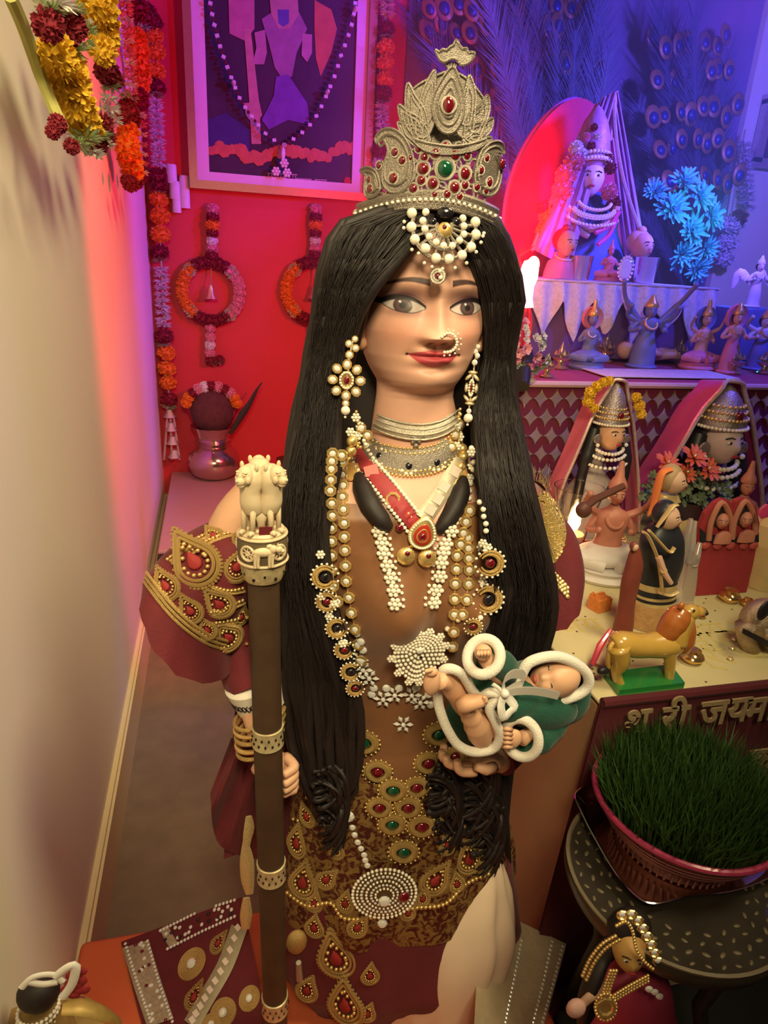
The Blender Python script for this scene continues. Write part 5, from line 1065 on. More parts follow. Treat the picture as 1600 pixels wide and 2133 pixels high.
flat('printed_staff',[(508,60),(522,60),(540,215),(544,300),(524,300),(520,220)],pc_('pinkgold',(0.50,0.26,0.20)),2.3822)
flat('printed_mace',[(508,215),(540,212),(546,240),(530,262),(512,240)],pc_('pinkgold',(0.50,0.26,0.20)),2.3818)
flat('printed_cloth',[(476,0),(530,0),(530,60),(510,85),(478,70)],pc_('rose',(0.45,0.18,0.20)),2.3826)
flat('printed_head',[(560,-20),(620,-20),(622,30),(604,60),(580,60),(565,30)],pc_('skin',(0.42,0.24,0.20)),2.3815)
flat('printed_face',[(578,20),(602,20),(602,48),(590,56),(580,48)],pc_('blueface',(0.10,0.10,0.25)),2.3810)
flat('printed_arm',[(530,68),(552,62),(556,110),(550,134),(526,134),(534,100)],pc_('rose2',(0.42,0.22,0.24)),2.3817); flat('printed_arm',[(630,70),(650,72),(650,110),(640,130),(628,115)],pc_('rose2',(0.42,0.22,0.24)),2.3817)
flat('printed_rock',[(432,250),(470,235),(520,270),(520,318),(432,318)],pc_('indigo',(0.05,0.04,0.12)),2.3828)
random.seed(4); fl = []
for px in list(range(440,740,9)):
    yy_ = 318+10*math.sin(px*.05)+random.uniform(-7,7); r_ = random.uniform(8,15)
    fl.append((px,yy_,r_))
mb = MB()
for px,py,r_ in fl: p = W(px,py,2.3815); mb.lathe([(r_*mpp(p),0),(r_*mpp(p)*.8,.0012),(.0005,.0014)],p,7,FRONT)
mb.build('printed_flowers', pc_('marigold',(0.55,0.16,0.06)), pic, kind='stuff')
for px in (455,724):
    p = W(px,377,2.3822); MB().lathe([(.013,0),(.012,.001),(.0005,.0012)],p,6,FRONT).build('printed_emblem', pc_('red',(0.5,0.03,0.03)), pic)
def text3d(name, body, p, M3, size, m_, parent=None, ext=.0006, align='CENTER', bold=.018, **k):
    c_ = bpy.data.curves.new(name,'FONT'); c_.body = body; c_.size = size; c_.extrude = ext; c_.offset = size*bold; c_.align_x = align; c_.resolution_u = 3
    o = bpy.data.objects.new(name,c_); C.objects.link(o); bpy.context.view_layer.update(); me = bpy.data.meshes.new_from_object(o); C.objects.unlink(o); bpy.data.objects.remove(o); me.materials.append(m_); return link(name, me, M4(p,M3), parent, **k)
m_pt = pc_('pale_text',(0.55,0.38,0.34))
for px,py,w_ in ((588,361,62),(500,366,26),(572,368,46),(632,372,34),(668,374,26)):     # unreadable caption strokes
    a,b_ = W(px-w_/2,py,2.3826),W(px+w_/2,py+w_*.05,2.3826); mb = MB().tube([a,b_],.0016,5)
    for q in range(int(w_/6)): c_ = a+(b_-a)*(q+.5)/int(w_/6); mb.tube([c_,c_+V(.001*(q%3-1),0,-.009)],.0014,5)
    mb.build('caption_stroke', m_pt, pic)
# bead garland over the picture
bg = thing('bead_garland', 'white crystal bead garland draped in a V over the framed picture', 'garland', W(592,360,2.355))
u_cube = unit('clear_bead', MB().box((0,0,0),(1.5,1.2,1.5)), m_crystal, False); u_dark = unit('maroon_bead', MB().ell((0,0,0),.75,8,6), mat('maroon_bead',(0.12,0.01,0.02),.3))
LP_ = smooth_path([V(*a,0) for a in ((435,-15),(443,35),(455,85),(468,125),(485,170),(502,210),(530,250),(560,285),(592,302))],60); RP_ = smooth_path([V(*a,0) for a in ((742,-15),(735,40),(722,85),(712,110),(700,150),(690,175),(668,225),(650,255),(625,280),(592,302))],60)
for Pq in (LP_,RP_):
    for i,q in enumerate(resample(Pq,11.5)):
        p = W(q[0],q[1],2.357); inst('dark_bead' if i%2 else 'clear_bead', u_dark if i%2 else u_cube, p, V(0,-1,0), (.0065 if i%2 else .0075), bg, spin=random.uniform(-.4,.4))
for px,py in ((487,173),(682,192),(590,320),(740,20)): p = W(px,py,2.355); inst('long_bead', unit('long_bead',MB().ell((0,0,0),(.7,.7,2.2),10,8),m_crystal), p, V(0,-1,0), .011, bg, spin=(.4 if px<500 else -.4 if px>600 else 0)) if px!=590 else inst('long_bead', unit('drop_bead',MB().ell((0,0,0),(.7,2.0,.7),10,8),m_crystal), p, V(0,-1,0), .010, bg)
for px,py in ((592,340),(575,357),(598,360)): inst('flower_bead', u_flower, W(px,py,2.355), V(0,-1,0), .014, bg)
# ---- ring wall hangings ----
def ring_hanging(label, cx):
    t_ = thing('door_hanging', label, 'wall hanging', W(cx,610,2.375), 'pair of flower ring hangings'); Yh = 2.372
    c_ = W(cx,607,Yh); k_ = mpp(c_)
    for q in range(30):
        a = 2*PI*q/30; kd = 'maroon' if (a%PI>.9 and a%PI<2.3) else ('orange' if math.cos(a)<0 else 'pink'); s_ = 13*k_
        link(kd+'_flower', u_pom[kd], M4(c_+V(math.cos(a)*58*k_,0,math.sin(a)*58*k_), rotz(q), s_), t_)
    for a in (.75,2.35,3.9,5.4): link('green_leaf', u_fringe['green'], M4(c_+V(math.cos(a)*58*k_,-.008,math.sin(a)*58*k_), FRONT, 15*k_), t_)
    for dy_,kd,r_ in ((-170,'pink',13),(-155,'maroon',14),(-138,'orange',15),(-122,'maroon',13),(-105,'white',12),(-90,'pink',12),(-75,'maroon',14),(75,'pink',11),(95,'pink',11),(112,'white',11),(128,'pink',11)): pom(t_,kd,cx+dy_*-.02,607+dy_,r_,Yh)
    for dx in (-10,10): pom(t_,'maroon',cx+8+dx,750,11,Yh); pom(t_,'green',cx+8+dx,752,12,Yh,fr_=True)
    MB().tube([W(cx-4,425,Yh),W(cx,540,Yh),W(cx,575,Yh)],.0022,6).build('string', m_goldthread, t_)
    b_ = W(cx,622,Yh-.012); MB().lathe([(.002,.045),(.006,.043),(.010,.032),(.014,.012),(.021,.002),(.022,0),(.016,.001)],b_,18).build('bell', m_gold, t_); MB().tube([W(cx,575,Yh),b_+V(0,0,.044)],.0018,6).build('bell_string', m_goldthread, t_); return t_
ring_hanging('flower ring hanging with brass bell left under the picture frame, fully visible', 440); ring_hanging('flower ring hanging with brass bell half hidden behind the statue\'s hair', 655)
# ---- kalash ----
kb = WZ(447,992,ZBN+.001); kk_ = mpp(kb); kal = thing('water_pot', 'steel ritual water pot with a wrapped coconut and flowers on the low bench', 'pot', kb)
MB().lathe([(.001,0),(32*kk_,0),(46*kk_,10*kk_),(54*kk_,30*kk_),(50*kk_,48*kk_),(36*kk_,60*kk_),(30*kk_,66*kk_),(36*kk_,70*kk_),(30*kk_,74*kk_),(36*kk_,80*kk_),(32*kk_,84*kk_),(38*kk_,100*kk_),(44*kk_,108*kk_),(40*kk_,106*kk_),(.001,100*kk_)],kb,40).build('pot', mat('tinted_steel',(0.60,0.42,0.36),.15,.9), kal)
cc = kb+V(0,0,140*kk_); MB().ell(cc,(44*kk_,40*kk_,46*kk_),24,16,).build('coconut', mat('brown_coconut',(0.10,0.035,0.025),.9,var=.5,vscale=60,bump=.8,bscale=150), kal)
MB().torus(cc+V(0,0,8*kk_),42*kk_,6*kk_,rotx(1.2),28,8,1.0,1.0).build('red_thread', mat('red_cloth',(0.35,0.01,0.02),.8), kal)
for a,kd in zip(np.linspace(.25,PI-.25,11),['orange','orange','pink','maroon','pink','maroon','white','pink','maroon','orange','orange']): link(kd+'_flower', u_pom[kd], M4(cc+V(50*kk_*math.cos(a),-14*kk_,44*kk_*math.sin(a)+6*kk_), rotz(a), 11*kk_), kal)
MB().tube(smooth_path([W(480,905,2.30),W(500,870,2.30),W(520,840,2.30),W(535,812,2.30),W(546,797,2.30)],14),[.004,.010,.012,.008,.006,.003,.002],8,flat=.3,up=(0,1,0)).build('mango_leaf', mat('dark_leaf',(0.03,0.03,0.015),.6), kal)
pw = W(600,980,2.28); pw[2] = ZBN+.001; lq = thing('brass_lamp', 'dark little brass lamp beside the water pot, partly behind hair', 'lamp', pw); MB().lathe([(.03,0),(.032,.006),(.010,.014),(.008,.05),(.02,.056),(.04,.066),(.042,.074),(.03,.070),(.001,.066)],pw,24).build('bowl', mat('dark_brass',(0.12,0.06,0.03),.4,.6), lq)
# ---------------- altar: lower table ----------------
ZA, XA, YA = 0.480, 0.406, 0.550
alt = thing('altar_table', 'wooden altar table draped with maroon velvet in front and cream printed cloth on top', 'table', (0.83,0.80,0))
m_pw = mat('peach_wood_panel',(0.52,0.30,0.15),.5,var=.15,vscale=14,bump=.1,bscale=40)
MB().box((XA+.012,0.83,ZA/2-.004),(.024,.55,ZA-.008)).build('side_panel', m_pw, alt, smooth=False)
MB().box((0.84,0.83,ZA-.018),(.84,.55,.028)).build('top_board', m_pw, alt, smooth=False)
MB().box((1.26,0.83,ZA/2-.004),(.024,.55,ZA-.008)).build('side_panel', m_pw, alt, smooth=False)
m_tcl = mat('cream_printed_cotton',(0.62,0.54,0.29),.8,var=.10,vscale=22,bump=.15,bscale=60)
tcl = rbox('table_cloth', (0.838,0.826,ZA-.0015), (.866,.556,.005), m_tcl, .002, label='cream cotton cloth printed with pale yellow script on the altar table', cat='tablecloth')
m_vel = mat('dark_red_velvet',(0.085,0.006,0.012),.85,var=.2,vscale=30,bump=.2,bscale=300,sheen=.05)
fc = thing('velvet_cloth', 'dark red velvet cloth with gold script hanging on the altar table front', 'cloth', (0.84,YA-.01,ZA))
g_=[]
for i in range(25):
    z_ = ZA+.003-i*(ZA-.03)/24; g_.append([(XA-.002+(1.27-XA)*k_/60-.035*(i/24)*(1-k_/60),YA-.006-.004*math.sin(k_*.55)*min(1,i/6)-.006*(i/24),z_) for k_ in range(61)])
g_ = np.array(g_); mb = MB().grid(g_); mb.grid(g_[:,::-1]+V(0,.004,0)); mb.tube([(x_,YA-.004,ZA+.002) for x_ in np.linspace(XA,1.27,20)],.006,8); mb.build('cloth', m_vel, fc)
m_gp = mat('dull_gold_print',(0.34,0.24,0.13),.6,.15,var=.35,vscale=300)
# script on the velvet
zt1 = float(W(1400,1475,YA-.016)[2]); pA = W(1400,1510,YA-.017)
for bd,px,py,sz in (('श',1296,1528,.046),('री',1372,1524,.050),('जय',1452,1512,.050),('माता',1546,1504,.050),('क',1552,1608,.050)): text3d('gold_script', bd, W(px,py,YA-.020), FRONT, sz, m_gp, fc, .0012, 'LEFT')
# pale print on the table top
m_yp = mat('pale_yellow_print',(0.66,0.55,0.20),.8,var=.12,vscale=80)
for px,py,bd in ((1170,1320,'जय माता'),(1330,1360,'श्री माता'),(1440,1330,'जय माता'),(1440,1390,'श्री जय माता')):
    p = WZ(px,py,ZA+.0013); text3d('printed_script', bd, p, np.eye(3), .052, m_yp, tcl, .0004, 'LEFT', .0)
dots = MB(); random.seed(9)
for i in range(170): dots.lathe([(.0016,0),(.0012,.0006),(.0001,.0007)],(random.uniform(XA+.01,1.1),random.uniform(YA+.01,1.05),ZA+.001),6)
dots.build('printed_dots', mat('dark_print',(0.08,0.05,0.04),.8), tcl, kind='stuff')
# ---------------- middle step with diamond mirror cloth ----------------
ZM, XM = 0.742, 0.525
rbox('altar_step', (1.10,1.50,ZM/2), (1.15,.78,ZM), mat('magenta_cloth',(0.30,0.05,0.11),.75,var=.15,vscale=20), .004, label='middle altar step covered with magenta cloth behind the two busts', cat='step')
dc = thing('diamond_cloth', 'maroon cloth with mirror diamonds on the front of the middle altar step', 'cloth', (1.1,1.105,ZM))
MB().box((1.10,1.106,ZM-.15),(1.15,.004,.30)).build('cloth', mat('maroon_lattice_cloth',(0.14,0.012,0.04),.7,var=.2), dc, smooth=False)
MB().tube([(XM,1.102,ZM-.004),(1.675,1.102,ZM-.004)],.006,8).build('piping', mat('pink_trim',(0.62,0.36,0.36),.6), dc)
ast = [np.array([math.copysign(abs(math.cos(a))**2.9,math.cos(a)),math.copysign(abs(math.sin(a))**2.9,math.sin(a)),0]) for a in np.linspace(0,2*PI,24,endpoint=False)]
u_dia = unit('mirror_diamond', MB().slab(ast,np.array([0,0,.10]),.6), mat('crinkled_gold_foil',(0.66,0.50,0.34),.18,.7,var=.3,vscale=60,bump=.8,bscale=120), False)
for r_ in range(7):
    for c_ in range(21):
        x_ = XM+.012+c_*.0305+(.0152 if r_%2 else 0); z_ = ZM-.030-r_*.0345
        if x_ < 1.16: link('mirror_diamond', u_dia, M4(V(x_,1.1035,z_),FRONT,(.0150,.0178,.0155)), dc)
# papers on the step
rbox('paper_sheet', tuple(WZ(1375,778,ZM+.004)), (.30,.10,.002), mat('printed_paper',(0.66,0.62,0.62),.6,var=.3,vscale=60), .0005, label='printed white paper sheet lying flat on the middle step', cat='paper')
# ---------------- upper shelf ----------------
ZS = 0.908
rbox('altar_shelf', (0.865,1.57,(ZM+ZS)/2+.003), (.45,.40,ZS-ZM-.008), mat('blue_violet_cloth',(0.16,0.08,0.22),.7,var=.2,vscale=25), .004, label='upper altar shelf draped with lace below the main idol', cat='shelf')
lace = thing('lace_cloth', 'white lace cloth with pointed hem hanging from the upper shelf', 'cloth', (0.86,1.36,ZS)); m_lace = mat('white_lace',(0.66,0.64,0.66),.6,var=.3,vscale=120,bump=.7,bscale=260)
rbox('cloth_top', (0.865,1.563,ZS+.0015), (.46,.42,.004), m_lace, .001, parent=lace)
n_=120; top_=[];mid_=[];bot_=[]
for k_ in range(n_+1):
    u = k_/n_; x_ = .638+.455*u; ph = (u*6.2)%1; d_ = .035+.085*(1-abs(2*ph-1))*(.6+.5*abs(math.sin(u*9))); y_ = 1.352+.006*math.sin(u*70); top_.append((x_,1.356,ZS+.003)); mid_.append((x_,y_-.004,ZS-d_*.5)); bot_.append((x_,y_-.006,ZS-d_))
P_ = np.array([top_,mid_,bot_]); mb = MB().grid(P_); mb.grid(P_[:,::-1]+V(0,.003,0)); mb.build('hanging_lace', m_lace, lace)
# ---------------- small figures ----------------
m_clay = mat('terracotta_paint',(0.52,0.20,0.14),.5,var=.2,vscale=60); m_pskin = mat('figure_skin',(0.66,0.40,0.28),.5,var=.08); m_fgold = mat('figure_gold',(0.66,0.44,0.14),.35,.5,var=.2); m_fblack = mat('figure_black',(0.02,0.017,0.02),.4); m_fred = mat('figure_red',(0.42,0.03,0.04),.5,var=.15); m_fwhite = mat('figure_white',(0.72,0.66,0.62),.5,var=.1); m_fblue = mat('figure_blue',(0.16,0.20,0.42),.5,var=.15); m_fpink=mat('figure_pink',(0.66,0.22,0.30),.6,var=.15)
def head_part(parent, c, r, skin, yaw=0.0, hair=m_fblack, pitch=0.0):
    M_ = rotz(yaw)@rotx(pitch); mb = MB(); rows_=[]
    for i in range(1,22):
        ph = PI*i/22; row=[]
        for k_ in range(28):
            a = 2*PI*k_/28; x_,y_,z_ = math.sin(ph)*math.sin(a),-math.sin(ph)*math.cos(a),math.cos(ph); f_ = 0
            if y_<0: f_ = .20*math.exp(-(x_/.13)**2-((z_+.12)/.20)**2)+.06*math.exp(-(x_/.25)**2-((z_+.48)/.10)**2)-.06*math.exp(-((abs(x_)-.34)/.15)**2-((z_-.08)/.12)**2)+.05*math.exp(-(x_/.25)**2-((z_+.8)/.15)**2)
            tp_ = 1-.16*max(0,-z_)
            row.append(np.array(c)+M_@(np.array([x_*.78*tp_,y_*.86-f_,z_*1.0])*r))
        rows_.append(row)
    mb.grid(rows_,closed_u=True,cap0=True,cap1=True); o = mb.build('head', skin, parent, sharp=False)
    ft = lambda x_,y_,z_: np.array(c)+M_@(np.array([x_,y_,z_])*r)
    if r > .006:
        for s_ in (-1,1):
            MB().ell(ft(s_*.30,-.74,.10),(r*.15,r*.06,r*.07),10,6,M_).build('eye', m_fwhite, o); MB().ell(ft(s_*.30,-.79,.10),(r*.065,r*.03,r*.065),8,6,M_).build('pupil', m_fblack, o); MB().tube([ft(s_*.12,-.80,.26),ft(s_*.30,-.78,.32),ft(s_*.50,-.66,.25)],r*.03,5).build('brow', m_fblack, o)
        MB().ell(ft(0,-.87,-.46),(r*.20,r*.06,r*.075),10,6,M_).build('lips', m_fred, o)
    return o
def idol(name, label, cat, x, yb, yt, Y, body_m, skin_m, crown_m, halo=None, pose='stand', arms=2, yaw=-0.3, group=None, zbase=None, wd=1.0, tilt=0):
    b = W(x,yb,Y); t = W(x,yt,Y); 
    if zbase is not None: b[2] = zbase
    H = t[2]-b[2]; t_ = thing(name, label, cat, b, group); M_ = rotz(yaw); L = lambda x_,y_,z_: b+M_@V(x_*H*wd,y_*H*wd,z_*H)
    def loft(rows_,m_,nm):
        P_=[]
        for z_,w_,d_,oy in smooth_path(rows_,36): P_.append([L(w_*math.cos(a),d_*math.sin(a)+oy,z_) for a in np.linspace(0,2*PI,24,endpoint=False)])
        return MB().grid(P_,closed_u=True,cap0=True,cap1=True).build(nm,m_,t_)
    if pose=='stand':
        MB().lathe([(.16*H*wd,0),(.17*H*wd,.02*H),(.15*H*wd,.045*H),(.001,.05*H)],b,24).build('base', body_m, t_)
        loft([(.04,.14,.11,0),(.15,.135,.10,0),(.30,.12,.10,0),(.45,.09,.075,0),(.52,.085,.07,0)],body_m,'skirt'); loft([(.50,.085,.07,0),(.58,.11,.08,0),(.64,.12,.075,0),(.675,.09,.06,0),(.70,.04,.04,0)],skin_m,'torso'); sh,hz = .635,.775
    else:
        MB().lathe([(.30*H*wd,0),(.32*H*wd,.03*H),(.28*H*wd,.07*H),(.30*H*wd,.10*H),(.001,.11*H)],b,28).build('base', body_m, t_)
        mb = MB().ell(L(0,-.02,.18),(.30*H*wd,.20*H*wd,.10*H),20,12); 
        for s_ in (-1,1): mb.tube([L(s_*.10,-.02,.18),L(s_*.28,-.12,.17),L(s_*.05,-.22,.14)],[.09*H*wd,.075*H*wd,.05*H*wd],12)
        mb.build('legs', body_m, t_); loft([(.16,.15,.11,0),(.28,.12,.09,0),(.36,.11,.085,0),(.46,.14,.095,0),(.54,.14,.085,0),(.59,.06,.05,0),(.62,.04,.04,0)],skin_m,'torso'); sh,hz = .53,.71
    n_ = arms//2
    for s_ in (-1,1):
        for q in range(n_):
            ab = MB(); up_ = .16*q; ab.tube(smooth_path([L(s_*.11,0,sh),L(s_*(.19+.05*q),-.02,sh-.13+up_*1.3),L(s_*(.13+.12*q),-.13,sh-.10+up_*1.9)],10),[.034*H*wd]*5+[.024*H*wd]*6,8); ab.ell(L(s_*(.13+.12*q),-.14,sh-.09+up_*1.9),.028*H*wd,8,6); ab.build('arm', skin_m, t_)
    r_ = .085*H*max(1,wd*.95); head_part(t_, L(0,-.01,hz), r_, skin_m, yaw)
    MB().ell(L(0,.035,hz+.015),(r_*.95,r_*.85,r_*1.0),16,10).build('hair', m_fblack, t_)
    MB().lathe([(r_*.86,0),(r_*.92,.03*H),(r_*.72,.07*H),(r_*.45,.11*H),(r_*.22,max(.12*H,(1-hz-.05)*H-.01*H)),(.0003,(1-hz-.05)*H)],L(0,0,hz+.05),18).build('crown', crown_m, t_)
    MB().torus(L(0,-.08,sh-.02),.07*H*wd,.014*H*wd,rotx(.9),18,6).build('garland', crown_m, t_)
    if halo is not None: MB().lathe([(.0005,.004),(.15*H*wd,.004),(.19*H*wd,.007),(.20*H*wd,0),(.0005,-.001)],L(0,.09,hz+.02),28,FRONT).build('halo', halo, t_)
    return t_
# upper step idols
idol('idol','blue draped seated idol with pink halo at the lace left end','idol',1222,752,622,1.27,m_fblue,m_fblue,m_fgold,m_fpink,'sit',2,zbase=ZM+.001,wd=.85)
idol('idol','many armed idol before the lace middle','idol',1340,735,612,1.30,m_fblue,m_fblue,m_fgold,None,'stand',6,zbase=ZM+.001,wd=1.3)
idol('idol','seated idol with broad violet halo before the lace right end','idol',1455,748,622,1.29,m_fpink,m_pskin,m_fgold,m_fblue,'sit',4,zbase=ZM+.001,wd=.85)
idol('idol','slender standing idol with round halo right of the lace','idol',1514,765,628,1.24,m_fpink,m_pskin,m_fgold,m_fpink,'stand',2,zbase=ZM+.001,wd=.9)
idol('idol','cyan lit idol at the right edge of the step','idol',1580,735,640,1.30,m_fblue,m_fwhite,m_fgold,None,'stand',4,zbase=ZM+.001,wd=1.2)
p = WZ(1340,757,ZM+.001); bb2 = thing('baby_figure','small bare baby figure lying on the step before the lace','figure',p); mb = MB().ell(p+V(0,0,.022),(.034,.020,.020),16,10); mb.ell(p+V(-.048,.004,.028),.020,14,10)
for s_ in (-1,1): mb.tube([p+V(.02,s_*.010,.02),p+V(.055,-.012+s_*.014,.026),p+V(.085,-.004+s_*.012,.012)],[.012,.011,.007],8); mb.tube([p+V(-.022,s_*.014,.026),p+V(-.005,-.018+s_*.02,.03),p+V(.014,-.02+s_*.018,.024)],[.008,.007,.006],8)
mb.build('body', m_pskin, bb2, sharp=False)
# little silver lotus lamps
def lotus_lamp(label,x,yb,yt,Yz=ZM):
    b = WZ(x,yb,Yz+.001); H = (yb-yt)*mpp(b)*1.05; t_ = thing('lotus_lamp', label, 'lamp', b, 'small silver lotus lamps on the step'); m_ = mat('bright_brass_silver',(0.78,0.66,0.42),.12,.85)
    MB().lathe([(.26*H,0),(.30*H,.05*H),(.14*H,.14*H),(.10*H,.22*H),(.30*H,.34*H),(.34*H,.42*H),(.20*H,.40*H),(.001,.38*H)],b,22).build('foot', m_, t_)
    mb = MB()
    for R_,n_,h_,t0 in ((.30,8,.30,.75),(.18,6,.42,.4)):
        for q in range(n_):
            a = 2*PI*q/n_; d_ = V(math.cos(a),math.sin(a),0); e_ = V(-d_[1],d_[0],0); o_ = b+V(0,0,.40*H); mb.add([o_+d_*.06*H,o_+d_*R_*.8*H+e_*.09*H+V(0,0,h_*.45*H),o_+d_*R_*H*t0+V(0,0,h_*H),o_+d_*R_*.8*H-e_*.09*H+V(0,0,h_*.45*H),o_+d_*R_*1.05*H+V(0,0,h_*.42*H)],[(0,1,4),(1,2,4),(2,3,4),(3,0,4)])
    mb.lathe([(.08*H,.40*H),(.10*H,.62*H),(.06*H,.85*H),(.0003,1.0*H)],b,10); mb.build('lotus', m_, t_, smooth=False)
for lab,x,yb,yt in (('silver lotus lamp nearest the white flower bouquet',1138,785,738),('silver lotus lamp, second from the white flower bouquet',1166,768,715),('silver lotus lamp, third from the white flower bouquet',1187,748,702),('silver lotus lamp below the pink haloed idol',1258,754,698),('silver lotus lamp right of the lying baby figure',1411,757,708),('silver lotus lamp below the slender standing idol',1525,778,720),('silver lotus lamp at the far right edge of the step',1590,778,726)): lotus_lamp(lab,x,yb,yt)
# bouquet
bq = thing('flower_bouquet','bunch of white and pink cloth flowers beside the red lamp','bouquet',WZ(1085,800,ZM+.001)); random.seed(12)
u_ros = {k_:unit('rosette',(lambda mb_: (mb_.add(petals(7,3,.6,.26,.9).v,petals(7,3,.6,.26,.9).f),mb_)[1])(petals(9,2,1.0,.34,.45)),m_) for k_,m_ in (('white',mat('dusty_white_cloth',(0.62,0.55,0.52),.85,var=.15)),('pink',gm['pink']),('green',mat('dusty_leaf',(0.18,0.22,0.14),.8,var=.3)))}
for i in range(58):
    a = random.uniform(0,2*PI); r_ = 56*math.sqrt(random.random()); px,py = 1088+r_*math.cos(a),735+r_*1.25*math.sin(a); k_ = random.choice(['white','white','pink','green']); p = W(px,py,1.10-.03*math.cos(r_/56*1.4)); link(k_+'_rosette', u_ros[k_], M4(p, frame(_unit(V((px-1088)*.012,-1,(735-py)*.012)),spin=random.uniform(0,6)), random.uniform(9,16)*mpp(p)), bq)
MB().tube([WZ(1088,805,ZM+.001),W(1088,740,1.115)],[.012,.02],10).build('stem', m_fblack, bq)
# red lamp
rl = W(1101,582,1.245); rlm = thing('red_led_lamp','glowing red lamp with tassel fringe left of the lace shelf','lamp',(rl[0],rl[1],ZM)); MB().lathe([(.001,.036),(.012,.032),(.017,.018),(.017,.002),(.012,-.012),(.012,-.034),(.016,-.050),(.001,-.052)],rl,20).ell(rl+V(-.006,-.004,-.040),(.013,.012,.012),12,8).ell(rl+V(.006,.0,.026),(.012,.011,.016),12,8).build('bulb', mat('hot_pink_bulb',(0.9,0.5,0.5),.3,emit=(1.0,0.30,0.28),estr=9), rlm)
mb = MB()
for q in range(9): mb.tube(smooth_path([rl+V(-.010,0,0),rl+V(-.018-.002*q,.006,.03),rl+V(-.024+.004*q,.008,.052+.004*(q%3))],6),[.0014,.0012,.0008],5)
for q in range(12): mb.tube(smooth_path([rl+V(.006,0,-.04),rl+V(.012+.003*(q%4),.002*q,-.08),rl+V(.002+.004*(q%5),.002*q-.01,-.13)],6),[.0016,.0014,.001],5)
mb.build('tassel', mat('red_glow_tassel',(0.6,0.02,0.03),.6,emit=(1,.02,.04),estr=.15), rlm); MB().tube([rl+V(0,.006,-.05),(rl[0],rl[1]+.01,ZM+.001)],[.008,.011],10).build('stand', m_fred, rlm)  # lamp glow is put into the tassel threads as faint red emission
# ---------------- main idol on the upper shelf ----------------
Ym = 1.62
bd_ = thing('arched_backrest','arched red velvet backrest behind the veiled main idol','backrest',(W(1180,570,1.75)[0],1.75,ZS))
ar = [W(p[0],p[1],1.75) for p in smooth_path([V(1044,560,0),V(1048,470,0),V(1058,395,0),V(1082,325,0),V(1118,265,0),V(1160,222,0),V(1196,207,0),V(1232,222,0),V(1268,268,0),V(1295,330,0),V(1310,400,0),V(1316,480,0),V(1318,566,0)],40)]
for p in (ar[0],ar[-1]): p[2] = ZS+.004
MB().slab(ar,V(0,-.02,0),.5).build('velvet_panel', mat('crimson_velvet',(0.60,0.02,0.08),.8,var=.1,vscale=150,bump=.4,bscale=400,sheen=.3), bd_); MB().tube(ar,.006,8).build('rim', mat('violet_rim',(0.35,0.12,0.45),.5), bd_)
mi = thing('veiled_idol','main goddess idol with crown and sheer veil before the arched red backrest','idol',(W(1225,560,Ym)[0],Ym,ZS+.004))
fc_ = W(1230,372,Ym-.04); kf = mpp(fc_)
P_ = pxrows([(400,1205,1252,.6),(412,1180,1278,.5),(440,1170,1290,.5),(480,1172,1285,.55),(530,1150,1300,.6),(572,1135,1310,.6)],Ym,seg=28); 
for r_ in P_[-1:]: 
    for i,q in enumerate(r_): r_[i] = (q[0],q[1],ZS+.004)
MB().grid(P_,closed_u=True,cap0=True,cap1=True).build('dress', mat('blue_sari',(0.05,0.12,0.30),.6,var=.3,vscale=60), mi)
head_part(mi, fc_, 36*kf, mat('pale_idol_face',(0.80,0.62,0.58),.4,var=.03), -.35)
MB().ell(fc_+V(0,.02,.008),(36*kf,26*kf,40*kf),18,12).build('hair', m_fblack, mi)
MB().lathe([(34*kf,0),(38*kf,14*kf),(36*kf,34*kf),(33*kf,60*kf),(24*kf,86*kf),(10*kf,108*kf),(.0004,116*kf)],fc_+V(0,.012,20*kf),24).build('crown', mat('crown_foil',(0.50,0.24,0.36),.55,.15,var=.5,vscale=90), mi)
for q in np.linspace(-1.25,1.25,15): inst('pearl', u_pearl, fc_+V(math.sin(q)*37*kf,-math.cos(q)*30*kf,(26+10*math.cos(q))*kf), V(0,-1,0), 4.6*kf, mi)
for q in np.linspace(-1.25,1.25,13): inst('pearl', u_pearl, fc_+V(math.sin(q)*36*kf,-math.cos(q)*28*kf,(38+10*math.cos(q))*kf), V(0,-1,0), 4.0*kf, mi)
for r_,dz,n_ in ((40,-44,15),(50,-58,17),(62,-74,19)):
    for q in np.linspace(-1.3,1.3,n_): inst('necklace_flower', u_flower if r_==50 else u_pearl, fc_+V(math.sin(q)*r_*kf*.95,-.035-math.cos(q)*.012,(dz-18*math.cos(q))*kf), V(0,-1,0), (6 if r_==50 else 4)*kf, mi)
for px,py,r_,kd in ((1195,340,22,'pink'),(1180,365,24,'pink'),(1172,395,24,'pink'),(1200,310,16,'white'),(1165,420,18,'pink'),(1270,400,18,'pink'),(1278,425,16,'maroon'),(1262,330,14,'maroon'),(1272,350,13,'maroon'),(1140,450,18,'orange'),(1135,480,20,'orange'),(1150,500,18,'pink'),(1130,430,14,'maroon'),(1215,318,9,'white'),(1250,318,9,'pink'),(1232,305,10,'maroon'),(1222,285,9,'pink'),(1245,285,9,'white'),(1238,265,8,'maroon'),(1210,335,9,'pink'),(1258,335,9,'white'),(1230,330,8,'orange')): pom(mi,kd,px,py,r_,Ym-.06)
for pts in ([(1180,430),(1205,460),(1232,478),(1255,470)],[(1285,430),(1275,460),(1240,475),(1225,480)],[(1180,445),(1200,475),(1225,492)]): MB().tube(smooth_path([W(a,b_,Ym-.07) for a,b_ in pts],12),[8*kf]*6+[6*kf]*6,8).build('arm', m_pskin, mi)
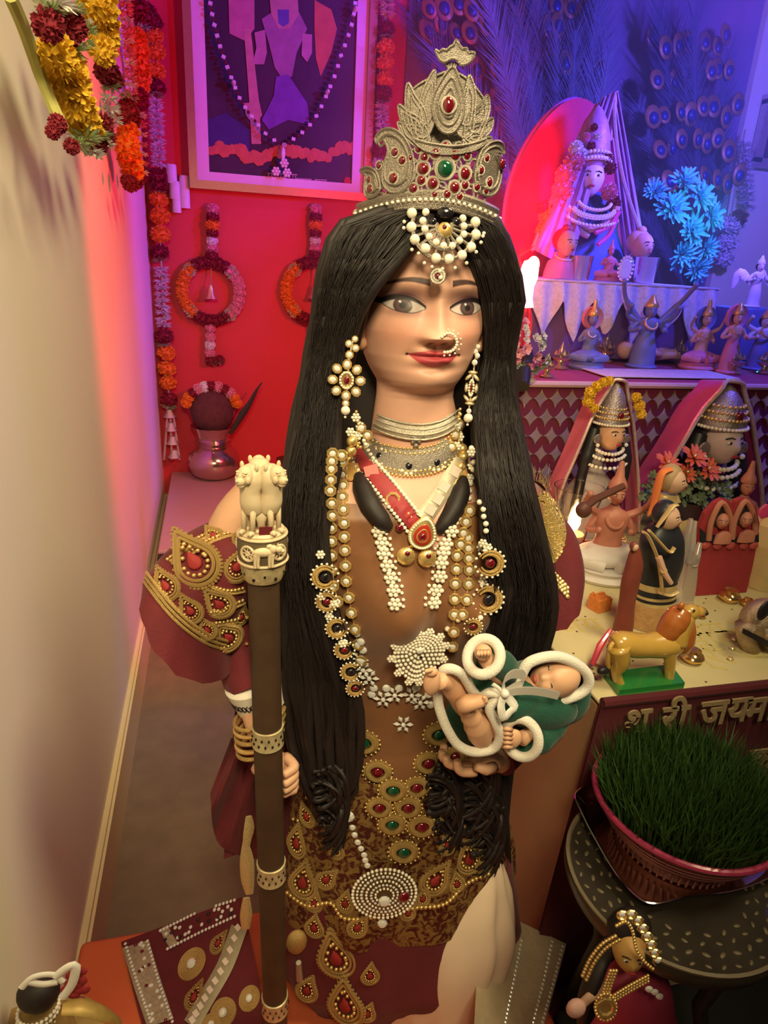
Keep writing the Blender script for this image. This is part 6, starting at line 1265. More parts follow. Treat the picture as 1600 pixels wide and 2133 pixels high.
for pts in ([(1290,440),(1270,470),(1240,485)],[(1285,455),(1268,490),(1245,510)]): MB().tube(smooth_path([W(a,b_,Ym-.08) for a,b_ in pts],12),5*kf,8).build('bead_garland', mat('pink_beads',(0.75,0.1,0.25),.4), mi)
m_veil = mat('sheer_violet_veil',(0.48,0.26,0.46),.5,var=.3,vscale=40,alpha=.8); m_vb = mat('veil_gold_border',(0.66,0.45,0.40),.4,.4,var=.4,vscale=200)
def veil(tp_, bt_, Yt,Yb,w_=None): return patch('veil', tp_, bt_, Yt, Yb, m_veil, mi, nx=14, ny=18, ripple=.006, nr=4)
veil([(1248,215),(1262,200),(1285,190)],[(1112,520),(1150,540),(1190,555)],Ym-.02,Ym-.10); veil([(1262,205),(1275,198),(1288,190)],[(1300,540),(1325,520),(1342,500)],Ym+.0,Ym-.04)
patch('veil_peak',[(1238,220),(1262,205),(1288,188)],[(1225,290),(1262,300),(1280,285)],Ym+.0,Ym-.03,mat('peach_veil',(0.55,0.25,0.30),.5,var=.3,vscale=60),mi,ripple=.004)
for pts in ([(1240,225),(1200,300),(1160,390),(1128,470),(1108,522)],[(1278,215),(1285,300),(1300,380),(1322,450),(1342,502)]): MB().tube(smooth_path([W(a,b_,Ym-.02-.05*i/4) for i,(a,b_) in enumerate(pts)],24),.0045,6).build('veil_border', m_vb, mi)
# shelf front row
def tumbler(label,x,yb,yt):
    b = W(x,yb,1.46); b[2] = ZS+.0045; k_ = mpp(b); H = (yb-yt)*k_; t_ = thing('steel_tumbler',label,'tumbler',b,'steel tumblers on the upper shelf'); MB().lathe([(.001,.001),(.42*H,0),(.52*H,H*.98),(.54*H,H),(.50*H,H*.98),(.40*H,.06*H),(.001,.05*H)],b,30).build('cup', m_steel, t_)
tumbler('plain steel tumbler reflecting red and cyan left of the small crowned bust',1206,576,530); tumbler('plain steel tumbler reflecting cyan right of the oval mirror brooch',1340,582,532)
def doll_bust(label,x,yb,yt,Y,hairm,bodym,yaw):
    b = W(x,yb,Y); b[2] = ZS+.0045; k_ = mpp(b); H = W(x,yt,Y)[2]-b[2]; t_ = thing('doll_bust',label,'doll',b); MB().lathe([(.42*H,0),(.40*H,.15*H),(.34*H,.35*H),(.14*H,.48*H),(.12*H,.55*H)],b,20,sy=.6).build('dress', bodym, t_); head_part(t_, b+V(0,-.01,.72*H), .27*H, m_pskin, yaw); MB().ell(b+V(0,.03*H+.004,.80*H),(.26*H,.24*H,.25*H),16,10).build('hair', hairm, t_); MB().ell(b+V(0,.02*H,1.02*H),(.10*H,.10*H,.10*H),10,8).build('hair_bun', hairm, t_); MB().torus(b+V(0,-.02*H,.46*H),.20*H,.02*H,rotx(.4),20,6).build('necklace', m_fwhite, t_)
doll_bust('small doll bust with silver necklace left of the tumblers',1168,572,478,1.47,m_fred,m_fpink,.15); doll_bust('small doll bust with hair bun beside the right tumbler',1322,575,482,1.52,m_pskin,m_fblue,.25)
idol('idol','tiny crowned seated bust between the two steel tumblers','idol',1265,578,498,1.45,m_fpink,m_fpink,m_fpink,None,'sit',2,zbase=ZS+.0045,wd=1.1)
p = W(1303,560,1.41); p[2] = max(p[2],ZS+.03); br_ = thing('oval_brooch','oval beaded mirror brooch propped on the upper shelf','brooch',p); MB().lathe([(.001,.004),(.013,.004),(.016,0)],p,24,FRONT,sy=1.4).build('mirror', m_crystal, br_)
for a in np.linspace(0,2*PI,18,endpoint=False): inst('bead', u_crystal, p+V(.018*math.cos(a),-.002,.025*math.sin(a)), V(0,-1,0), .0034, br_)
# ---------------- two veiled busts on the lower table ----------------
def bust(label, cx, fy, fr_, Y, crown_top, skin, veilm, dark, gar):
    c_ = W(cx,fy,Y-.03); k_ = mpp(c_); b = V(c_[0],Y,ZA+.0015); t_ = thing('veiled_bust',label,'bust',b); r_ = fr_*k_
    zb_ = b[2]; zc = c_[2]; hh = zc-zb_
    P_=[]
    for z_,w_,d_ in smooth_path([(0,1.7*r_,1.0*r_),(hh*.25,1.75*r_,1.0*r_),(hh*.45,1.6*r_,.85*r_),(hh*.58,.8*r_,.6*r_),(hh*.66,.45*r_,.45*r_),(hh*.8,.42*r_,.42*r_)],30): P_.append([(c_[0]+w_*math.cos(a),Y+d_*math.sin(a),zb_+z_) for a in np.linspace(0,2*PI,28,endpoint=False)])
    MB().grid(P_,closed_u=True,cap0=True,cap1=True).build('torso', dark, t_)
    head_part(t_, c_, r_, skin, .12); MB().ell(c_+V(0,.5*r_,.1*r_),(.98*r_,.8*r_,1.12*r_),20,14).build('hair', m_fblack, t_)
    for s_ in (-1,1): MB().tube(smooth_path([c_+V(s_*.85*r_,.3*r_,.2*r_),c_+V(s_*1.15*r_,.1*r_,-1.0*r_),c_+V(s_*1.4*r_,.0,-2.4*r_),V(c_[0]+s_*1.3*r_,Y-.6*r_,zb_+.01)],14),[.40*r_]*8+[.3*r_]*7,10).build('hair_lock', m_fblack, t_)
    ct = W(cx,crown_top,Y)[2]-c_[2]; m_c = mat('tarnished_silver',(0.34,0.27,0.27),.35,.6,var=.4,vscale=150,bump=.6,bscale=400)
    o = MB().lathe([(.86*r_,.42*r_),(1.02*r_,.55*r_),(1.0*r_,.85*r_),(.85*r_,1.25*r_),(.58*r_,ct*.75),(.25*r_,ct*.93),(.0003,ct)],c_+V(0,.25*r_,0),28).build('crown', m_c, t_)
    for zz,n_,rr_ in ((.62,22,1.04),(.98,20,.98),(1.25,16,.88),(1.5,12,.76)):
        for q in range(n_): a = PI+PI*q/(n_-1); inst('bead', u_pearl if zz<.9 else u_bead, c_+V(rr_*r_*math.cos(a),.25*r_+rr_*r_*math.sin(a),zz*r_), V(0,-1,0), .075*r_, o)
    inst('stone', u_ruby, c_+V(0,-.72*r_,1.2*r_), V(0,-1,.2), .2*r_, o)
    for R_,dz in ((.95,-.75),(1.15,-1.1),(1.35,-1.6)):
        for q in np.linspace(-1.35,1.35,13): inst('bead', u_pearl, c_+V(math.sin(q)*R_*r_,-math.cos(q)*.55*r_,(dz-.35*math.cos(q))*r_), V(0,-1,0), .11*r_, t_)
    for s_ in (-1,1): p_ = c_+V(s_*.92*r_,-.25*r_,-.25*r_); MB().lathe([(.28*r_,0),(.24*r_,.06*r_),(.001,.1*r_)],p_,16,FRONT).build('ear_ornament', m_c, t_); inst('pearl', u_pearl, p_+V(0,-.1*r_,-.35*r_), V(0,-1,0), .12*r_, t_)
    g_=[]
    for i in range(25):      # veil: arch over the crown, falling to both sides
        a = PI*i/24; ca_,sa_ = math.cos(a),math.sin(a); row=[]
        for j in range(15):
            t = j/14; spread = 1.35*r_+(1.9*r_)*max(0,1-sa_*1.25)**1.2; x_ = -ca_*spread; z_ = (ct+.15*r_)*sa_**.8-(hh-.01)*(1-sa_)**1.6; row.append(c_+V(x_+.05*r_*math.sin(6*t+i),.05*r_+1.5*r_*t+.08*r_*math.sin(i*1.3),z_-.25*r_*t*sa_))
        g_.append(row)
    g_ = np.array(g_); g_[:,:,2] = np.maximum(g_[:,:,2],zb_+.003); mb = MB().grid(g_); mb.grid(g_[:,::-1]*1.0+V(0,.0015,.0015)); mb.build('veil', veilm, t_)
    MB().tube([g_[i,0] for i in range(25)],.10*r_,6).build('veil_border', m_vb, t_)
    for px,py,rr_ in gar: pom(t_,'yellow',px,py,rr_,Y-.05)
    return t_
b1 = bust('veiled bust with yellow flower crown garland and black hair behind the candle', 1272,903,36,1.02,790,mat('bust_skin_tan',(0.66,0.36,0.22),.45), mat('pink_gauze',(0.62,0.14,0.20),.6,var=.15,vscale=60), mat('grey_silver_blouse',(0.42,0.36,0.36),.5,var=.3,vscale=80), [(1226,836,13),(1230,818,13),(1243,805,12),(1256,797,11),(1270,793,10),(1326,828,11),(1332,845,12),(1336,862,11),(1238,850,10)])
b2 = bust('larger veiled bust with blue lit face right of the yellow garlanded bust', 1502,918,50,1.03,795,mat('bust_skin_pale',(0.62,0.46,0.44),.45), mat('magenta_gauze',(0.52,0.06,0.20),.6,var=.15,vscale=60), mat('dark_violet_blouse',(0.10,0.06,0.12),.6,var=.3), [])
# ---------------- things on the lower table ----------------
# flower pot
fp_ = WZ(1420,1105,ZA+.0015); pl = thing('potted_plant','potted orange gerbera plant with grey green leaves between the busts','plant',fp_); MB().lathe([(.001,0),(.030,0),(.040,.06),(.042,.066),(.036,.064),(.001,.058)],fp_,24).build('pot', mat('dark_pot',(0.06,0.03,0.03),.5), pl)
random.seed(8); lfm = unit('leaf', petals(6,4,1.0,.3,.5), mat('sage_leaf',(0.16,0.22,0.13),.7,var=.3), False)
for i in range(90):
    a = random.uniform(0,2*PI); rr_ = math.sqrt(random.random()); px,py = 1425+95*rr_*math.cos(a),1032+58*rr_*math.sin(a); p = W(px,py,fp_[1]-.01-.03*random.random()); link('leaf_cluster', lfm, M4(p,frame(_unit(V(random.gauss(0,.4),-1,random.gauss(.3,.4))),spin=random.uniform(0,6)),random.uniform(11,18)*mpp(p)), pl)
_g = petals(16,1,1.0,.16,.25); _g2 = petals(12,2,.62,.14,.5); _g.add(_g2.v,_g2.f); u_ger = unit('gerbera', _g, mat('coral_petal',(0.78,0.16,0.08),.6,var=.2), False)
for px,py,r_,nz in ((1390,965,30,.9),(1445,952,32,.8),(1475,978,30,.5),(1430,985,24,.4)): p = W(px,py,fp_[1]-.04); o = link('gerbera', u_ger, M4(p,frame(_unit(V(.1,-.7,nz))),r_*mpp(p)), pl); inst('flower_eye', u_bead, p+V(0,-.003,.003), V(0,-1,.7), 5*mpp(p), o); MB().tube([p,W(1422,1060,fp_[1])],.002,5).build('stem', m_fblack, pl)
# seated veena player, Ganesha-like figures
sv_ = idol('seated_musician_figure','terracotta seated figure playing a long lute in front of the first bust','figure',1268,1118,960,.86,m_fwhite,m_clay,m_clay,None,'sit',4,zbase=ZA+.0015,wd=1.0)
MB().tube([W(1212,1062,.80),W(1240,1040,.80),W(1300,1012,.80)],[.006,.0055,.005],8).build('lute_neck', mat('dark_lute',(0.12,0.04,0.03),.5), sv_); MB().ell(W(1216,1062,.80),(.012,.010,.012),12,8).build('lute_gourd', mat('dark_lute',(0.12,0.04,0.03),.5), sv_)
idol('seated_idol','terracotta seated idol with raised hand behind the red twin portrait','idol',1537,1090,960,.92,m_clay,m_clay,m_clay,None,'sit',2,zbase=ZA+.0015,wd=1.0)
# candle in a glass with a flame, red lamp dish and tray
cg = WZ(1186,1150,ZA+.0015); cd = thing('glass_candle','burning candle flame inside a clear glass cup on the altar','candle',cg); kc = mpp(cg); m_glass = mat('clear_glass',(1,1,1),.02,trans=1.0,var=0)
gh = W(1182,1015,cg[1])[2]-cg[2]
MB().lathe([(.001,.0),(22*kc,0),(24*kc,gh*.12),(34*kc,gh*.55),(50*kc,gh*.97),(51*kc,gh),(49.5*kc,gh),(33*kc,gh*.55),(22.6*kc,gh*.14),(.001,gh*.10)],cg,36).build('glass_cup', m_glass, cd)
MB().lathe([(.001,gh*.10),(22*kc,gh*.11),(24*kc,gh*.30),(.001,gh*.31)],cg,24).build('wax', mat('cream_wax',(0.85,0.55,0.30),.5), cd)
fl_ = cg+V(0,0,gh*.32); flame = MB().lathe([(.0004,0),(9*kc,8*kc),(13*kc,20*kc),(11*kc,36*kc),(6*kc,52*kc),(.0003,66*kc)],fl_,16); flame.build('flame', mat('flame_glow',(1,.7,.3),.5,emit=(1.0,0.58,0.22),estr=38), cd)
light('candle_light','POINT',tuple(fl_+V(0,-.004,.012)),0.55,(1.0,0.55,0.22),None,.006)
rd = WZ(1240,1150,ZA+.012); lamp2 = thing('red_clay_lamp','glossy red leaf shaped oil lamp with gold rim beside the candle','lamp',rd); m_redg = mat('glossy_red_enamel',(0.55,0.01,0.02),.12,coat=1)
lp_ = [rd+V(.040*math.cos(a)*(1+.25*max(0,math.cos(a))**4),.030*math.sin(a),0) for a in np.linspace(0,2*PI,32,endpoint=False)]
mb = MB(); mb.grid([[rd+(p-rd)*s_+V(0,0,dz) for p in lp_] for s_,dz in ((.3,-.010),(.6,-.0095),(.92,.0),(1.0,.008),(.95,.008),(.6,-.002),(.1,-.004))],closed_u=True,cap0=True,cap1=True); mb.build('dish', m_redg, lamp2); MB().tube([p+V(0,0,.008) for p in lp_]+[lp_[0]+V(0,0,.008)],.0018,6).build('rim', m_gold, lamp2)
for dx,dy_ in ((.012,.004),(-.014,-.004),(.02,-.012)): inst('red_bead', u_ruby, rd+V(dx,dy_,.002), V(0,-.3,1), .006, lamp2)
bc = thing('gold_bead_chain','coarse gold bead chain curled round the red lamp','chain',WZ(1215,1205,ZA+.0015)); random.seed(2)
cp = smooth_path([WZ(a,b_,ZA+.006) for a,b_ in ((1150,1215),(1190,1205),(1225,1195),(1262,1178),(1290,1155),(1300,1130),(1280,1118))],40)
for i,q in enumerate(resample(cp,.0065)):
    for j in range(3): inst('chain_bead', u_bead, q+V(random.uniform(-.005,.005),random.uniform(-.005,.005),random.uniform(0,.008)), V(0,-1,0), random.uniform(.0030,.0042), bc)
oc = WZ(1247,1268,ZA+.0015); cub = thing('orange_sweet','rough orange cube of incense sweet on the printed cloth','cube',oc); mb = MB().box(oc+V(0,0,.0095),(.024,.022,.019),rotz(.3))
for i in range(30): mb.ell(oc+V(random.uniform(-.011,.011),random.uniform(-.011,.011),.019+random.uniform(-.001,.002)),random.uniform(.0015,.003),6,4)
mb.build('block', mat('orange_crumb',(0.72,0.24,0.05),.8,var=.3,vscale=150,bump=.7,bscale=400), cub)
# lady figurines
def lady(label, rows_, Y, m_body, stripes, face, hood, fr_, yaw, extra=None):
    zb_ = ZA+.0015; P_ = np.array(pxrows(rows_,Y,dr=.72,seg=32)); 
    bz_ = P_[-1,0,2]; P_[:,:,2] += np.linspace(0,1,len(P_))[:,None]*(zb_-bz_); c_ = P_[-1].mean(0); t_ = thing('lady_figurine',label,'figurine',c_)
    MB().grid(P_,closed_u=True,cap0=True,cap1=True).build('body', m_body, t_)
    for (a,b_,w_,m_,nm) in stripes:
        i0_ = int(a*(len(P_)-1)); i1_ = max(i0_+1,int(b_*(len(P_)-1))); ce = P_.mean(1)[:,None,:]; MB().grid((ce+(P_-ce)*1.03)[i0_:i1_+1],closed_u=True).build(nm, m_, t_)
    f_ = W(face[0],face[1],Y-.008); k_ = mpp(f_); head_part(t_, f_, fr_*k_, m_pskin, yaw)
    o = MB(); o.ell(f_+V(-.12*fr_*k_,.35*fr_*k_,.18*fr_*k_),(fr_*k_*1.02,fr_*k_*.95,fr_*k_*1.15),18,12,rotz(yaw)); o.build('hood', hood, t_)
    return t_,f_,k_
m_sar = mat('sari_black_blue',(0.02,0.022,0.03),.4,var=.2); m_sgold = mat('sari_gold_border',(0.60,0.44,0.20),.4,.2,var=.2,vscale=100); m_basket = mat('woven_tan',(0.50,0.28,0.11),.6,var=.3,vscale=150,bump=.5,bscale=300)
t_,f_,k_ = lady('wooden lady figurine in a black and gold sari in front of the candle',[(1085,1372,1408),(1100,1352,1412),(1130,1336,1420),(1180,1335,1416),(1225,1330,1402),(1262,1322,1400),(1310,1308,1400)],.70,m_sar,[(.66,.70,0,m_sgold,'gold_band'),(.75,.78,0,m_sgold,'gold_band'),(.82,.845,0,m_sgold,'gold_band'),(.86,1.0,0,m_basket,'basket_skirt')],(1392,1078),m_sar,27,.75)
MB().tube(smooth_path([W(a,b_,.672) for a,b_ in ((1368,1098),(1385,1075),(1400,1055),(1412,1052))],10),[5*k_,7*k_,7*k_,5*k_],8,flat=.5).build('gold_hood_edge', m_sgold, t_)
for pts in ([(1340,1108),(1352,1120),(1372,1170),(1380,1235)],[(1352,1105),(1375,1130),(1395,1150),(1405,1140)],[(1375,1235),(1395,1240),(1412,1232)]): MB().tube(smooth_path([W(a,b_,.662) for a,b_ in pts],12),6*k_,8,flat=.5).build('gold_stripe', m_sgold, t_)
MB().tube([W(1372,1160,.66),W(1385,1195,.655),W(1398,1215,.655)],[7*k_,6*k_,5*k_],8).build('forearm', m_pskin, t_); MB().torus(W(1382,1188,.656),7*k_,2*k_,rotx(.7),14,6).build('bangle', m_gold, t_)
t_,f_,k_ = lady('wooden lady figurine with bright orange scarf standing behind the black sari lady',[(1028,1375,1408),(1045,1368,1412),(1090,1362,1425),(1150,1362,1432),(1220,1360,1428),(1270,1358,1425)],.775,m_sgold,[(.25,.40,0,m_fblack,'black_sash')],(1404,1003),mat('tan_hair_wood',(0.45,0.30,0.16),.5),27,.75)
MB().tube(smooth_path([W(a,b_,.765) for a,b_ in ((1398,978),(1380,985),(1370,1015),(1362,1050),(1350,1075))],14),[8*k_,10*k_,11*k_,9*k_,3*k_],10,flat=.6).build('orange_scarf', mat('orange_scarf',(0.80,0.22,0.06),.6), t_)
t_,f_,k_ = lady('slim dark red wooden figurine seen from behind, left of the black sari lady',[(1140,1316,1332),(1150,1312,1336),(1170,1306,1340),(1200,1298,1334),(1240,1293,1325),(1280,1284,1322),(1312,1278,1318)],.665,mat('red_brown_wood',(0.22,0.05,0.035),.45,var=.2,vscale=60),[],(1323,1140),mat('red_brown_wood2',(0.20,0.05,0.035),.45),9,2.6)
# glass hands
gl = WZ(1412,1275,ZA+.0015); gt = thing('glass_hands','clear glass hand shaped ornament right of the black sari lady','ornament',gl); kg = mpp(gl)
mb = MB().grid(pxrows([(1135,1428,1440,.6),(1165,1418,1452,.5),(1200,1412,1452,.5),(1230,1404,1448,.5),(1262,1395,1442,.6),(1272,1390,1446,.6)],gl[1],seg=20),closed_u=True,cap0=True,cap1=True)
mb.build('palm', mat('cloudy_glass',(0.86,0.80,0.78),.08,trans=.75,var=.02), gt)
for a,b_,c_,d_ in ((1424,1165,1440,1080),(1434,1170,1448,1085),(1446,1175,1458,1130),(1416,1180,1428,1110)): MB().tube([W(a,b_,gl[1]-.006),W((a+c_)/2,(b_+d_)/2,gl[1]-.01),W(c_,d_,gl[1]-.006)],[.006,.0058,.003],10).build('finger', mat('cloudy_glass',(0.9,0.9,0.9),.08,trans=.75), gt)
# red twin portrait
tw = thing('twin_portrait','red folded cloth plaque with two arched women portraits','plaque',WZ(1500,1238,ZA+.0015)); YT = float(WZ(1500,1238,ZA+.0015)[1])
pl_ = [(1434,1238),(1446,1190),(1455,1130),(1458,1100),(1470,1070),(1490,1048),(1505,1040),(1520,1042),(1528,1060),(1534,1045),(1548,1038),(1562,1040),(1576,1060),(1582,1090),(1578,1130),(1568,1180),(1556,1230)]
pp_ = [W(a,b_,YT) for a,b_ in pl_]; 
for p in (pp_[0],pp_[-1]): p[2] = ZA+.002
MB().slab(pp_,V(0,.008,0)).build('plaque', mat('dusty_red_cloth',(0.36,0.035,0.045),.75,var=.1), tw, smooth=False)
for cx_,cy_ in ((1504,1085),(1553,1082)):
    MB().tube(smooth_path([W(a,b_,YT-.004) for a,b_ in ((cx_-28,cy_+40),(cx_-22,cy_),(cx_,cy_-38),(cx_+18,cy_-5),(cx_+20,cy_+30))],20),.0042,8).build('arch_border', m_clay, tw)
    c_ = W(cx_,cy_,YT-.004); k_ = mpp(c_); MB().ell(c_+V(0,.0062,.0035),(22*k_,.007,25*k_),16,10).build('portrait_hair', m_fblack, tw); head_part(tw,c_,17*k_,m_clay,-.45); MB().lathe([(.001,0),(22*k_,0),(20*k_,20*k_),(8*k_,26*k_)],W(cx_,cy_+46,YT-.004),16,sy=.35).build('portrait_bust', m_clay, tw)
MB().slab([W(a,b_,YT-.001) for a,b_ in ((1458,1100),(1470,1112),(1530,1120),(1578,1108),(1578,1128),(1458,1128))],V(0,-.003,0)).build('dark_shawl', m_sar, tw, smooth=False)
for cx_ in (1470,1495,1522,1550,1570): MB().ell(W(cx_,1136,YT-.002),(.008,.004,.007),10,6).build('petal_edge', mat('coral_edge',(0.48,0.08,0.07),.6), tw)
# brass pots
def brass_pot(label,x,yb,w_):
    b = WZ(x,yb,ZA+.0015); r_ = w_*mpp(b)/2; t_ = thing('brass_pot',label,'pot',b,'tiny brass pots on the altar table'); m_ = mat('polished_brass',(0.80,0.52,0.20),.12,.9); MB().lathe([(.001,0),(.55*r_,0),(.6*r_,.06*r_),(.95*r_,.35*r_),(1.0*r_,.55*r_),(.85*r_,.82*r_),(.5*r_,1.0*r_),(.48*r_,1.1*r_),(.62*r_,1.2*r_),(.58*r_,1.22*r_),(.40*r_,1.1*r_),(.001,1.05*r_)],b,32).build('pot', m_, t_)
brass_pot('tiny brass pot right under the lion figurine\'s chin',1440,1378,48); brass_pot('tiny brass pot at the foot of the red twin portrait',1518,1252,44); brass_pot('tiny tarnished pot leaning next to the elephant',1556,1262,28)
# lion figurine
ln_ = thing('lion_figurine','glossy painted yellow lion figurine with orange mane on a green base','figurine',WZ(1345,1425,ZA+.0015)); LB_ = [WZ(a,b_,ZA+.0015) for a,b_ in ((1257,1412),(1288,1450),(1424,1434),(1395,1395))]
MB().slab(LB_,V(0,0,.008)).build('base', mat('glossy_green_paint',(0.02,0.20,0.04),.25,var=.15,coat=.6), ln_, smooth=False)
Yl = float((LB_[0][1]+LB_[2][1])/2)+.004; kl = mpp(W(1340,1360,Yl)); m_ly = mat('glossy_ochre_paint',(0.56,0.34,0.07),.25,var=.2,vscale=30,coat=.7); m_lo = mat('glossy_rust_paint',(0.46,0.14,0.03),.3,var=.3,vscale=60,coat=.6)
lv = lambda x_,y_,o_=0: W(1130+x_/3.404,1180+y_/3.404,Yl+o_)
mb = MB(); mb.tube(smooth_path([lv(500,560),lv(560,545),lv(680,560),lv(800,555),lv(900,540),lv(960,520)],20),[18*kl,26*kl,27*kl,26*kl,30*kl,30*kl,24*kl],16)
mb.tube(smooth_path([lv(930,530),lv(950,460),lv(985,390),lv(1030,340)],10),[30*kl,28*kl,25*kl,20*kl],14); mb.ell(lv(1050,325),(22*kl,17*kl,18*kl),16,10); mb.tube([lv(1060,330),lv(1110,320),lv(1150,325)],[15*kl,13*kl,9*kl],12); mb.ell(lv(1120,355),(14*kl,9*kl,6*kl),10,6,roty(.3))
for s_ in (-1,1):
    mb.tube(smooth_path([lv(900,560,s_*.007),lv(905,680,s_*.008),lv(900,780,s_*.008),lv(905,835,s_*.008)],10),[17*kl,12*kl,10*kl,10*kl],10); mb.ell(lv(925,838,s_*.008-.002),(12*kl,9*kl,7*kl),10,6)
    mb.tube(smooth_path([lv(540,570,s_*.007),lv(555,680,s_*.009),lv(525,760,s_*.008),lv(560,860,s_*.008)],12),[24*kl,18*kl,11*kl,10*kl],10); mb.ell(lv(580,868,s_*.008-.002),(12*kl,9*kl,7*kl),10,6)
mb.tube(smooth_path([lv(520,530),lv(480,570,-.004),lv(465,660,-.006),lv(470,720,-.006)],12),[6*kl,5*kl,5*kl,5*kl],8); mb.build('body', m_ly, ln_, sharp=False)
mb = MB(); mb.tube(smooth_path([lv(850,520,.0),lv(890,470,.0),lv(935,400,.0),lv(975,345,.0),(lv(1010,300,.0))],14),[18*kl,25*kl,28*kl,26*kl,15*kl],14); mb.tube(smooth_path([lv(1010,380),lv(1000,450),lv(985,530),lv(965,600)],10),[19*kl,25*kl,27*kl,18*kl],14); mb.ell(lv(985,280,-.006),(7*kl,6*kl,9*kl),8,6); mb.ell(lv(990,282,.008),(7*kl,6*kl,9*kl),8,6); mb.build('mane', m_lo, ln_, sharp=False)
MB().ell(lv(432,738,-.006),(14*kl,9*kl,10*kl),12,8).build('tail_tuft', m_fblack, ln_); MB().ell(lv(1160,330,-.004),(5*kl,6*kl,5*kl),8,6).build('nose', m_fblack, ln_); MB().tube([lv(1090,345,-.008),lv(1150,352,-.006)],1.5*kl,5).build('mouth', m_fred, ln_); MB().ell(lv(1075,315,-.011),(3*kl,2*kl,3*kl),8,6).build('eye', m_fblack, ln_)
# red and cream horn behind the lion
h_ = WZ(1262,1385,ZA+.0015); hn = thing('painted_horn','red and cream painted paper cone leaning behind the lion','cone',h_)
MB().tube([W(1256,1388,h_[1]-.01),W(1268,1350,h_[1]),W(1284,1318,h_[1])],[28*kl,20*kl,9*kl],14,flat=.6).build('cone', mat('cream_paint',(0.66,0.46,0.32),.4,var=.1), hn); MB().tube([W(1234,1384,h_[1]-.018),W(1250,1345,h_[1]-.012),W(1272,1312,h_[1]-.006)],[6*kl,8*kl,5*kl],8).build('red_edge', mat('glossy_pink_red',(0.62,0.05,0.09),.25,coat=.6), hn)
# elephant
e0 = WZ(1580,1345,ZA+.0015); el_ = thing('elephant_figurine','silver studded elephant figurine with black ear at the right edge','figurine',e0); ke = mpp(e0); m_el = mat('champagne_silver_glitter',(0.56,0.42,0.30),.25,.7,var=.35,vscale=500,bump=.6,bscale=900)
ee = lambda x_,y_,o_=0: W(x_,y_,e0[1]+o_)
mb = MB().ell(ee(1590,1290),(52*ke,36*ke,46*ke),24,16); mb.ell(ee(1640,1275,-.01),(32*ke,28*ke,32*ke),18,12); mb.tube([ee(1660,1290,-.02),ee(1675,1330,-.03),ee(1668,1360,-.03)],[13*ke,9*ke,6*ke],10)
for x_,o_ in ((1553,-.008),(1566,.014),(1602,-.014),(1630,.01)): mb.tube([ee(x_,1300,o_),ee(x_,1330,o_),e0+V((x_-1580)*ke,o_,.001)],[20*ke,16*ke,18*ke],12)
mb.build('body', m_el, el_, sharp=False); MB().ell(ee(1592,1272,-.030),(14*ke,5*ke,22*ke),14,10,roty(.2)).build('ear', m_fblack, el_); MB().slab([ee(1545,1318,-.024),(ee(1600,1348,-.030)),(ee(1640,1360,-.032)),ee(1640,1345,-.032),ee(1600,1334,-.030),ee(1548,1308,-.024)],V(0,-.002,0)).build('black_strap', m_fblack, el_, smooth=False)
for px,py in ((1530,1332),(1526,1350),(1522,1372)): p = WZ(px,py,ZA+.003); o = MB().lathe([(.0001,.003),(.003,.002),(.0042,0)],p,12); o.build('sequin', mat('gold_sequin',(0.9,0.75,0.4),.15,.6), label={1332:'round gold sequin nearest the tarnished pot on the cloth',1350:'middle round gold sequin of three on the cloth',1372:'round gold sequin nearest the velvet edge on the cloth'}[py], cat='sequin', group='loose sequins')
# cream lantern at the right edge
lt = W(1600,1120,.78); la = thing('paper_lantern','cream paper lantern painted with a pink flower at the right edge','lantern',(lt[0],.78,ZA+.0015)); klt = mpp(lt)
MB().lathe([(.001,0),(.022,0),(.030,.03),(.038,.075),(.034,.105),(.016,.135),(.014,.14),(.001,.14)],(lt[0]+.012,.78,ZA+.0015),8).build('shade', mat('cream_paper',(0.72,0.58,0.30),.6), la, smooth=False); p = W(1594,1065,.735); MB().lathe([(.001,.003),(.010,.002),(.012,0)],p,7,FRONT).build('pink_flower', mat('pink_paint',(0.7,0.06,0.22),.5), la)
# dry grass tuft and small things behind sleeve
dg = WZ(1118,1105,ZA+.0015); db = thing('dried_grass','tuft of dried straw grass behind the sequinned sleeve','grass',dg); mb = MB(); random.seed(6)
for i in range(120): 
    q = dg+V(random.gauss(0,.012),random.gauss(0,.010),0); mb.tube([q,q+V(random.gauss(0,.012),random.gauss(0,.01),.05),q+V(random.gauss(0,.03),random.gauss(0,.02),random.uniform(.08,.12))],[.0009,.0008,.0004],3)
mb.build('blades', mat('straw',(0.36,0.28,0.16),.8,var=.3), db)
# ---------------- peacock feather fans ----------------
m_barb = mat('peacock_barbs',(0.06,0.075,0.12),.5,var=.5,vscale=60,sheen=.3); m_eyeo = mat('feather_eye_bronze',(0.30,0.16,0.07),.45,.3,var=.2); m_eyei = mat('feather_eye_blue',(0.02,0.05,0.22),.35,.3)
def feather_mesh(seed, n=95):
    r_ = np.random.default_rng(seed); mb = MB(); mb.tube([(0,0,0),(.02,.55,.0),(0,1.0,0)],[.007,.005,.002],5,up=(0,0,1))
    for i in range(n):
        t = .12+.88*i/n; w_ = .05+.085*math.sin(PI*min(1,max(0,(t-.25)/.85)))**1.0
        for s_ in (-1,1):
            l_ = w_*r_.uniform(.75,1.15); a = np.array([0.02*math.sin(PI*t),t,0]); b_ = a+np.array([s_*l_,.09+.03*r_.random(),r_.uniform(-.012,.012)]); mb.add([a-np.array([0,.005,0]),a+np.array([0,.005,0]),b_],[(0,1,2)])
    return mb
u_fea = [unit('feather_barbs', feather_mesh(i), m_barb, False) for i in range(3)]
def ell_disc(rx,ry,h): return MB().lathe([(1.0,0),(.9,h),(.001,h*1.2)],seg=18,sx=rx,sy=ry)
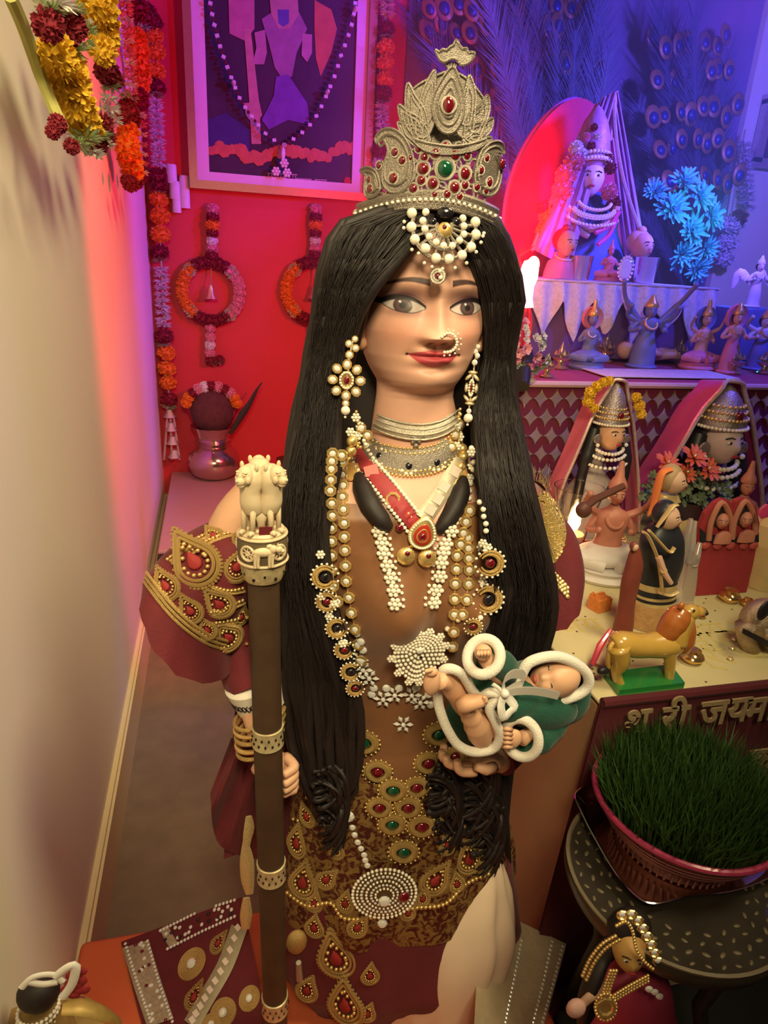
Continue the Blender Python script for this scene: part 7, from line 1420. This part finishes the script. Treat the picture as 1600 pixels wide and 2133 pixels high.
u_eo = unit('eye_ring', ell_disc(.050,.070,.006), m_eyeo); u_ei = unit('eye_centre', ell_disc(.028,.036,.012), m_eyei)
def fan(label, base, tips, Y, seed):
    t_ = thing('peacock_feather_fan', label, 'feathers', W(base[0],base[1],Y)); random.seed(seed); b = W(base[0],base[1],Y)
    for i,(px,py) in enumerate(tips):
        e = W(px,py,Y+.06-.16*max(0,py)/400.+random.uniform(-.02,.02)); L_ = np.linalg.norm(e-b); up_ = (e-b)/L_; F3 = frame(_unit(V(random.uniform(-.3,.3),-1,random.uniform(-.1,.3))),up_)
        o = link('feather', u_fea[i%3], M4(b,F3,(L_*.55,L_,L_*.55)), t_); ec = b+(e-b)*.93+F3[:,2]*.004; k_ = random.uniform(.42,.56)
        link('feather_eye', u_eo, M4(ec,F3,k_), o); link('eye_centre', u_ei, M4(ec+F3[:,2]*.003-up_*.004,F3,k_), o)
    return t_
random.seed(31); tips=[]
for r_ in range(5):
    for i in range(13):
        px = 835+i*33+(16 if r_%2 else 0)+random.uniform(-8,8); py = 10+r_*82+random.uniform(-18,18)
        if px > 858+max(0,py-120)*.22 and px < 1255: tips.append((px,py))
tips += [(870+i*32,-40+random.uniform(-10,10)) for i in range(12)]
fan('large peacock feather fan behind the arched backrest', (1165,640), tips, 2.22, 5)
random.seed(32); tips=[]
for r_ in range(5):
    for i in range(8):
        px = 1355+i*27+(13 if r_%2 else 0)+random.uniform(-8,8); py = 40+r_*78+random.uniform(-16,16)
        if 1345 < px < 1548: tips.append((px,py))
fan('second peacock feather fan lit blue at the right', (1450,640), tips, 2.22, 6)
rbox('feather_plinth', (1.25,2.18,.36), (1.25,.20,.72), mat('dark_plinth',(0.05,0.04,0.07),.7), .005, label='dark plinth behind the altar carrying the feather fans', cat='plinth')
bx0,bx1 = float(W(836,300,2.39)[0]),float(W(1528,300,2.39)[0])
g_=[]
for i in range(3): g_.append([(bx0+(bx1-bx0)*k_/60,2.385+.006*math.sin(k_*.9),[.70,1.4,2.3][i]) for k_ in range(61)])
MB().grid(g_).build('haze_backdrop', mat('haze_violet_grey',(0.20,0.16,0.26),.85,var=.2,vscale=8), label='added violet sheet coloured like blue-lit haze behind the feather fans', cat='cloth')  # added sheet: the violet-grey of blue-lit haze is put into its colour
struct(MB().box(((bx1+2.68)/2,2.375,1.2),(2.68-bx1,.04,2.39)).build('trim_1', m_cream, smooth=False))
# ---------------- turquoise flowers ----------------
tf = thing('turquoise_flowers','bunch of spiky turquoise cloth flowers lit cyan beside the idol','flowers',(W(1430,540,1.85)[0],1.85,ZM)); m_tq = mat('turquoise_petal',(0.10,0.55,0.55),.6,var=.3,vscale=30)
_s = petals(18,11,1.0,.12,.35); _q = petals(14,12,.75,.12,.75); _s.add(_q.v,_q.f); _q = petals(8,13,.45,.12,1.1); _s.add(_q.v,_q.f); u_spk = unit('spiky_bloom', _s, m_tq, False)
for px,py,r_,nx,nz in ((1455,410,44,.3,.5),(1400,435,42,-.3,.4),(1480,450,40,.5,.2),(1425,380,38,-.1,.8),(1440,480,40,0,.1),(1365,400,30,-.5,.5),(1470,520,34,.2,-.2),(1420,530,36,-.1,-.3),(1450,560,34,0,-.3)): p = W(px,py,1.83); link('bloom', u_spk, M4(p,frame(_unit(V(nx,-1,nz)),spin=px),r_*mpp(p)), tf); MB().tube([p,p*.5+.5*(W(1440,600,1.87)),W(1440,640,1.87)],.003,5).build('stem', m_fblack, tf)
ts = W(1440,640,1.87); MB().lathe([(.03,0),(.045,.05),(.03,max(.06,ts[2]-ZM+.02))],(ts[0],1.87,ZM+.001),20).build('vase', m_fblue, tf)
light('cyan_lamp','POINT',tuple(W(1500,440,1.66)),0.9,(0.03,0.75,1.0),None,.02)
# right edge: garlands and a frame
strip_garland('pale garland strip hanging on the wall right of the blue feathers', [('white_strip',1552,300,11),('maroon',1536,455,20),('white',1520,470,22),('white',1515,505,22),('white',1508,540,20)],2.30)
rf = thing('picture_frame','silver beaded picture frame cut by the right edge of view','picture',W(1610,330,2.33)); a,b_ = W(1588,205,2.33),W(1588,340,2.33); m_sf = mat('silver_frame',(0.55,0.50,0.50),.35,.6,var=.3,vscale=120)
x0,z0,z1 = (a[0]+b_[0])/2,b_[2],a[2]
for c_,s_ in (((x0,2.33,(z0+z1)/2),(.03,.03,z1-z0)),((x0+.26,2.33,(z0+z1)/2),(.03,.03,z1-z0)),((x0+.13,2.33,z0),(.29,.03,.03)),((x0+.13,2.33,z1),(.29,.03,.03))): MB().box(c_,s_).build('frame_bar', m_sf, rf, smooth=False)
MB().box((x0+.13,2.337,(z0+z1)/2),(.26,.01,z1-z0)).build('print', m_print, rf, smooth=False)
# white winged figure at right
wf = idol('winged_figure','white winged figure with small crown at the right of the step','figure',1565,640,530,1.50,m_fwhite,m_fwhite,m_fwhite,None,'stand',2,zbase=None,wd=1.0)
rbox('figure_stand', (float(W(1565,640,1.5)[0])+.02,1.5,(ZM+float(W(1565,640,1.5)[2]))/2), (.16,.12,float(W(1565,640,1.5)[2])-ZM-.002), m_fblue, .004, label='small dark blue stand under the white winged figure', cat='stand')
for s_ in (-1,1): MB().tube(smooth_path([W(1565,590,1.51),W(1565+s_*22,570,1.52),W(1565+s_*40,600,1.53)],10),[.006,.014,.003],8,flat=.25,up=(0,1,0)).build('wing', m_fwhite, wf)
# ---------------- dolls at the bottom of the photograph ----------------
Yd = 0.375
dk = lambda x_,y_,o_=0: W(x_,y_,Yd+o_)
kd_ = mpp(dk(1300,2000)); dl = thing('veiled_doll','small doll with gold bead headdress, black hair and pink dress at bottom right','doll',(dk(1310,2130)[0],Yd,ZP))
m_dp = mat('pink_dress',(0.50,0.05,0.11),.6,var=.2,vscale=60); m_dface = mat('ochre_doll_face',(0.56,0.32,0.10),.45,var=.2,vscale=60)
P_ = np.array(pxrows([(2012,1298,1336,.8),(2030,1268,1368,.6),(2060,1256,1386,.6),(2110,1262,1392,.65),(2150,1250,1400,.7),(2200,1230,1420,.75)],Yd,seg=30)); low = P_[-1].copy(); low[:,2] = ZP+.001; P_ = np.concatenate([P_,low[None]]); MB().grid(P_,closed_u=True,cap0=True,cap1=True).build('dress', m_dp, dl)
fc_ = dk(1310,1978,-.012); head_part(dl, fc_, 42*kd_, m_dface, -.35, pitch=-.1)
hb_ = MB().ell(fc_+V(.006,.012,.010),(46*kd_,36*kd_,46*kd_),18,12); hb_.tube(smooth_path([dk(1290,1945,.0),dk(1255,1990,.0),dk(1235,2040,-.01),dk(1215,2090,-.012),dk(1210,2140,-.012)],16),[18*kd_,22*kd_,22*kd_,18*kd_,12*kd_],12,flat=.6); hb_.tube(smooth_path([dk(1335,1935,.0),dk(1368,1975,.0),dk(1385,2020,.0)],12),[16*kd_,16*kd_,8*kd_],12,flat=.6); hb_.build('hair', m_hair, dl, sharp=False)
def dbeads(pts,r_,st,me,nm,o_=-.03):
    for q in resample(smooth_path([V(*a,0) for a in pts],40),st): inst(nm, me, dk(q[0],q[1],o_), CAMF, r_*kd_, dl)
dbeads([(1296,1905),(1318,1905),(1340,1935),(1355,1965),(1365,1990),(1378,2018)],11,19,u_set,'headdress_disc'); dbeads([(1296,1905),(1318,1905),(1340,1935),(1355,1965),(1365,1990),(1378,2018)],6,19,u_crystal,'headdress_stone',-.033)
dbeads([(1285,1928),(1305,1920),(1318,1940),(1325,1975),(1340,2000),(1360,2018)],3.6,6.5,u_bead,'headdress_bead',-.034)
for o2 in (0,8): dbeads([(1290-o2,1958-o2),(1262-o2,1975-o2),(1238-o2,2005-o2),(1222-o2,2040-o2)],4,7.5,u_bead,'veil_bead',-.022)
for o2 in (-6,0,6): dbeads([(1278+o2,2022),(1268+o2,2050),(1258+o2,2085)],3.4,6.5,u_bead,'necklace_bead',-.034); dbeads([(1350,2038+o2),(1310,2060+o2),(1270,2085+o2)],3.4,6.5,u_bead,'necklace_bead',-.034)
p = dk(1262,2098,-.036); inst('pendant', u_set, p, CAMF, (20*kd_,26*kd_,10*kd_), dl); dbeads([(1262+22*math.cos(a),2098+28*math.sin(a)) for a in np.linspace(0,2*PI,20)],3.2,7,u_bead,'pendant_bead',-.037)
MB().tube(smooth_path([dk(1265,2050,-.01),dk(1225,2080,-.02),dk(1205,2100,-.03)],10),[10*kd_,9*kd_,8*kd_],10).build('arm', m_pskin, dl); MB().ell(dk(1200,2100,-.034),(20*kd_,14*kd_,20*kd_),14,10).build('flower_in_hand', mat('pale_pink_cloth',(0.60,0.34,0.30),.8,var=.2,vscale=80), dl)
for px,py in ((1352,2060),(1364,2066),(1374,2075)): inst('sequin', u_crystal, dk(px,py,-.034), CAMF, 8*kd_, dl)
# bottom left doll
Ye = 0.425; ek = lambda x_,y_,o_=0: W(x_,y_,Ye+o_); ke2 = mpp(ek(90,2060)); d2 = thing('doll_with_flower','doll seen from behind with black hair bun, pearls, white ribbon and red rose','doll',(ek(85,2133)[0],Ye,ZP))
mb = MB().ell(ek(80,2068),(42*ke2,34*ke2,40*ke2),20,14); mb.build('hair_bun', m_hair, d2)
for dz in (2098,2108,2118):
    for a in np.linspace(PI*.95,PI*2.05,16): c_ = ek(80,dz); inst('pearl', u_pearl, c_+V(40*ke2*math.cos(a),36*ke2*math.sin(a),4*ke2*math.cos(a)), V(0,-1,0), 4.2*ke2, d2)
MB().grid(pxrows([(2100,45,118,.8),(2125,30,135,.8),(2160,15,160,.8)],Ye,seg=24),closed_u=True,cap0=True,cap1=True).build('shawl', mat('brown_gold_shawl',(0.26,0.16,0.05),.7,var=.4,vscale=80), d2)
lo2 = ek(85,2160); MB().lathe([(.045,0),(.050,max(.01,lo2[2]-ZP))],(lo2[0],Ye,ZP+.001),20,sy=.7).build('skirt', mat('brown_gold_shawl',(0.26,0.16,0.05),.7), d2)
rbn = MB()
for pts,w_ in (([(45,2058),(70,2035),(110,2030),(130,2045)],7),([(115,2035),(140,2015),(158,2012),(150,2050),(130,2078)],9),([(60,2045),(90,2050),(120,2045)],8)): rbn.tube(smooth_path([ek(a,b_,-.028) for a,b_ in pts],12),w_*ke2,8,flat=.5,up=(0,1,0))
rbn.build('ribbon', m_ribbon, d2)
for i in range(12):
    a = i*2.4; r_ = 4+i*2.0; p = ek(158+r_*math.cos(a),2052+r_*math.sin(a)*1.3,-.02); MB().ell(p,(11*ke2,4*ke2,13*ke2),10,6,roty(a)).build('rose_petal', mat('red_rose',(0.30,0.02,0.03),.7,var=.2), d2)
MB().tube(smooth_path([ek(130,2100,-.03),ek(170,2098,-.03),ek(215,2112,-.03),ek(250,2130,-.02)],14),[14*ke2,18*ke2,16*ke2,8*ke2],10,flat=.5).build('gold_scarf', mat('gold_tissue',(0.42,0.28,0.08),.5,.3,var=.4,vscale=100), d2)

# ---------------- incense haze over the altar ----------------
hz = MB().box((1.40,1.64,1.42),(2.3,1.36,1.30)); mh = bpy.data.materials.new('incense_haze'); mh.use_nodes = True; nt = mh.node_tree; nt.nodes.remove(nt.nodes['Principled BSDF']); vs_ = nt.nodes.new('ShaderNodeVolumeScatter'); vs_.inputs['Density'].default_value = 0.13; vs_.inputs['Anisotropy'].default_value = 0.2; vs_.inputs['Color'].default_value = (.9,.88,.9,1); nt.links.new(vs_.outputs[0], nt.nodes['Material Output'].inputs['Volume'])
hz.build('incense_haze', mh, label='thin incense smoke haze hanging over the blue lit altar', cat='smoke', kind='stuff', smooth=False)
